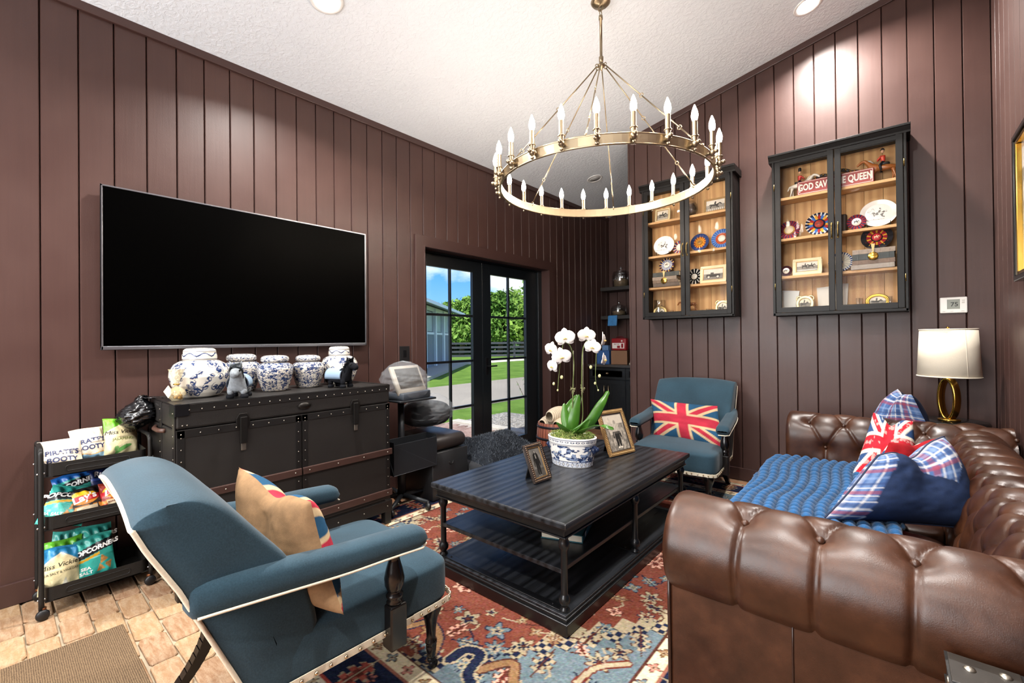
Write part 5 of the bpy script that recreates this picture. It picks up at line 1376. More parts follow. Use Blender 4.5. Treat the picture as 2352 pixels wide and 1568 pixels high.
# ================================================================== things on the coffee table
TT = .52
def orchid():
    c = Vector((-1.64, 2.49, TT)); ax = math.radians(8)
    t = thing('potted_orchid', 'white moth orchid with two flower sprays in a blue and white oval planter', 'potted plant', c, ax)
    a, b, H = .168, .122, .185
    nu, nv = 260, 90; A = np.linspace(0, 2*PI, nu, endpoint=False); V = np.linspace(0, 1, nv)
    prof = np.interp(V, [0, .03, .12, .75, .80, .86, .97, 1], [.80, .83, .84, .95, .97, .985, 1.0, 1.0]); z = V*H
    P = np.stack([np.outer(np.cos(A)*a, prof), np.outer(np.sin(A)*b, prof), np.outer(np.ones(nu), z)], -1)
    U, VV = np.meshgrid(A/(2*PI), V, indexing='ij'); C = np.ones((nu, nv, 3))*hx('#e9e6e0'); ink = hx('#27365a'); mid = hx('#7f8fac')
    n1 = fbm(U*4, VV*1.2, 21, 3, 8); n2 = fbm(U*4+.5, VV*1.2, 23, 3, 14); mn = (VV > .22) & (VV < .76)
    k = mn & (n1 > .52); C[k] = mid; k = mn & (n1 > .52) & (n2 > .5); C[k] = ink; k = mn & (np.abs(n1-.5) < .012); C[k] = ink
    g = (U*28) % 1
    band = (VV > .82) & (VV < .95); k = band & (np.hypot((g-.5)*1.1, (VV-.90)*14) < .42); C[k] = ink; k = band & (np.hypot((g-.5)*1.1, (VV-.90)*14) < .2); C[k] = hx('#e9e6e0')
    lo = (VV > .03) & (VV < .2); dd = np.abs(g-.5)*1.3+np.abs(VV-.115)*6; C[lo] = hx('#c9ced8'); C[lo & (dd < .5)] = ink; C[lo & (dd < .33)] = hx('#e9e6e0'); C[lo & (dd < .14)] = ink
    for q in (.21, .775, .81, .96): C[np.abs(VV-q) < .008] = ink
    cgrid('planter', P, C, VC_CERAM, t, cu=True)
    m = MB(); n = 64
    ring = lambda r, zz: [(r*a*math.cos(2*PI*i/n), r*b*math.sin(2*PI*i/n), zz) for i in range(n)]
    vs = ring(1.0, H)+ring(.95, H+.004)+ring(.91, H-.004)+ring(.89, H-.03)+ring(.83, .0)+[(0, 0, 0)]
    m.add(vs, [(j*n+i, j*n+(i+1) % n, (j+1)*n+(i+1) % n, (j+1)*n+i) for j in range(3) for i in range(n)]+[(4*n+i, 4*n+(i+1) % n, 5*n) for i in range(n)], 0, True); m.build('planter_rim', pm('planter_white', '#e9e6e0', .2, var=.03), t)
    for s in (-1, 1):
        m = MB(); m.ball((s*a*.94, 0, .11), (.022, .03, .028), 14, 10); m.ball((s*(a*.94+.02), 0, .115), (.014, .018, .016), 10, 8); m.build('knob', pm('cobalt_glaze', '#1b2742', .12, var=.1), t)
    # moss
    g2 = np.random.default_rng(5); nr, na = 16, 60; RR, AA = np.meshgrid(np.linspace(0, .93, nr), np.linspace(0, 2*PI, na, endpoint=False), indexing='ij')
    hz = H-.02+.03*(1-RR**2)+.018*g2.random((nr, na)); Pm = np.stack([RR*a*.95*np.cos(AA), RR*b*.95*np.sin(AA), hz], -1)
    Cm = np.array([hx('#4f6a2a'), hx('#7d8f47'), hx('#38491f'), hx('#a39a6a')])[g2.integers(0, 4, (nr, na))]; cgrid('moss', Pm, Cm, VC_CLOTH, t, cv=True)
    m = MB()
    for i in range(260):
        r = math.sqrt(g2.random())*.92; aa = g2.random()*6.28; p = (r*a*math.cos(aa), r*b*math.sin(aa), H-.005+.028*(1-r*r)); m.tube([p, (p[0]+g2.normal(0, .008), p[1]+g2.normal(0, .008), p[2]+.012+.01*g2.random()), (p[0]+g2.normal(0, .016), p[1]+g2.normal(0, .016), p[2]+.012)], [.002, .0016, .0006], 4)
    tag(m.build('moss_tufts', pm('moss_green', '#6d7f3a', .9, var=.4, vs=60), t), kind='stuff')
    inv = Matrix.Rotation(-ax, 4, 'Z') @ Matrix.Translation(-c)
    L = lambda x, y, d=2.98: inv @ at(x, y, d)
    # leaves: strap shaped with a midrib fold
    def _leafm():
        q = NT('orchid_leaf'); v = q.pos(); q.set(q.mix(q.noise(v, 14, 3), '#274f14', '#416e1e'), .3, 0, .5, Subsurface_Weight=.0); return q.mat
    LF = _leafm()
    def leaf(pts, wd, tw=0, side=None):
        P = [Vector(p) for p in catmull(pts, 6)]; k = len(P); m = MB()
        def fn(u, v):
            i = int(round(u*(k-1))); d = (P[min(i+1, k-1)]-P[max(i-1, 0)]).normalized(); sd = side if side is not None else _R2
            s = (sd-d*sd.dot(d)).normalized(); nn = d.cross(s); w = wd*math.sin(min(1, .18+u*.95)*PI*.93)**.6 if u < .999 else 0.001
            q = 2*v-1; return tuple(P[i]+s*(q*w)+nn*(abs(q)**1.5*w*.28*(1 if tw >= 0 else -1)))
        m.grid(fn, k-1, 8); o = m.build('leaf', LF, t); o.modifiers.new('s', 'SOLIDIFY').thickness = .0025
    _R2 = (inv.to_3x3() @ _R)
    B = Vector((-.0, .0, H+.01))
    leaf([B, L(1318, 960, 2.95), L(1330, 905, 2.99)], .042, 1); leaf([B, L(1300, 965, 3.0), L(1296, 925, 3.05)], .034, 1); leaf([B, L(1303, 945, 3.08), L(1326, 906, 3.14)], .03, -1)
    leaf([B, L(1352, 975, 2.92), L(1380, 930, 2.93), L(1398, 897, 2.98)], .036, 1); leaf([B, L(1335, 985, 2.86), L(1355, 962, 2.84)], .03, -1); leaf([B, L(1355, 985, 2.8), L(1380, 978, 2.72), L(1410, 985, 2.70)], .024, 1); leaf([B, L(1295, 985, 2.9), L(1278, 970, 2.88)], .018, 1)
    # stems with stakes
    ST = pm('orchid_stem', '#66733f', .5, var=.2); STK = pm('bamboo_stake', '#7d7a63', .6)
    s1 = [B, L(1314, 960, 2.97), L(1316, 885, 2.97), L(1318, 830, 2.97), L(1310, 795, 2.97), L(1295, 788, 2.96), L(1290, 812, 2.95), L(1285, 850, 2.95), L(1282, 882, 2.95), L(1281, 895, 2.95)]
    s2 = [B+Vector((.03, 0, 0)), L(1338, 960, 2.99), L(1336, 880, 2.99), L(1338, 810, 2.99), L(1346, 785, 2.99), L(1360, 779, 2.98), L(1370, 790, 2.97), L(1369, 825, 2.96), L(1368, 870, 2.96), L(1374, 897, 2.96)]
    for s in (s1, s2):
        m = MB(); q = catmull(s, 6); m.tube(q, [.0038*(1-.55*i/len(q)) for i in range(len(q))], 7); m.build('flower_stem', ST, t)
    for (x, d) in ((1317, 2.98), (1339, 3.0)):
        m = MB(); m.tube([B+Vector((.015, 0, 0)) if x > 1330 else B, L(x, 900, d), L(x, 805, d)], .0022, 6); m.build('stake', STK, t)
        m = MB(); p = L(x-1, 893, d-.01)
        for i in range(16):
            v = Vector(g2.normal(0, 1, 3)).normalized(); m.tube([p, p+v*.014+Vector((0, 0, g2.normal(0, .008))), p+v*.02+Vector((0, 0, g2.normal(0, .012)))], [.003, .0025, .001], 5)
        m.build('tie', pm('raffia_tie', '#8d8a63', .8, var=.3), t)
    # flowers: three sepals, two broad petals, a lip
    PET = NT('orchid_petal'); PET.set('#dcd5d0', .55, 0, .3, Subsurface_Weight=.15, Subsurface_Radius=(.02, .015, .01)); PET = PET.mat
    LIP = pm('orchid_lip', '#d8b56a', .45, var=.3, vs=200)
    def flower(px_, py_, d, s, face, rollz=0):
        o = L(px_, py_, d); fr = Vector(face).normalized(); zax = Vector((0, 0, 1)); xx = zax.cross(fr).normalized(); zz = fr.cross(xx)
        M = Matrix(((xx.x, fr.x, zz.x, o.x), (xx.y, fr.y, zz.y, o.y), (xx.z, fr.z, zz.z, o.z), (0, 0, 0, 1))) @ Matrix.Rotation(rollz, 4, 'Y')
        m = MB()
        def petal(ang, ln, wd, lift, cup):
            def fn(u, v):
                q = 2*v-1; w = wd*math.sin(PI*min(.999, .08+.92*u))**.55*(1-.15*u); r = ln*u
                x, z = q*w, r; y = lift*u*u+cup*(1-q*q)*math.sin(PI*u)
                ca, sa = math.cos(ang), math.sin(ang); return (x*ca+z*sa, y, -x*sa+z*ca)
            m.grid(fn, 9, 8, M=M)
        for an, ln, wd, lf, cu in ((0, s*.98, s*.40, -.004, .004), (math.radians(125), s*.92, s*.36, -.006, .004), (math.radians(-125), s*.92, s*.36, -.006, .004), (math.radians(78), s*1.0, s*.64, .004, .007), (math.radians(-78), s*1.0, s*.64, .004, .007)): petal(an, ln, wd, lf, cu)
        f = m.build('flower', PET, t); f.modifiers.new('s', 'SOLIDIFY').thickness = .0012
        m = MB(); m.ball((0, .012, -.004), (.006, .009, .007), 8, 6, M=M); m.ball((-.008, .008, -.006), (.006, .005, .005), 7, 5, M=M); m.ball((.008, .008, -.006), (.006, .005, .005), 7, 5, M=M); m.build('lip', LIP, f)
    tc = inv.to_3x3() @ (Vector((0, 0, 1.2))-c-Vector((0, 0, .6))); tc = Vector((tc.x, tc.y, .05)).normalized()
    rot = lambda v, a: Matrix.Rotation(math.radians(a), 3, 'Z') @ v
    for x, y, d, s, an in ((1298, 776, 2.93, .058, -5), (1266, 803, 2.95, .048, -40), (1290, 820, 2.91, .056, 8), (1269, 841, 2.93, .046, -50), (1347, 771, 2.97, .052, 5), (1361, 797, 2.94, .048, -8), (1386, 781, 2.96, .048, 75), (1387, 826, 2.94, .042, 70)):
        flower(x, y, d, s*1.2, rot(tc, an), random.uniform(-.25, .25))
    BUD = pm('orchid_bud', '#c9c58f', .5, var=.2)
    for x, y, s in ((1290, 866, .013), (1272, 881, .011), (1281, 896, .008), (1357, 843, .013), (1377, 863, .012), (1367, 880, .010), (1374, 896, .007)):
        m = MB(); p = L(x, y, 2.95); m.ball(p, (s*.8, s*.8, s), 10, 8); m.build('bud', BUD, t)
orchid()

# ---- printed pictures: small black and white scenes
HORSE = np.array([(-1.0, .30), (-1.08, .05), (-.98, -.05), (-.9, .2), (-.8, -.1), (-.92, -.45), (-.8, -.9), (-.68, -.9), (-.72, -.5), (-.55, -.15), (.1, -.2), (.25, -.5), (.5, -.62), (.42, -.85), (.58, -.85), (.66, -.5), (.42, -.4), (.45, -.05), (.62, .25), (.85, .2), (1.05, .02), (1.15, .12), (.98, .45), (.8, .62), (.72, .74), (.66, .6), (.42, .42), (.12, .28), (.10, .55), (.18, .85), (.1, 1.08), (-.04, 1.1), (-.1, .9), (-.2, .6), (-.16, .3), (-.6, .36), (-.85, .42)])
PERSON = np.array([(-.02, .36), (-.05, .30), (-.13, .26), (-.17, .1), (-.19, -.08), (-.14, -.1), (-.12, .08), (-.1, -.05), (-.11, -.2), (-.09, -.36), (-.02, -.36), (.0, -.12), (.03, -.36), (.1, -.36), (.12, -.2), (.13, .0), (.16, -.1), (.21, -.08), (.2, .1), (.17, .26), (.1, .3), (.07, .36)])
def art_photo(kind, seed=0, tone='#cfc4b0'):
    def f(U, V):
        g = .45+.4*fbm(U, V, seed+30, 4, 4); sky = V > .55; g = np.where(sky, .78+.1*fbm(U, V, seed, 2, 3), g*.8)
        if kind == 'race':
            for cx, sc in ((.42, .16), (.70, .16)): g = np.where(inpoly((U-cx)/sc, (V-.55)/(sc*1.5), HORSE), .25, g)
            g = np.where(np.abs(V-.2) < .02, .9, g)
        elif kind == 'jump': g = np.where(inpoly((U-.5)/.3, (V-.5)/.3, HORSE), .2, g); g = np.where((V < .25) & (np.abs((U*10) % 1-.5) < .2), .85, g)
        elif kind == 'car':
            g = np.where((np.abs(V-.38) < .1) & (np.abs(U-.5) < .33), .22, g); 
            for cx in (.28, .72): r = np.hypot((U-cx)*1.5, V-.28); g = np.where(r < .1, .85, g); g = np.where((r < .12) & (r > .085), .1, g)
            g = np.where((np.abs(U-.45) < .08) & (np.abs(V-.55) < .1), .3, g)
        elif kind == 'groom':
            tx = fbm(U, V, 41, 4, 16); g = np.where(V > .72, .8, .25+.6*tx); hs = inpoly((U-.28), (V-.74), np.array([(-.05, -.3), (-.1, -.05), (-.04, .12), (-.05, .22), (.0, .15), (.06, .2), (.1, .02), (.14, -.16), (.22, -.3)])); g = np.where(hs, .62+.3*tx, g); mn = inpoly((U-.52), (V-.44), PERSON); g = np.where(mn, .12+.35*tx*(V > .45), g); g = np.where(mn & (V > .52), .55+.3*tx, g); g = np.where(np.hypot((U-.545)*1.1, V-.76) < .055, .6, g); g = np.where((np.hypot((U-.47)*1.2, (V-.1)*2) < .05) | (np.hypot((U-.59)*1.2, (V-.1)*2) < .05), .9, g)
        elif kind == 'man':
            g = .2+.2*fbm(U, V, 5, 4, 6)+.12*(V > .3); mn = inpoly((U-.5)*.8, (V-.47)*.9, PERSON); g = np.where(mn, .06+.06*fbm(U, V, 7, 3, 14), g); g = np.where(np.hypot((U-.53)*1.0, V-.83) < .045, .6, g); g = np.where((np.abs(U-.52) < .02) & (np.abs(V-.68) < .07), .7, g); g = np.where((np.hypot((U-.42)*1.2, (V-.08)*2.2) < .05) | (np.hypot((U-.58)*1.2, (V-.08)*2.2) < .05), .55, g)
        elif kind == 'riders':
            g = np.where(inpoly((U-.45)/.3, (V-.45)/.36, HORSE), .22, g)
        g = np.clip(g, 0, 1); return g[..., None]*hx(tone)/hx(tone).max()
    return f
def flat_print(name, w, h, col, parent, M=None, n=70, mat=None, y=0):
    U, V = np.meshgrid(np.linspace(0, 1, n), np.linspace(0, 1, n), indexing='ij')
    o = cgrid(name, np.stack([(U-.5)*w, np.full_like(U, y), V*h], -1), col(U, V), mat or VC_PAPER, parent, smooth=False)
    if M is not None: o.matrix_local = M
    return o
def frame_rect(m, w, h, b, d, y=0, z=0):
    m.b2((-w/2, y-d, z), (w/2, y, z+b)); m.b2((-w/2, y-d, z+h-b), (w/2, y, z+h)); m.b2((-w/2, y-d, z+b), (-w/2+b, y, z+h-b)); m.b2((w/2-b, y-d, z+b), (w/2, y, z+h-b))
def picture_frame(label, loc, rz, lean, w, h, b, outer, inner, art, strut=True, bead=None, group=None, name='photo_frame', cat='photo frame'):
    t = thing(name, label, cat, loc, group=group); t.rotation_euler = (math.radians(-lean), 0, rz)
    m = MB(); frame_rect(m, w, h, b, .016); m.build('frame', outer, t, bevel=.003)
    m = MB(); frame_rect(m, w-2*b+.004, h-2*b+.004, .008, .012, 0, b-.002); m.build('inner_edge', inner, t, bevel=.002)
    if bead:
        m = MB(); n1 = int((w-b)/.011); n2 = int((h-b)/.011); q = b*.5
        for i in range(n1+1):
            for zz in (q, h-q): m.ball((-w/2+q+(w-2*q)*i/n1, -.016, zz), .0042, 6, 4)
        for i in range(n2+1):
            for xx in (-w/2+q, w/2-q): m.ball((xx, -.016, q+(h-2*q)*i/n2), .0042, 6, 4)
        tag(m.build('beading', bead, t), kind='stuff')
    m = MB(); m.b2((-w/2+.004, -.004, .004), (w/2-.004, .003, h-.004)); m.build('back_board', BLACKP, t)
    flat_print('photograph', w-2*b, h-2*b, art, t, Matrix.Translation((0, -.006, b)))
    if strut:
        m = MB(); ln = h*.78; a = math.radians(lean); 
        # strut foot reaches the table behind the frame
        m.add([(-.02, .003, h*.7), (.02, .003, h*.7), (.03, h*.42, h*.42*math.tan(a)), (-.03, h*.42, h*.42*math.tan(a)), (-.02, .006, h*.7+.003), (.02, .006, h*.7+.003), (.03, h*.42+.004, h*.42*math.tan(a)+.003), (-.03, h*.42+.004, h*.42*math.tan(a)+.003)], [(0, 1, 2, 3), (7, 6, 5, 4), (0, 4, 5, 1), (1, 5, 6, 2), (2, 6, 7, 3), (3, 7, 4, 0)]); m.build('easel_strut', BLACKP, t)
    return t
WAL = pm('dark_walnut_frame', '#2e2622', .4, var=.2); GLT = pm('gilt_frame', '#a8865a', .35, .6, var=.15)
picture_frame('small dark wooden frame with a photograph of a standing man, near the table edge', (-1.572, 2.068, TT+.001), math.radians(90-4), 24, .15, .225, .022, WAL, GLT, art_photo('man', 1, '#b9b2a8'), bead=pm('small_beads', '#6e5540', .4))
picture_frame('larger beaded gold frame with a photograph of a person and a horse beside the orchid', (-1.487, 2.898, TT+.001), math.radians(77), 22, .265, .325, .026, GLT, WAL, art_photo('groom', 2, '#cbbfae'), bead=pm('gilt_beads', '#c2a26e', .3, .7))
# ================================================================== two wall cabinets and their contents
CABP = pm('worn_black_cabinet', '#090706', .45, 0, .3, .4, 14)
PINE = wood('pine_shelf', '#bd9466', '#cfa878', 'x', 1, .6, .1, .3, 12, 4)
PINEV = wood('pine_back', '#b3885a', '#c79e6d', 'z', 1, .6, .1, .3, 10, 5)
CGL = glass('cabinet_glass', (.99, .99, .985), 0, .0)
YB, YF = WB-.001, 4.355
SH = [1.565, 1.868, 2.19, 2.54]                    # shelf heights (top faces)
def cabinet(label, x0, x1, z0):
    t = thing('wall_cabinet', label, 'cabinet', ((x0+x1)/2, YB, z0), group='glazed display cabinets on the back wall')
    w = (x1-x0)/2; d = YB-YF; H = 1.37; sh = [s-z0 for s in SH]
    m = MB(); m.b2((-w, -d+.03, 0), (-w+.02, 0, H)); m.b2((w-.02, -d+.03, 0), (w, 0, H)); m.b2((-w, -d+.03, 0), (w, 0, .02)); m.b2((-w, -d+.03, H-.03), (w, 0, H)); m.build('case', CABP, t, bevel=.003)
    nb = 7
    for i in range(nb):
        a = -w+.02+(2*w-.04)*i/nb; m = MB(); m.b2((a+.0008, -.014, .02), (a+(2*w-.04)/nb-.0008, -.003, H-.03)); m.build('back_plank', PINEV, t, bevel=.0015)
    for k, s in enumerate(sh):
        m = MB(); m.b2((-w+.02, -d+.045, s-.022), (w-.02, -.014, s)); m.build('shelf', PINE, t, bevel=.002)
    # crown
    m = MB(); P = [(-d-.002, H-.055), (-d-.002, H-.04), (-d-.02, H-.012), (-d-.026, H-.008), (-d-.026, H+.008), (0, H+.008), (0, H-.055)]
    m.prism(P, -w-.024, w+.024, 'x'); m.build('crown', CABP, t, bevel=.002)
    # face frame: sides and bottom
    m = MB(); m.b2((-w, -d, 0), (-w+.018, -d+.03, H-.05)); m.b2((w-.018, -d, 0), (w, -d+.03, H-.05)); m.b2((-w, -d, 0), (w, -d+.03, .022)); m.build('face_frame', CABP, t, bevel=.003)
    for sx in (-1, 1):
        a, b = (-w+.02, -.002) if sx < 0 else (.002, w-.02); z_0, z_1 = .024, H-.057
        dr = MB(); fr = .037
        for p, q in (((a, z_0), (a+fr, z_1)), ((b-fr, z_0), (b, z_1)), ((a+fr, z_0), (b-fr, z_0+fr)), ((a+fr, z_1-fr), (b-fr, z_1))): dr.b2((p[0], -d-.003, p[1]), (q[0], -d+.019, q[1]))
        dr = dr.build('door', CABP, t, bevel=.0035)
        m = MB()
        i0, i1, j0, j1 = a+fr, b-fr, z_0+fr, z_1-fr; e = .006
        for p, q in (((i0, j0), (i0+e, j1)), ((i1-e, j0), (i1, j1)), ((i0, j0), (i1, j0+e)), ((i0, j1-e), (i1, j1))): m.b2((p[0], -d+.001, p[1]), (q[0], -d+.01, q[1]))
        m.build('glazing_bead', CABP, dr, bevel=.002)
        m = MB(); m.b2((i0, -d+.007, j0), (i1, -d+.009, j1)); m.build('pane', CGL, dr)
        hxp = b-fr/2 if sx < 0 else a+fr/2; zm = H*.485
        m = MB(); m.tube(catmull([(hxp, -d-.005, zm-.055), (hxp, -d-.022, zm-.04), (hxp, -d-.028, zm), (hxp, -d-.022, zm+.04), (hxp, -d-.005, zm+.055)], 5), .0045, 8)
        for q in (-.055, .055): m.ball((hxp, -d-.004, zm+q), (.009, .004, .011), 10, 6)
        m.ball((hxp, -d-.028, zm), (.006, .006, .016), 10, 8); m.build('handle', pm('aged_brass', '#8a7448', .35, 1.0, var=.15), dr)
        for q in (.22, H-.3):
            m = MB(); xx = a-.004 if sx < 0 else b+.004; m.cyl((xx, -d-.004, q), (xx, -d-.004, q+.055), .004, n=8); m.build('hinge', pm('aged_brass', '#8a7448', .35, 1.0, var=.15), dr)
    return t
C1 = (-1.978, -1.104); C2 = (-.789, .087)
cabinet('black glazed wall cabinet of keepsakes behind the chandelier, left of the pair', *C1, 1.543)
cabinet('black glazed wall cabinet with the red GOD SAVE THE QUEEN sign, right of the pair', *C2, 1.53)
IN = 'keepsakes in the wall cabinets'
def on_shelf(x, s, Y=4.45): p = atY(x, 500, Y); return (p.x, Y, SH[s]+.0005)

def rosette(label, x, s, r, rings, centre, Y=4.47, lift=0, tail=None, tilt=12, emblem=None):
    p = on_shelf(x, s, Y); t = thing('rosette', label, 'rosette', (p[0], Y, p[2]+lift), group=IN); t.rotation_euler = (math.radians(-tilt), 0, 0)
    na = 192
    A = np.linspace(0, 2*PI, na, endpoint=False)
    for k, (r0, r1, cols, n, amp) in enumerate(rings):
        R_ = np.linspace(r0*r, r1*r, 7); AA, RR = np.meshgrid(A, R_, indexing='ij')
        y = -.006-.004*(len(rings)-k)-amp*np.abs(np.sin(AA*n/2))*((RR-r0*r)/(r1*r-r0*r+1e-6))*.6
        P = np.stack([RR*np.cos(AA), y, r+RR*np.sin(AA)], -1)
        idx = (np.floor(AA/(2*PI)*n).astype(int)) % len(cols); C = np.array([hx(c) for c in cols])[idx]
        if isinstance(cols, tuple):    # pointed star pattern
            tri = np.abs(((AA/(2*PI)*n) % 1)-.5)*2; C = np.where(((RR-r0*r)/((r1-r0)*r) < 1-tri)[..., None], hx(cols[0]), hx(cols[1]))
        cgrid('ribbon_ring', P, C, VC_CLOTH, t, cu=True, smooth=False)
    m = MB(); cr = rings[-1][0]*r; m.lathe([(.001, -.001), (cr, 0), (cr*.98, -.006), (.001, -.008)], 28, (0, 0, 0), axis='y'); o = m.build('centre_disc', pm('disc_'+centre[1:], centre, .5), t); o.location = (0, -.006-.004*len(rings), r)
    if emblem:
        m = MB(); m.prism([(a*cr*.55, b*cr*.5) for a, b in HORSE[::-1]], -.0005, .0008, 'y'); e = m.build('emblem', pm('emblem_'+emblem[1:], emblem, .5), t); e.location = (0, -.006-.004*len(rings)-.009, r)
    m = MB(); m.b2((-.02, -.006, 0), (.02, .012, r)); m.build('backing_card', pm('card', '#8a7a64', .8), t)
    if tail:
        for sx in (-1, 1):
            m = MB(); m.b2((sx*.012-.014, -.008, -.0+.002), (sx*.012+.014, -.005, r)); m.build('ribbon_tail', pm('tail_'+tail[1:], tail, .6), t)
    return t
def oval_frame(label, x, s, w, h, col, Y=4.47, scroll=False, art='riders', seed=1):
    p = on_shelf(x, s, Y); t = thing('oval_frame', label, 'photo frame', p, group=IN); t.rotation_euler = (math.radians(-10), 0, 0)
    g = pm('gold_oval_'+col[1:], col, .28, .8, var=.12)
    m = MB(); n = 48
    for i, (k, rr) in enumerate(((1.0, .009), (.86, .007))): m.tube([(w/2*k*math.cos(2*PI*j/n), -.006-.002*i, h/2+h/2*k*math.sin(2*PI*j/n)) for j in range(n)], rr, 8, True)
    m.build('frame', g, t)
    if scroll:
        for q in range(4):
            a = PI/4+q*PI/2; m = MB(); m.tube([(w*.5*math.cos(a)+.022*math.cos(b), -.006, h/2+h*.5*math.sin(a)+.022*math.sin(b)) for b in np.linspace(a-2.2, a+2.2, 12)], .006, 7); m.build('scroll', g, t)
    na, nr = 60, 24; AA, RR = np.meshgrid(np.linspace(0, 2*PI, na, endpoint=False), np.linspace(0, 1, nr), indexing='ij'); U, V = .5+.5*RR*np.cos(AA), .5+.5*RR*np.sin(AA)
    cgrid('photograph', np.stack([w*.84*(U-.5), np.full_like(U, -.004), h/2+h*.84*(V-.5)], -1), art_photo(art, seed)(U, V), VC_PAPER, t, cu=True)
    m = MB(); m.b2((-.01, -.002, 0), (.01, .05, .004)); m.b2((-w*.2, -.003, 0), (w*.2, .003, h*.6)); m.build('stand', BLACKP, t)
def plate(label, x, s, w, Y=4.47):
    p = on_shelf(x, s, Y); t = thing('display_plate', label, 'plate', (p[0], Y, p[2]+.006), group=IN); t.rotation_euler = (math.radians(-9), 0, 0)
    na, nr = 200, 60; AA, RR = np.meshgrid(np.linspace(0, 2*PI, na, endpoint=False), np.linspace(0, 1, nr), indexing='ij'); X, Z = RR*np.cos(AA), RR*np.sin(AA)
    C = np.ones(X.shape+(3,))*hx('#ece7e0'); sk = fbm(X*.5+.5, Z*.5+.5, 6, 4, 14)
    h = inpoly((X-.06)/.42, (Z+.05)/.42, HORSE); C[h & (sk > .45)] = hx('#6a645c'); C[h & (np.abs(sk-.5) < .03)] = hx('#2d2a28')
    bush = (X < -.1) & (X > -.6) & (np.abs(Z-.1) < .32) & (np.abs(sk-.5) < .02); C[bush] = hx('#7a746a'); gl = (np.abs(Z+.45) < .012) & (X < .3); C[gl] = hx('#6a645c')
    y = -.004-.012*(RR > .72)*(RR-.72)/.28
    cgrid('dish', np.stack([X*w/2, y, w/2*.92+Z*w/2*.92], -1), C, VC_CERAM, t, cu=True, thick=.004)
    for sx in (-.3, .3):
        m = MB(); m.tube([(sx*w, .03, -.004), (sx*w, -.03, -.004), (sx*w, -.036, .012), (sx*w, -.03, .03)], .0025, 6); m.tube([(sx*w, .0, -.004), (sx*w*.8, .02, w*.5)], .0025, 6); m.build('easel_wire', BLACKM, t)
def books(label, x, s, w, items, Y=4.45):
    z = 0
    for i, (h, c, ww, dx) in enumerate(items):
        p = on_shelf(x, s, Y); t = thing('book', label[i], 'book', (p[0]+dx, Y, p[2]+z), group='antique books in the wall cabinets')
        m = MB(); m.b2((-ww/2+.003, -.053, .003), (ww/2-.003, .055, h-.003)); m.build('pages', pm('old_pages', '#b3a48c', .8), t)
        m = MB(); m.b2((-ww/2, -.057, 0), (ww/2, .057, .003)); m.b2((-ww/2, -.057, h-.003), (ww/2, .057, h)); m.b2((-ww/2, -.06, 0), (ww/2, -.055, h)); cv = m.build('cover', pm('bind_'+c[1:], c, .55, var=.3, vs=40, bs=120), t, bevel=.0015)
        for q in (-.36, -.14, .14, .36):
            m = MB(); m.b2((q*ww-.003, -.0625, .001), (q*ww+.003, -.0595, h-.001)); m.build('raised_band', pm('band_'+c[1:], c, .4), cv)
        z += h+.0005
    return z
def medal(label, x, zc_, Y):
    p = atY(x, 500, Y); t = thing('medal', label, 'medal', (p.x, Y, zc_), group=IN)
    m = MB(); m.lathe([(.001, -.002), (.03, -.002), (.032, 0), (.03, .002), (.001, .003)], 28, axis='y'); m.build('disc', GOLD, t)
    m = MB(); m.add([(-.012, -.001, .095), (.012, -.001, .095), (.003, -.001, .03), (-.003, -.001, .03), (-.012, .0, .095), (.012, .0, .095), (.003, .0, .03), (-.003, .0, .03)], [(0, 1, 2, 3), (7, 6, 5, 4), (0, 4, 5, 1), (1, 5, 6, 2), (2, 6, 7, 3), (3, 7, 4, 0)]); m.build('ribbon', pm('medal_ribbon', '#c9b27a', .6), t)
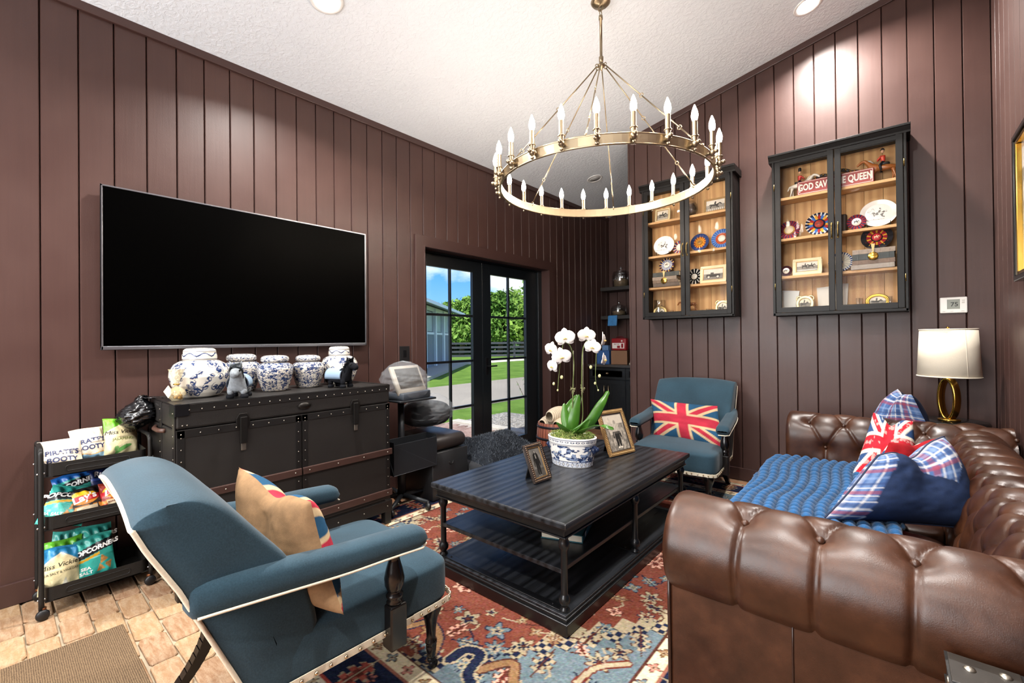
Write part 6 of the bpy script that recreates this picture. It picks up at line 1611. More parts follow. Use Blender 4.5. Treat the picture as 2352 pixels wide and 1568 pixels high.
def figurine(label, x, s, Y, sc, horse, rider=None, hat='#15151a', face=1, rear=False, dz=0):
    p = on_shelf(x, s, Y); t = thing('horse_figurine', label, 'figurine', (p[0], Y, p[2]+dz), scale=(sc*face, sc, sc), group=IN)
    if rear: t.rotation_euler = (0, math.radians(-16), 0)
    hm = pm('fig_'+horse[1:], horse, .25, var=.15, vs=30)
    J = [((0, 0, .62), .15), ((.28, 0, .64), .15), ((-.3, 0, .64), .16), ((.45, 0, .82), .10), ((.60, 0, 1.02), .075), ((.74, 0, .98), .062), ((.88, 0, .84), .045), ((-.45, 0, .6), .05), ((-.55, 0, .4), .03)]
    E = [(0, 1), (0, 2), (1, 3), (3, 4), (4, 5), (5, 6), (2, 7), (7, 8)]
    leg = {1: [(.36, .36, .40, .12)], 2: [(-.34, .38, -.42, .12)]}
    for b, xs, kx in ((1, .32, .06), (2, -.34, -.07)):
        for sy, ex in ((-1, kx*1.5), (1, -kx*.6)):
            i = len(J); J += [((xs, sy*.07, .42), .065), ((xs+ex*.4, sy*.07, .22), .038), ((xs+ex, sy*.07, .03), .034)]; E += [(b, i), (i, i+1), (i+1, i+2)]
    skin_body('horse', J, E, hm, t, 1)
    if rider:
        rm = pm('coat_'+rider[1:], rider, .4); 
        skin_body('rider', [((0, 0, .80), .085), ((-.01, 0, 1.0), .085), ((0, 0, 1.16), .07), ((.1, -.08, 1.02), .04), ((.2, -.06, .92), .03), ((.1, .08, 1.02), .04), ((.2, .06, .92), .03)], [(0, 1), (1, 2), (2, 3), (3, 4), (2, 5), (5, 6)], rm, t, 1)
        m = MB(); m.ball((.01, 0, 1.29), (.06, .055, .07), 10, 8); m.build('head', pm('fig_skin', '#c99a7c', .4), t)
        m = MB(); (m.lathe([(.001, 1.32), (.065, 1.32), (.075, 1.40), (.065, 1.49), (.03, 1.52), (.001, 1.52)], 14, (.01, 0, 0)) if hat == '#15151a' else m.lathe([(.001, 1.33), (.085, 1.335), (.06, 1.36), (.05, 1.40), (.001, 1.41)], 14, (.01, 0, 0))); m.build('hat', pm('fig_hat', '#15151a', .5), t)
        for sy in (-1, 1):
            m = MB(); m.tube([(0, sy*.1, .82), (.1, sy*.17, .66), (.06, sy*.17, .46)], [.06, .05, .035], 8); m.build('rider_leg', pm('fig_trousers', '#14161c', .4), t)
        m = MB(); superq(m, (-.05, 0, .74), (.36, .34, .12), .6, 16, 10); m.build('saddle_cloth', pm('fig_saddle', '#1a1714', .4), t)
    m = MB(); m.tube([(.52, 0, 1.0), (.42, .02, .98), (.3, .02, .84)], [.02, .035, .02], 6); m.build('mane', pm('fig_mane', '#2a211a' if horse != '#d9d2c6' else '#bdb6aa', .5), t)
    return t
def tumbler(label, x, s, Y, r, h):
    p = on_shelf(x, s, Y); m = MB(); m.lathe([(.001, 0), (r*.85, 0), (r, h), (r*.94, h), (r*.8, .005), (.001, .005)], 20); o = m.build('glass_tumbler', glass('thin_clear_glass', (.97, .97, .97), 0, .12), None, p); tag(o, label, 'glass', 'clear glasses in the wall cabinets')

# ---- right cabinet
figurine('white horse figurine with a guardsman in red', 1838, 3, 4.47, .165, '#d9d2c6', '#a9261f')
figurine('chestnut horse figurine with a rider in a scarlet coat', 2030, 3, 4.47, .185, '#9a5a2a', '#c23a22', '#202020', face=-1)
p = on_shelf(1924, 3, 4.50); t = thing('horse_brass', 'leather strap of gilt horse brasses curled on the top shelf', 'ornament', p, group=IN)
for k, (dx, rr) in enumerate(((-.10, .10), (.02, .11), (.11, .085))):
    m = MB(); q = [(dx+rr*math.cos(a), 0, .03+rr*1.25*math.sin(a)) for a in np.linspace(-.2, PI+.2, 26)]; m.tube(q, .013, 8); st = m.build('leather_strap', pm('brass_strap', '#2b2320', .5), t)
    m = MB()
    for a, _, b in q[::2]: m.ball((a, -.014, b), .0075, 8, 5)
    tag(m.build('stud', GOLD, st), kind='stuff')
    m = MB(); m.ball((dx+rr*.7, -.012, .055), (.03, .008, .04), 12, 8); m.ball((dx+rr*.7, -.02, .055), (.014, .006, .02), 10, 6); m.build('brass', pm('horse_brass_gilt', '#b89a5c', .25, 1.0), t)
a_, b_ = atY(1831, 430, 4.41), atY(2007, 405, 4.41)
t = thing('sign_plate', 'red metal sign reading GOD SAVE THE QUEEN on the top shelf', 'sign', ((a_.x+b_.x)/2, 4.41, SH[3]+.0005), group=IN); t.rotation_euler = (math.radians(-6), 0, 0)
W_ = b_.x-a_.x; m = MB(); m.b2((-W_/2, -.004, 0), (W_/2, 0, .115)); m.build('plate', pm('sign_red', '#8f2f2b', .4, var=.1), t, bevel=.003)
m = MB(); frame_rect(m, W_-.012, .103, .003, .001, -.0038, .006); m.build('border_line', pm('sign_white', '#ece3d6', .45), t)
text('lettering', 'GOD SAVE THE QUEEN', .078, pm('sign_white', '#ece3d6', .45), t, Matrix.Translation((0, -.0046, .0575)) @ Matrix.Rotation(PI/2, 4, 'X'), .0006, bold=.0022, sx=.60)
for sx in (-1, 1):
    m = MB(); m.b2((sx*(W_/2-.018)-.003, -.0052, .02), (sx*(W_/2-.018)+.003, -.004, .095)); m.build('end_stroke', pm('sign_white', '#ece3d6', .45), t)
rosette('yellow and dark red pleated rosette at the left of the right cabinet', 1812, 2, .082, [(.5, 1.0, ['#7a2630', '#9a3040', '#2a3458'], 60, .012), (.42, .72, ['#d8a441', '#e0b354'], 48, .008)], '#ecdcc0')
rosette('large blue, red and gold star rosette on the second shelf of the right cabinet', 1881, 2, .098, [(.72, 1.0, ['#1b2440', '#e8e2d6', '#1b2440'], 60, .012), (.45, .86, ['#3f6db4', '#a12f2c', '#d6a13a'], 18, .012), (.32, .5, ['#1b2440', '#20294a'], 48, .006)], '#a3392f', emblem='#5c1a16')
rosette('small red and blue rosette beside the large white plate', 1967, 2, .062, [(.5, 1.0, ['#a3343a', '#7f2530', '#26355c'], 48, .010)], '#eee6dc', Y=4.44, emblem='#2a2a2a')
plate('large oval white plate with an engraved rider in the right cabinet', 2018, 2, .235)
m = MB(); m.rbox((0, 0, .075), (.06, .05, .15), .02, 3); o = m.build('leather_flask', pm('flask_leather', '#3a2c24', .5), None, on_shelf(1936, 2, 4.49)); tag(o, 'dark leather-covered flask behind the cabinet door handles', 'flask', IN)
picture_frame('cream framed photograph of two racing horses in the right cabinet', on_shelf(1852, 1, 4.44), 0, 8, .205, .14, .022, pm('cream_frame', '#cdbd95', .4, var=.08), GLT, art_photo('race', 4, '#d8cdc0'), group=IN)
rosette('tiny dark red rosette with an oval badge at the left edge of the right cabinet', 1804, 1, .046, [(.55, 1.0, ['#4a1c24', '#2a1218'], 40, .008)], '#e8dccb', Y=4.43, emblem='#3a3028')
rosette('blue and white pleated rosette with a blue star beside the stacked books', 1929, 1, .082, [(.78, 1.0, ['#1f3a78', '#e4e0d8'], 56, .012), (.2, .82, ['#e4ded0', '#d6d0c2', '#c6c2b8'], 44, .010), (.12, .55, ('#2f68b0', '#e4ded0'), 6, .004)], '#20305a')
zb_ = books(['pale bound book at the bottom of the stack in the right cabinet', 'brown bound book second from the bottom in the right cabinet', 'dark patterned book third from the bottom in the right cabinet', 'plain tan book on top of the stack in the right cabinet'], 2004, 1, .26, [(.036, '#8d8176', .265, -.004), (.034, '#6b5648', .26, .002), (.046, '#2f3434', .255, .0), (.036, '#86776a', .26, .004)])
rosette('red, yellow and black show rosette resting on the stacked books', 2013, 1, .088, [(.72, 1.12, ['#17161a', '#201e22'], 14, .012), (.42, .9, ['#8c1f2a', '#c8952e', '#8c1f2a'], 30, .010), (.34, .5, ['#17161a', '#26242a'], 48, .006)], '#b52b34', Y=4.44, lift=zb_+.001, emblem='#e0c8a0')
medal('round gold medal hanging in front of the books in the right cabinet', 2004, SH[1]+.095, 4.384)
oval_frame('cream and gold scrolled oval frame at the bottom of the right cabinet', 1846, 0, .115, .125, '#e2cf9c', scroll=True, seed=7)
oval_frame('plain gold oval frame at the lower right of the right cabinet', 2013, 0, .135, .105, '#c99e3c', seed=9)
for x, lb in ((1968, 'left'), (1975, 'middle'), (2042, 'right')): tumbler('clear glass tumbler beside the plain gold oval frame, %s of three' % lb, x, 0, 4.44 if lb != 'middle' else 4.50, .014, .085)
for i, (x, w, h, c, lb) in enumerate(((1806, .14, .19, '#d9d9d4', 'white arched card at the lower left of the right cabinet'), (1892, .09, .2, '#c9c4ba', 'pale folded card leaning behind the scrolled oval frame'), (1925, .10, .22, '#b9b4ab', 'grey printed card behind the right cabinet door stiles'))):
    p = on_shelf(x, 0, 4.53); m = MB(); m.b2((-w/2, -.002, 0), (w/2, .002, h)); o = m.build('greeting_card', pm('card_'+c[1:], c, .7, var=.06), None, p, (math.radians(-6), math.radians((6, -4, 3)[i]), 0)); tag(o, lb, 'card', IN)
# ---- left cabinet
picture_frame('small cream tile picture of a jumping horse on the top shelf', on_shelf(1522, 3, 4.44), 0, 8, .15, .13, .012, pm('cream_frame', '#cdbd95', .4, var=.08), GLT, art_photo('jump', 6, '#e6dccb'), group=IN)
p = on_shelf(1582, 3, 4.47); t = thing('glass_bowl', 'round clear glass bowl on the top shelf of the left cabinet', 'bowl', p, group=IN)
m = MB(); m.lathe([(.001, 0), (.03, .001), (.07, .03), (.088, .075), (.08, .12), (.06, .15), (.055, .15), (.074, .12), (.082, .075), (.065, .034), (.001, .008)], 32); m.build('bowl', glass('thin_clear_glass2', (.95, .95, .95), 0, .15), t)
picture_frame('dark framed photograph of a steeplechase on the top shelf of the left cabinet', on_shelf(1643, 3, 4.45), 0, 8, .20, .135, .010, GLT, GLT, art_photo('jump', 8, '#e0d8cc'), group=IN)
plate('white plate with an engraved rider in the left cabinet', 1524, 2, .215, 4.45)
rosette('small blue and red rosette half hidden by the left cabinet door stile', 1560, 2, .07, [(.5, 1.0, ['#9a3434', '#34508c', '#d8c8a8'], 36, .010)], '#e8e0d4', Y=4.48)
rosette('orange and blue star rosette in the left cabinet', 1606, 2, .088, [(.65, 1.0, ['#33508c', '#2a3a68'], 60, .012), (.3, .85, ('#d8922e', '#8d3a2c'), 14, .010)], '#b5853a', emblem='#5a3a16')
rosette('pale blue and red pleated rosette at the right of the left cabinet', 1657, 2, .095, [(.6, 1.0, ['#4d74b8', '#6f92c8', '#3d5f9e'], 72, .012), (.35, .64, ['#b04a34', '#c96a3c'], 40, .008)], '#e8dccb')
zb_ = books(['brown book at the bottom of the stack in the left cabinet', 'tan book second from the bottom in the left cabinet', 'pale leather book third from the bottom in the left cabinet', 'dark green book on top of the stack in the left cabinet'], 1531, 1, .26, [(.036, '#57483c', .27, .01), (.03, '#6d5846', .26, .0), (.034, '#8a7868', .25, -.008), (.044, '#3a3b36', .27, .006)])
rosette('navy and maroon rosette on the stacked books in the left cabinet', 1530, 1, .078, [(.72, 1.0, ['#571f2a', '#2a3458', '#c8a860'], 44, .012), (.38, .8, ['#e0dcd4', '#33508c'], 40, .008)], '#ede6da', Y=4.46, lift=zb_+.001, emblem='#6a4a2a')
medal('round gold medal hanging in front of the books in the left cabinet', 1523, SH[1]+.06, 4.382)
rosette('black and white pleated rosette beside the vintage car photograph', 1593, 1, .08, [(.5, 1.0, ['#1a1a1c', '#d9d5cc', '#1a1a1c'], 40, .014), (.36, .58, ['#1a1a1c', '#141416'], 30, .008)], '#e2dccf')
picture_frame('cream framed photograph of a vintage car in the left cabinet', on_shelf(1636, 1, 4.43), 0, 8, .235, .165, .024, pm('cream_frame', '#cdbd95', .4, var=.08), GLT, art_photo('car', 5, '#d8cdc0'), group=IN)
rosette('dark blue rosette at the right edge of the left cabinet', 1669, 1, .055, [(.5, 1.0, ['#26355c', '#141c34'], 40, .010)], '#8d8a84', Y=4.49)
oval_frame('gold oval frame at the lower left of the left cabinet', 1513, 0, .13, .105, '#c9b27a', seed=11)
oval_frame('cream scrolled oval frame at the lower right of the left cabinet', 1657, 0, .12, .13, '#e2cf9c', scroll=True, seed=12)
figurine('brown leaping horse figurine at the bottom of the left cabinet', 1586, 0, 4.47, .13, '#8a5530', face=-1, rear=True, dz=.035)
for x, lb in ((1541, 'beside the gold oval frame'), (1623, 'left of the scrolled frame'), (1632, 'nearest the scrolled frame')): tumbler('small clear stemmed glass %s in the left cabinet' % lb, x, 0, 4.44 if x != 1632 else 4.50, .018, .06)
p = on_shelf(1512, 0, 4.52); m = MB(); m.lathe([(.001, 0), (.05, .002), (.055, .05), (.06, .17), (.055, .18), (.05, .05), (.001, .01)], 20); o = m.build('glass_vase', glass('thin_clear_glass3', (.93, .93, .93), 0, .15), None, p); tag(o, 'tall clear glass vase behind the gold oval frame', 'vase', IN)
# ================================================================== lamp, side table, wall things, small trunk
t = thing('side_table', 'small round dark side table between the sofa and the back wall', 'table', (.285, 4.29, 0))
m = MB(); m.lathe([(.001, .73), (.2, .73), (.205, .742), (.2, .755), (.001, .757)], 36); m.build('top', EBONY, t)
m = MB(); m.lathe([(.001, 0), (.15, 0), (.15, .015), (.03, .04), (.022, .08), (.022, .68), (.05, .73), (.001, .73)], 24); m.build('pedestal', EBONY, t)
t = thing('table_lamp', 'brass loop table lamp with a cream drum shade by the back wall', 'lamp', (.285, 4.29, .757), math.radians(-40))
m = MB(); m.lathe([(.001, 0), (.06, 0), (.06, .012), (.02, .018), (.001, .018)], 28); m.build('base', GOLD, t)
m = MB()
def f(u, v):
    a = 2*PI*u; q = 2*PI*v; n = Vector((math.cos(a)*.16, 0, math.sin(a)*.058)).normalized(); ww = .011*(1+.5*math.sin(a)*0)
    cx_, cz_ = .05*math.cos(a), .150+.138*math.sin(a); nn = Vector((math.cos(a)/.05, 0, math.sin(a)/.138)).normalized()
    return (cx_+nn.x*.009*math.copysign(abs(math.cos(q))**.4, math.cos(q)), .028*math.copysign(abs(math.sin(q))**.4, math.sin(q)), cz_+nn.z*.009*math.copysign(abs(math.cos(q))**.4, math.cos(q)))
m.grid(f, 56, 12, True, True); m.build('loop_stem', GOLD, t)
m = MB(); m.cyl((0, 0, .285), (0, 0, .345), .009, n=12); m.cyl((0, 0, .345), (0, 0, .40), .016, n=14); m.build('socket', GOLD, t)
SHD = NT('cream_lamp_shade'); SHD.set(SHD.mix(SHD.noise(SHD.pos((300, 300, 300)), 1, 2), '#d8cdb9', '#e6ddcb'), .8, 0, .2); SHD = SHD.mat
m = MB(); n = 64; prof = [(.170, .305), (.153, .632), (.150, .632), (.167, .305)]
m.grid(lambda u, v: (prof[int(round(v*4)) % 4][0]*math.cos(2*PI*u), prof[int(round(v*4)) % 4][0]*math.sin(2*PI*u)*.92, prof[int(round(v*4)) % 4][1]), n, 4, True, True); sh = m.build('shade', SHD, t)
for r, z in ((.170, .306), (.153, .631)):
    m = MB(); m.tube([(r*math.cos(2*PI*i/n), r*.92*math.sin(2*PI*i/n), z) for i in range(n)], .004, 6, True); m.build('shade_trim', pm('shade_trim', '#ddd3c0', .8), sh)
m = MB(); m.tube([(.1505, .0, .63), (.168, .0, .308)], .0025, 6); m.build('shade_seam', pm('shade_trim', '#ddd3c0', .8), sh).rotation_euler = (0, 0, math.radians(-20))
m = MB(); m.cyl((0, 0, .40), (0, 0, .636), .004, n=8); m.ball((0, 0, .642), .009, 10, 6)
for a in (0, 2.09, 4.19): m.cyl((0, 0, .628), (.15*math.cos(a), .138*math.sin(a), .628), .002, n=6)
m.build('shade_support', GOLD, t)
m = MB(); m.ball((0, 0, .45), (.028, .028, .04), 12, 8); m.build('bulb', pm('unlit_bulb', '#eeeae0', .3), t)

a_, b_ = atY(2158, 682, WB), atY(2222, 720, WB)
t = thing('thermostat', 'white thermostat reading 75 on the back wall above the lamp', 'thermostat', ((a_.x+b_.x)/2, WB, (a_.z+b_.z)/2)); w_ = b_.x-a_.x
m = MB(); m.b2((-w_/2, -.022, -.058), (w_/2, 0, .058)); m.build('case', WHITE, t, bevel=.006)
m = MB(); m.b2((-.035, -.0235, -.028), (.033, -.0215, .042)); m.build('screen', pm('lcd_grey', '#8b8f86', .3, var=.03), t, bevel=.001)
text('reading', '75', .042, pm('lcd_ink', '#25282a', .5), t, Matrix.Translation((.004, -.0238, .004)) @ Matrix.Rotation(PI/2, 4, 'X'), .0002, bold=.0006)
for q in (-.052, -.01, .048):
    m = MB(); m.b2((q-.008, -.0245, -.046), (q+.008, -.022, -.042)); m.build('button', pm('case_grey', '#cfccc5', .5), t, bevel=.001)  # buttons slightly greyer than the white case
for q in (.012, .028):
    m = MB(); m.b2((.043, -.0245, q), (.058, -.022, q+.01)); m.build('button', pm('case_grey', '#cfccc5', .5), t, bevel=.001)
t = thing('wall_switch', 'black light switch plate on the left wall beside the garden door', 'switch', (WL, 2.50, 1.228))
m = MB(); m.b2((0, -.055, -.07), (.006, .055, .07)); m.build('plate', BLACKP, t, bevel=.002)
m = MB(); m.b2((.005, -.018, -.034), (.010, .018, .034)); m.build('rocker', BLACKM, t, bevel=.002)

# framed photograph on the right wall
t = thing('framed_picture', 'black and gold framed black and white photograph on the right wall', 'picture', (WR, 3.235, 1.64))
t.rotation_euler = (0, 0, -PI/2)
W_, H_ = .86, .80
m = MB(); frame_rect(m, W_, H_, .03, .04); m.build('frame', pm('black_lacquer', '#0c0b0b', .2, var=.05), t, bevel=.005)
m = MB(); frame_rect(m, W_-.056, H_-.056, .022, .032, 0, .028); m.build('gold_fillet', GOLD, t, bevel=.004)
m = MB(); m.b2((-W_/2+.02, -.008, .02), (W_/2-.02, -.001, H_-.02)); m.build('back_board', BLACKP, t)
def crowd(U, V):
    g = .34+.25*fbm(U, V, 3, 4, 4)
    r = np.random.default_rng(4)
    for k in range(26):
        cx_, cy_, s_ = r.random(), r.random(), r.uniform(.05, .12); d = np.hypot((U-cx_)*1.3, (V-cy_)*.7); g = np.where(d < s_, .85-.2*fbm(U*3, V*3, k, 2, 6), g); g = np.where(np.hypot(U-cx_, V-cy_-s_*1.4) < s_*.35, .7, g)
    return np.clip(g, 0, 1)[..., None]*hx('#e8e6e8')
flat_print('photograph', W_-.1, H_-.1, crowd, t, Matrix.Translation((0, -.009, .05)), 110)
m = MB(); m.b2((-W_/2+.05, -.013, .05), (W_/2-.05, -.011, H_-.05)); m.build('glazing', glass('picture_glass', (1, 1, 1), 0, .01), t)

# small studded trunk at the lower right corner
t = thing('small_trunk', 'small black studded trunk used as an end table at the lower right corner', 'trunk', (.30, 1.13, 0))
x0, x1, y0, y1, z1 = -.215, .225, -.28, .265, .628
m = MB(); m.b2((x0, y0, 0), (x1, y1, .47)); m.build('body', LEATH, t, bevel=.01)
m = MB(); m.b2((x0, y0, .474), (x1, y1, z1)); lid = m.build('lid', pm('grey_trunk_top', '#4a4642', .45, 0, .5, .15, 25, 300), t, bevel=.01)
m = MB(); e = .045
m.b2((x0-.003, y1-e, z1-.05), (x1, y1+.003, z1+.003)); m.b2((x0-.003, y0, z1-.05), (x0+e, y1+.003, z1+.003)); m.b2((x0-.003, y0-.003, z1-.05), (x1, y0+e, z1+.003)); m.build('edge_strap', pm('black_edge_strap', '#121110', .5, 0, .5, .4, 60, 200), lid, bevel=.004)
m = MB(); m.prism([(x0-.002, y1+.002), (x0+.11, y1+.002), (x0+.11, y1-.05), (x0+.075, y1-.075), (x0+.05, y1-.11), (x0-.002, y1-.11)], z1+.002, z1+.006, 'z'); m.build('corner_plate', pm('worn_corner_leather', '#26221e', .4, var=.3, vs=40), lid, bevel=.002)
nl = MB()
for p in ([(x0+.085+.115*i, y1-.028, z1+.006) for i in range(4)]+[(x0+.055, y1-.09-.12*i, z1+.006) for i in range(4)]+[(x0+.03, y1-.045, z1+.006)]): nl.ball(p, (.011, .011, .006), 12, 6)
for p in ([(x0-.003, y1-.05-.07*i, z1-.03) for i in range(7)]): nl.ball(p, (.005, .009, .009), 10, 6)
tag(nl.build('nail_row', NAIL, lid), kind='stuff')

# ================================================================== corner by the garden door: wrapped till, basket, ottoman, blanket, barrel
DGREY = pm('charcoal_metal', '#23262a', .45, .3, .4, .15)
t = thing('till_stand', 'black rolling stand with a deep basket holding the wrapped till', 'stand', (-3.07, 2.15, .0095))
m = MB()
for a in range(5):
    q = a*2*PI/5+.3; m.tube([(0, 0, .09), (.26*math.cos(q), .24*math.sin(q), .065)], [.022, .014], 8)
m.build('foot_star', DGREY, t)
for a in range(5):
    q = a*2*PI/5+.3; m = MB(); m.lathe([(.001, -.012), (.026, -.012), (.03, 0), (.026, .012), (.001, .012)], 16, (.26*math.cos(q), .24*math.sin(q), .03), axis='y'); m.cyl((.26*math.cos(q), .24*math.sin(q), .04), (.26*math.cos(q), .24*math.sin(q), .07), .009, n=8); m.build('caster', BLACKP, t)
m = MB(); m.cyl((0, 0, .08), (0, 0, .86), .026, n=16); m.cyl((0, 0, .08), (0, 0, .5), .034, n=16); m.build('post', DGREY, t)
m = MB(); m.rbox((0, .06, .862), (.32, .36, .018), .008, 2); m.build('top_plate', DGREY, t)
m = MB(); x0, x1, y0, y1, z0, z1 = .035, .17, -.185, .23, .31, .565
m.b2((x0, y0, z0), (x1, y1, z0+.006)); m.b2((x1-.005, y0, z0), (x1, y1, z1-.02)); m.b2((x0, y0, z0), (x0+.005, y1, z1)); m.b2((x0, y0, z0), (x1, y0+.005, z1)); m.b2((x0, y1-.005, z0), (x1, y1, z1)); m.build('basket', DGREY, t, bevel=.003)
t = thing('wrapped_till', 'white touch-screen till wrapped in clear plastic on the rolling stand', 'till', (-3.05, 2.20, .872), math.radians(12))
m = MB(); m.rbox((0, 0, .035), (.22, .33, .06), .012, 2); m.build('base_box', pm('till_grey', '#3a4048', .4), t)
T4 = Matrix.Translation((.06, 0, .04)) @ Matrix.Rotation(math.radians(-24), 4, 'Y')
m = MB(); m.rbox((0, 0, .125), (.035, .335, .25), .014, 2, M=T4); m.build('monitor', pm('till_cream', '#9c958a', .45, var=.05), t)
m = MB(); m.b2((.017, -.135, .055), (.0195, .135, .222), M=T4); m.build('screen', pm('till_screen', '#3f3a34', .15, var=.4, vs=40), t)
WRAP = NT('clear_wrap'); WRAP.set('#c9d0d6', .14, 0, .8, Alpha=.13); WRAP.bump(WRAP.noise(WRAP.pos(), 45, 4), .8, .01); WRAP = WRAP.mat
def f(u, v):
    a = 2*PI*u; r = .17+.045*crinkle(u, v*2.5, 21, 6)+.03*math.cos(2*a); k = math.sin(PI*(.12+.88*v))**.5
    return (r*.95*k*math.cos(a)-.02*v, r*1.32*k*math.sin(a)-.03*v, .01+.30*v+.02*crinkle(u, v, 22, 5))
m = MB(); m.grid(f, 64, 26, True); m.build('plastic_wrap', WRAP, t)
t = thing('plastic_sack', 'clear plastic sack crumpled over a dark bundle beside the till', 'bag', (-3.20, 2.50, .60))
m = MB(); superq(m, (0, 0, .10), (.36, .42, .22), .7, 30, 18); m.build('dark_bundle', pm('dark_bundle', '#1b1e22', .8, var=.2), t)
def f(u, v):
    a = 2*PI*u; r = (.19+.06*crinkle(u, v*3, 31, 6))*math.sin(PI*(.1+.9*v))**.45
    return (r*math.cos(a)*1.02, r*1.3*math.sin(a)+.05*v, -.02+.29*v+.02*crinkle(u, v, 33, 5))
m = MB(); m.grid(f, 70, 30, True); m.build('plastic_film', WRAP, t)
t = thing('storage_ottoman', 'dark grey leather storage ottoman with a ring pull beside the garden door', 'ottoman', (-3.17, 2.55, 0))
m = MB(); m.rbox((0, 0, .21), (.5, .40, .40), .015, 2); m.build('box', pm('ottoman_hide', '#1f2022', .45, var=.15, bs=200), t)
m = MB(); m.rbox((0, 0, .475), (.5, .40, .13), .06, 4); m.build('padded_lid', pm('ottoman_lid', '#2a2625', .4, var=.15, bs=200), t)
m = MB(); m.tube([(.252+.004*math.sin(a), .0+.022*math.cos(a), .31-.022*abs(math.sin(a))) for a in np.linspace(0, PI, 10)], .003, 6); m.build('ring_pull', pm('dark_ring', '#4a4a4a', .3, .9), t)
# shaggy dog bed: bench cushion with a fluffy charcoal blanket
t = thing('pet_bed', 'charcoal shaggy blanket heaped on a low dog bed in front of the garden door', 'pet bed', (-3.05, 3.17, 0))
m = MB(); superq(m, (0, 0, .14), (.78, .82, .26), .35, 40, 20); m.build('bed_base', pm('bed_base', '#1a1c20', .85, var=.15), t)
def f(u, v):
    x, y = -.40+.80*u, -.43+.88*v
    e = max(abs(2*u-1), abs(2*v-1)); k = (1-e**6)
    h = .26+.09*k+.07*math.exp(-((u-.45)**2+(v-.42)**2)*9)+.035*math.sin(9*u+4*v)*k+.02*math.sin(14*v-6*u)*k
    return (x, y, h*k+.14*(1-k))
m = MB(); m.grid(f, 60, 66); bl = m.build('blanket', pm('shaggy_charcoal', '#23272d', .95, 0, .1, .35, 50, 150, .01, .9), t)
hm = MB(); rg = random.Random(4)
for i in range(5200):
    u, v = rg.random(), rg.random(); p = Vector(f(u, v)); q = p+Vector((rg.gauss(0, .012), rg.gauss(0, .012), .014+.01*rg.random())); s = Vector((rg.gauss(0, 1), rg.gauss(0, 1), 0)).normalized()*.0035
    hm.add([p-s, p+s, q], [(0, 1, 2)])
tag(hm.build('shag_pile', pm('shag_tips', '#3a4048', .9, var=.4, vs=80), t, fixn=False), kind='stuff')
# barrel with a ribbed knitted throw
t = thing('wooden_barrel', 'reddish brown wooden barrel with iron hoops beside the garden door', 'barrel', (-2.985, 4.2, 0))
prof = lambda z: .205+.02*math.sin(PI*min(1, z/.42))
for i in range(18):
    a0, a1 = 2*PI*i/18+.006, 2*PI*(i+1)/18-.006; m = MB()
    rows = [0, .1, .2, .3, .40]; vs = []
    for z in rows:
        for a, d in ((a0, 0), (a1, 0), (a1, -.018), (a0, -.018)): r = prof(z)+d; vs.append((r*math.cos(a), r*math.sin(a), z))
    n = len(rows); m.add(vs, [(4*k+i_, 4*k+(i_+1) % 4, 4*k+4+(i_+1) % 4, 4*k+4+i_) for k in range(n-1) for i_ in range(4)]+[(3, 2, 1, 0), (4*n-4, 4*n-3, 4*n-2, 4*n-1)])
    m.build('stave', wood('barrel_wood', '#6e3a2a', '#9a5a42', 'z', 1, .5) if i == 0 else bpy.data.materials['barrel_wood'], t)
for z in (.06, .23, .36):
    m = MB(); m.lathe([(prof(z)+.001, z-.012), (prof(z)+.005, z-.012), (prof(z)+.005, z+.012), (prof(z)+.001, z+.012)], 40); m.build('hoop', pm('iron_hoop', '#2c2a2e', .45, .7), t)
m = MB(); m.lathe([(.001, .01), (.19, .01), (.19, .03), (.001, .03)], 32); m.build('bottom', pm('barrel_bottom', '#5a3022', .7), t)
t = thing('knitted_throw', 'cream ribbed knitted throw rolled up inside the wooden barrel', 'blanket', (-2.985, 4.2, .031))
for k, (oz, rr, ln, dx) in enumerate(((.345, .085, .32, -.08), (.45, .085, .34, .03), (.35, .08, .30, .11), (.26, .10, .3, .0))):
    m = MB()
    def f(u, v, oz=oz, rr=rr, ln=ln, dx=dx):
        a = 2*PI*v; r = rr*(1+.13*abs(math.sin(u*PI*13))**.6)*math.sin(PI*(.08+.84*u))**.35; return (dx+r*math.cos(a)*.9, -ln/2+ln*u, oz+r*math.sin(a))
    m.grid(f, 78, 18, False, True); m.build('rolled_fold', pm('cream_knit', '#cbbba2', .9, 0, .1, .15, 30, 260), t)
m = MB(); m.cyl((0, 0, 0), (0, 0, .26), .17, .18, 24); m.build('lower_bundle', pm('cream_knit', '#cbbba2', .9), t)

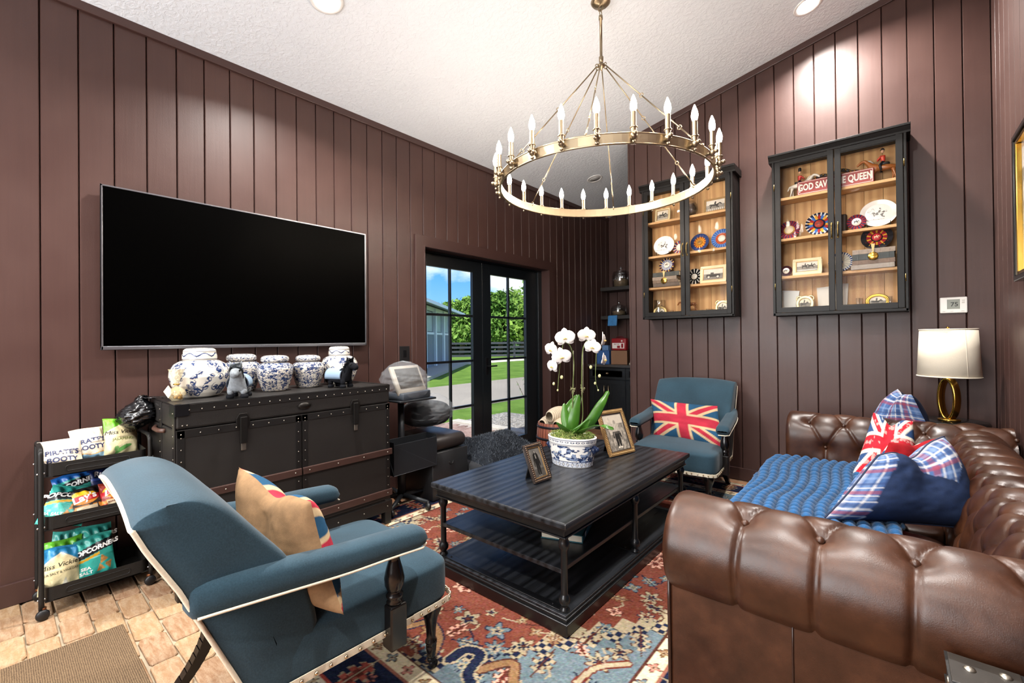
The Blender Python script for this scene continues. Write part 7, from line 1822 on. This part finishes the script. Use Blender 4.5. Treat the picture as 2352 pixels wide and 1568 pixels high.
# ================================================================== passage: black base cabinet, shelves and what stands on them
CBK = pm('black_shaker_paint', '#0f1113', .35, 0, .45, .1)
YC = 5.76
t = thing('base_cabinet', 'black shaker base cabinet with brass pulls in the passage behind the wall', 'cabinet', (WL+.02, YC, 0))
W_ = 1.75
m = MB(); m.b2((0, .02, .1), (W_, .66, .935)); m.b2((.03, .08, 0), (W_, .66, .1)); m.build('body', CBK, t, bevel=.002)
xs = [.02, .72, 1.42]
for i, (a, b) in enumerate(((.02, .60), (.605, 1.18), (1.185, 1.74))):
    m = MB(); m.b2((a, 0, .76), (b, .02, .925)); m.b2((a+.05, -.0, .76), (b-.05, .014, .925)); d = m.build('drawer', CBK, t, bevel=.002)
    m = MB(); frame_rect(m, b-a-.006, .16, .035, .008, 0, .762); o = m.build('drawer_frame', CBK, d, bevel=.002); o.location = ((a+b)/2, 0, 0)
    m = MB(); m.lathe([(.001, -.028), (.012, -.026), (.026, -.012), (.032, 0), (.001, 0)], 16, ((a+b)/2, 0, .845), axis='y', sx=.6); m.build('cup_pull', BRASS, d)
    mid = (a+b)/2
    for (p, q, hx_) in ((a, mid-.002, mid-.035), (mid+.002, b, mid+.035)):
        m = MB(); m.b2((p, .004, .115), (q, .02, .75)); dr = m.build('door', CBK, t, bevel=.002)
        m = MB(); frame_rect(m, q-p, .635, .06, .012, .006, .115); o = m.build('door_frame', CBK, dr, bevel=.002); o.location = ((p+q)/2, 0, 0)
        m = MB(); m.cyl((hx_, -.035, .49), (hx_, -.035, .67), .007, n=10)
        for z in (.51, .65): m.cyl((hx_, -.035, z), (hx_, -.005, z), .005, n=8)
        m.build('bar_pull', BRASS, dr)
m = MB(); m.b2((WL+.02, YC-.025, .936), (WL+.02+W_, WA-.002, .972)); tag(m.build('worktop', pm('dark_stone_top', '#3b3836', .3, var=.2, vs=30), None, bevel=.003), 'dark stone worktop on the black base cabinet in the passage', 'worktop')
for z, lb in ((2.085, 'upper'), (1.645, 'lower')):
    m = MB(); m.b2((WL+.02, 6.14, z), (-1.75, WA-.002, z+.055)); tag(m.build('floating_shelf', pm('dark_shelf', '#2a2725', .5, var=.15), None, bevel=.003), '%s dark floating shelf in the passage' % lb, 'shelf', 'floating shelves in the passage')
CG = glass('jar_glass', (.93, .94, .94), 0, .14)
for (x, z, r, h, lb) in ((-3.21, 2.1405, .135, .22, 'large clear glass lidded jar on the upper shelf in the passage'), (-3.25, 1.7005, .125, .13, 'squat clear glass lidded jar on the lower shelf in the passage')):
    t = thing('glass_jar', lb, 'jar', (x, 6.29, z), group='lidded glass jars in the passage')
    m = MB(); m.lathe([(.001, 0), (r*.9, 0), (r, .012), (r, h*.85), (r*.9, h), (r*.86, h), (r*.96, h*.84), (r*.96, .018), (.001, .012)], 32); m.build('jar_body', CG, t)
    m = MB(); m.lathe([(.001, h+.004), (r*.9, h+.004), (r*.85, h+.02), (r*.5, h+.035), (.018, h+.04), (.014, h+.055), (.028, h+.075), (.014, h+.095), (.001, h+.098)], 28); m.build('jar_lid', CG, t)
    m = MB(); m.lathe([(.001, .014), (r*.8, .014), (r*.8, h*.5), (r*.4, h*.62), (.001, h*.62)], 20); m.build('sweets', pm('jar_filling', '#9a8468', .6, var=.5, vs=90, bs=60, bd=.02), t)
m = MB(); m.b2((-.075, -.012, -.10), (.075, .012, .06)); o = m.build('hanging_packet', pm('blue_packet', '#3f7fb8', .4, var=.3, vs=20), None, (-3.27, 6.12, 1.64), (math.radians(-8), 0, 0), bevel=.004); tag(o, 'bright blue packet hanging from the lower passage shelf', 'packet')
# first aid case, boxes
t = thing('first_aid_case', 'red and white first aid case stacked on boxes in the passage', 'case', (-3.09, 6.0, 1.172), math.radians(-6))
m = MB(); m.rbox((0, 0, .09), (.25, .09, .18), .02, 3); m.build('case', pm('first_aid_red', '#8f2227', .35, var=.08), t)
m = MB(); m.tube(catmull([(-.06, 0, .165), (-.055, 0, .19), (0, 0, .2), (.055, 0, .19), (.06, 0, .165)], 5), .009, 8); m.build('handle', pm('first_aid_dark', '#54161a', .4), t)
m = MB(); m.b2((-.105, -.047, .03), (.10, -.044, .11)); lb = m.build('label', pm('label_white', '#e8e2dc', .5), t)
m = MB(); m.b2((.05, -.0485, .04), (.085, -.0465, .1)); m.b2((-.02, -.0485, .035), (.03, -.0465, .07)); m.build('label_print', pm('first_aid_red', '#8f2227', .35), lb)
m = MB(); m.b2((.055, -.05, .125), (.065, -.044, .155)); m.b2((.045, -.05, .135), (.075, -.044, .145)); m.build('cross', pm('label_white', '#e8e2dc', .5), t)
text('lettering', 'FIRST AID', .022, pm('first_aid_red', '#8f2227', .35), lb, Matrix.Translation((-.03, -.0475, .09)) @ Matrix.Rotation(PI/2, 4, 'X'), .0003, bold=.0004)
m = MB(); m.b2((-.12, -.085, 0), (.12, .085, .198)); o = m.build('cardboard_box', pm('kraft_card', '#7d5a40', .75, var=.08), None, (-3.07, 5.98, .9725), (0, 0, math.radians(10)), bevel=.003); tag(o, 'brown cardboard box on the passage worktop', 'box')
m = MB(); m.b2((-.1, -.07, 0), (.1, .07, .2)); m.b2((-.1, -.072, .06), (.1, -.07, .12)); o = m.build('blue_carton', pm('blue_carton', '#27538c', .45, var=.2, vs=20), None, (-3.33, 5.98, .9725), (0, 0, math.radians(4)), bevel=.003); tag(o, 'blue carton to the left of the cardboard box', 'box')
m = MB(); m.b2((-.05, -.04, 0), (.05, .04, .075)); o = m.build('pill_box', pm('white_blue_box', '#5d7fa8', .4, var=.4, vs=40), None, (-3.30, 5.97, 1.1735), bevel=.002); tag(o, 'small blue and white packet on the blue carton', 'box')
for k in range(3):
    m = MB(); m.b2((-.07, -.09, 0), (.07, .09, .022)); o = m.build('folded_napkins', pm('cream_paper_%d' % k, ('#cbbfa8', '#d8cfbd', '#b9ab94')[k], .8), None, (-2.82+.006*k, 5.98, .9725+.0225*k), (0, 0, .1*k-.1), bevel=.004); tag(o, ('bottom', 'middle', 'top')[k]+' of three folded cream napkin packs beside the cardboard box', 'napkins', 'napkin packs on the passage worktop')
# ================================================================== garden beyond the door
GZ = -.10
def _grass():
    t = NT('lawn'); v = t.pos(); a = t.noise(v, 1.3, 4, .6); b = t.noise(v, 60, 3, .7)
    c = t.mix(t.ramp(a, [(.3, 0.0), (.7, 1.0)]), '#56752a', '#7c9a44'); c = t.mix(t.ramp(b, [(.35, .0), (.7, .6)]), c, '#3a551e'); t.set(c, .9, 0, .1); t.bump(b, .8, .03); return t.mat
def _gravel(name, a_, b_, sc=40):
    t = NT(name); v = t.pos(); n = t.noise(v, sc, 4, .7); m2 = t.noise(v, .8, 3); t.set(t.mix(t.ramp(n, [(.3, 0.0), (.7, 1.0)]), a_, t.mix(m2, b_, a_)), .95, 0, .1); t.bump(n, .7, .02); return t.mat
GR = _grass()
def ground(name, label, cat, x0, x1, mat, z, y0=-40, y1=90):
    m = MB(); m.b2((x0, y0, z-.2), (x1, y1, z)); o = m.build(name, mat); o['kind'] = 'structure'; return o
ground('lawn', '', '', -90, -3.68, GR, GZ-.012)
ground('gravel_drive', '', '', -10.9, -7.0, _gravel('gravel_drive', '#857d72', '#a89f92', 30), GZ)
ground('far_track', '', '', -22.5, -19.5, _gravel('sandy_track', '#c9bda6', '#ddd2bd', 20), GZ+.002)
# brick patio with pavers near the door
def _pav():
    t = NT('patio_brick'); oi = t.n('ShaderNodeObjectInfo'); v = t.pos(); b = t.ramp(oi.outputs['Random'], [(0, '#7d5f54'), (.5, '#92766a'), (1, '#6e5249')]); t.set(t.mix(t.ramp(t.noise(v, 30, 4, .7), [(.4, 0.0), (.7, .5)]), b, '#a3968c'), .85, 0, .2); return t.mat
pt_ = structure('patio')
m = MB(); m.b2((-5.9, -2, GZ-.15), (-3.68, 5.15, GZ+.03)); m.build('bed', pm('patio_sand', '#9d9186', .95), pt_)
PV = _pav(); pv = MB(); pv.b2((-.048, -.099, 0), (.048, .099, .012)); pvm = pv.mesh('paver', PV)
cnt = 0
for i in range(22):
    for j in range(12):
        x = -5.85+.1*i+.05; y = 2.75+.2*j+(.1 if i % 2 else 0)
        if y < 5.05: obj('paver', pvm, pt_, (x, y, GZ+.029)); cnt += 1
m = MB(); m.b2((-5.9, 5.15, GZ-.1), (-3.68, 5.33, GZ+.06)); tag(m.build('patio_kerb', pm('concrete_kerb', '#a9a296', .9, 0, .2, .2, 12, 60), None, bevel=.01), kind='structure')
gvl = structure('gravel_bed'); m = MB(); m.b2((-5.9, 5.33, GZ-.1), (-3.68, 6.6, GZ+.01)); m.build('gravel_base', _gravel('white_gravel', '#6d6a66', '#a8a49e', 45), gvl)
m = MB(); rg = random.Random(9)
for i in range(1500):
    r = rg.uniform(.012, .03); m.ball((rg.uniform(-5.85, -3.72), rg.uniform(5.35, 6.5), GZ+.012), (r, r*rg.uniform(.6, 1), r*.6), 5, 3, sm=False)
tag(m.build('pebbles', pm('pebble', '#8f8a83', .9, var=.4, vs=20), gvl, fixn=False), kind='stuff')
# young shrub in the gravel bed
t = thing('young_shrub', 'small leafy shrub growing in the gravel bed outside the door', 'shrub', (-4.75, 5.95, GZ+.01))
m = MB(); lf = MB(); rg = random.Random(3)
for i in range(9):
    a = rg.random()*6.28; p0 = Vector((0, 0, 0)); p1 = Vector((.1*math.cos(a), .1*math.sin(a), .35)); p2 = Vector((.26*math.cos(a)+rg.gauss(0, .05), .26*math.sin(a)+rg.gauss(0, .05), .65+rg.random()*.25)); m.tube([p0, p1, p2], [.008, .006, .003], 5)
    for k in range(16):
        q = p0.lerp(p1, 1).lerp(p2, rg.random()); v = Vector((rg.gauss(0, 1), rg.gauss(0, 1), rg.gauss(0, .6))).normalized()*.055; s = v.cross(Vector((0, 0, 1))).normalized()*.018; lf.add([q, q+v*.5+s, q+v, q+v*.5-s], [(0, 1, 2, 3)])
m.build('stems', pm('shrub_stem', '#5a4a36', .8), t); tag(lf.build('leaves', pm('shrub_leaf', '#4f7a34', .6, var=.4, vs=30), t, fixn=False), kind='stuff')
# ---- barn
t = thing('stable_building', 'grey board stable with white posts and a corrugated metal roof across the drive', 'building', (-21.2, 18.45, GZ))
ang = math.atan2(18.45-13.186, -21.2+16.926); t.rotation_euler = (0, 0, ang)      # local -x runs towards the viewer's left along the front
SID = NT('grey_board_siding'); _v = SID.pos((8, 8, .6), True); SID.set(SID.mix(SID.noise(_v, 2, 4, .6), '#6f767a', '#8e969a'), .8, 0, .2); SID = SID.mat
BWH = pm('stable_white', '#dfe4e6', .6, var=.04)
L_ = 13
for i in range(40):
    x = -L_+i*.32; m = MB(); m.b2((x+.008, .0, 0), (x+.312, .06, 1.75)); m.build('lower_board', SID, t)
m = MB(); m.b2((-L_, .06, 0), (0, 6, 3.4)); m.build('wall_core', pm('stable_core', '#5d656a', .8), t)
m = MB(); m.b2((-L_, -.02, 1.75), (0, .07, 1.86)); m.build('white_rail', BWH, t)
m = MB(); m.b2((-L_, -.03, 2.95), (0.1, .07, 3.15)); m.build('white_fascia', BWH, t)
for x in (-.14, -2.3, -4.6, -6.9, -9.2):
    m = MB(); m.b2((x, -.12, 0), (x+.26, .1, 3.1)); m.build('post', BWH, t)
for x in (-2.0, -4.3, -6.6):
    m = MB(); m.b2((x, .02, 1.9), (x+1.7, .065, 2.9)); m.build('window', pm('stable_window', '#aab6bc', .3, var=.2, vs=2), t)
RF = pm('corrugated_roof', '#8f989c', .45, .3, var=.1)
m = MB(); n = 90
def f(u, v): x = -L_-.4+(L_+1.0)*u; return (x, -.9+4.2*v, 3.05+1.25*v+.03*math.sin(u*n*2*PI))
m.grid(f, n*4, 2, sm=False); o = m.build('roof', RF, t); o.modifiers.new('s', 'SOLIDIFY').thickness = .05
m = MB(); m.b2((-L_-.4, -.95, 2.98), (.6, -.88, 3.12)); m.build('gutter', BWH, t)
m = MB(); m.b2((-L_, -1.3, 0), (.6, 0, .12)); m.build('apron_slab', pm('concrete_kerb', '#a9a296', .9), t)
# ---- black board fence
A, B = Vector((-27.5, 17.5, GZ)), Vector((-14.5, 33.2, GZ)); d = B-A; Ln = d.length
t = thing('board_fence', 'long black four-board paddock fence beyond the lawn', 'fence', A); t.rotation_euler = (0, 0, math.atan2(d.y, d.x))
FB = pm('black_fence_paint', '#33383c', .7, var=.25, vs=3)
pm_ = MB(); pm_.b2((-.07, -.07, 0), (.07, .07, 1.32)); pmm = pm_.mesh('fence_post', FB); bm_ = MB(); bm_.b2((0, -.10, -.075), (2.38, -.07, .075)); bmm = bm_.mesh('fence_board', FB)
k = 0
while k*2.4 < Ln:
    obj('fence_post', pmm, t, (k*2.4, 0, 0))
    for z in (.3, .6, .9, 1.2): obj('fence_board', bmm, t, (k*2.4+.01, 0, z))
    k += 1
# ---- trees
LEAFM = NT('tree_leaves'); _o = LEAFM.n('ShaderNodeObjectInfo'); _v = LEAFM.pos(); LEAFM.set(LEAFM.mix(LEAFM.noise(_v, .9, 3), LEAFM.ramp(_o.outputs['Random'], [(0, '#5b8030'), (1, '#7a9c40')]), LEAFM.ramp(_o.outputs['Random'], [(0, '#3c6026'), (1, '#93b04e')])), .7, 0, .2); LEAFM = LEAFM.mat
DKL = pm('hanging_moss_leaves', '#4a6b3a', .8, var=.4, vs=1)
def tree(label, px_, dist, h, rad, n, seed, low=.25, leaf=.26, mat=None):
    p = at(px_, 800, dist); rg = random.Random(seed); g = np.random.default_rng(seed)
    t = thing('tree', label, 'tree', (p.x, p.y, GZ), group='trees beyond the paddock fence')
    m = MB(); m.tube([(0, 0, 0), (.1, .1, h*.3), (-.1, .1, h*.6)], [.28, .2, .1], 8)
    blobs = []
    for i in range(9):
        a = rg.random()*6.28; r = rad*rg.uniform(.2, .75); z = h*rg.uniform(low+.1, .88); blobs.append((r*math.cos(a), r*math.sin(a), z, rad*rg.uniform(.35, .55))); m.tube([(0, .05, h*.3), (r*.5*math.cos(a), r*.5*math.sin(a), (h*.35+z)/2), (r*math.cos(a), r*math.sin(a), z)], [.1, .06, .02], 6)
    m.build('trunk', pm('tree_bark', '#6b5a48', .9, var=.3), t)
    b = np.array(blobs)[g.integers(0, len(blobs), n)]; v = g.normal(0, 1, (n, 3)); v /= np.linalg.norm(v, axis=1)[:, None]; rr = b[:, 3:4]*g.uniform(.6, 1.05, (n, 1)); c = b[:, :3]+v*rr*np.array([1, 1, .8])
    c[:, 2] = np.maximum(c[:, 2], h*low)
    e1 = g.normal(0, 1, (n, 3)); e1 /= np.linalg.norm(e1, axis=1)[:, None]; e2 = np.cross(e1, g.normal(0, 1, (n, 3))); e2 /= np.linalg.norm(e2, axis=1)[:, None]; s = leaf*g.uniform(.6, 1.2, (n, 1))
    V = np.stack([c-e1*s, c+e2*s*.45, c+e1*s, c-e2*s*.45], 1).reshape(-1, 3)
    me = bpy.data.meshes.new('foliage'); me.from_pydata(V.tolist(), [], [(4*i, 4*i+1, 4*i+2, 4*i+3) for i in range(n)]); me.materials.append(mat or LEAFM); o = obj('foliage', me, t); o['kind'] = 'stuff'
TL = ['broad green tree behind the stable roof', 'light green tree left of the middle door stiles', 'bushy green tree hidden behind the middle door stiles', 'tall light green tree in the right-hand door leaf', 'bushy tree at the right of the right-hand door leaf', 'dark tree with hanging moss near the right door stile']
for i, (x, dd, h, r) in enumerate(((1000, 44, 4.8, 3.0), (1060, 42, 4.9, 3.2), (1105, 43, 5.5, 3.2), (1148, 42, 5.5, 3.3), (1200, 40, 5.7, 3.3), (1250, 38, 6.0, 3.2))): tree(TL[i], x, dd, h, r, 5200, 20+i)
for i, (x, dd) in enumerate(((985, 49), (1040, 50), (1085, 50), (1130, 50), (1180, 49), (1230, 48))): tree('dense dark hedge tree in the back row, number %s from the left' % ('one', 'two', 'three', 'four', 'five', 'six')[i], x, dd, 4.4, 3.4, 3600, 60+i, .02, .3, DKL)
tree('tree with a leafy branch reaching over the lawn at the right door leaf', 1258, 17, 3.9, 1.45, 620, 99, .6, .12)
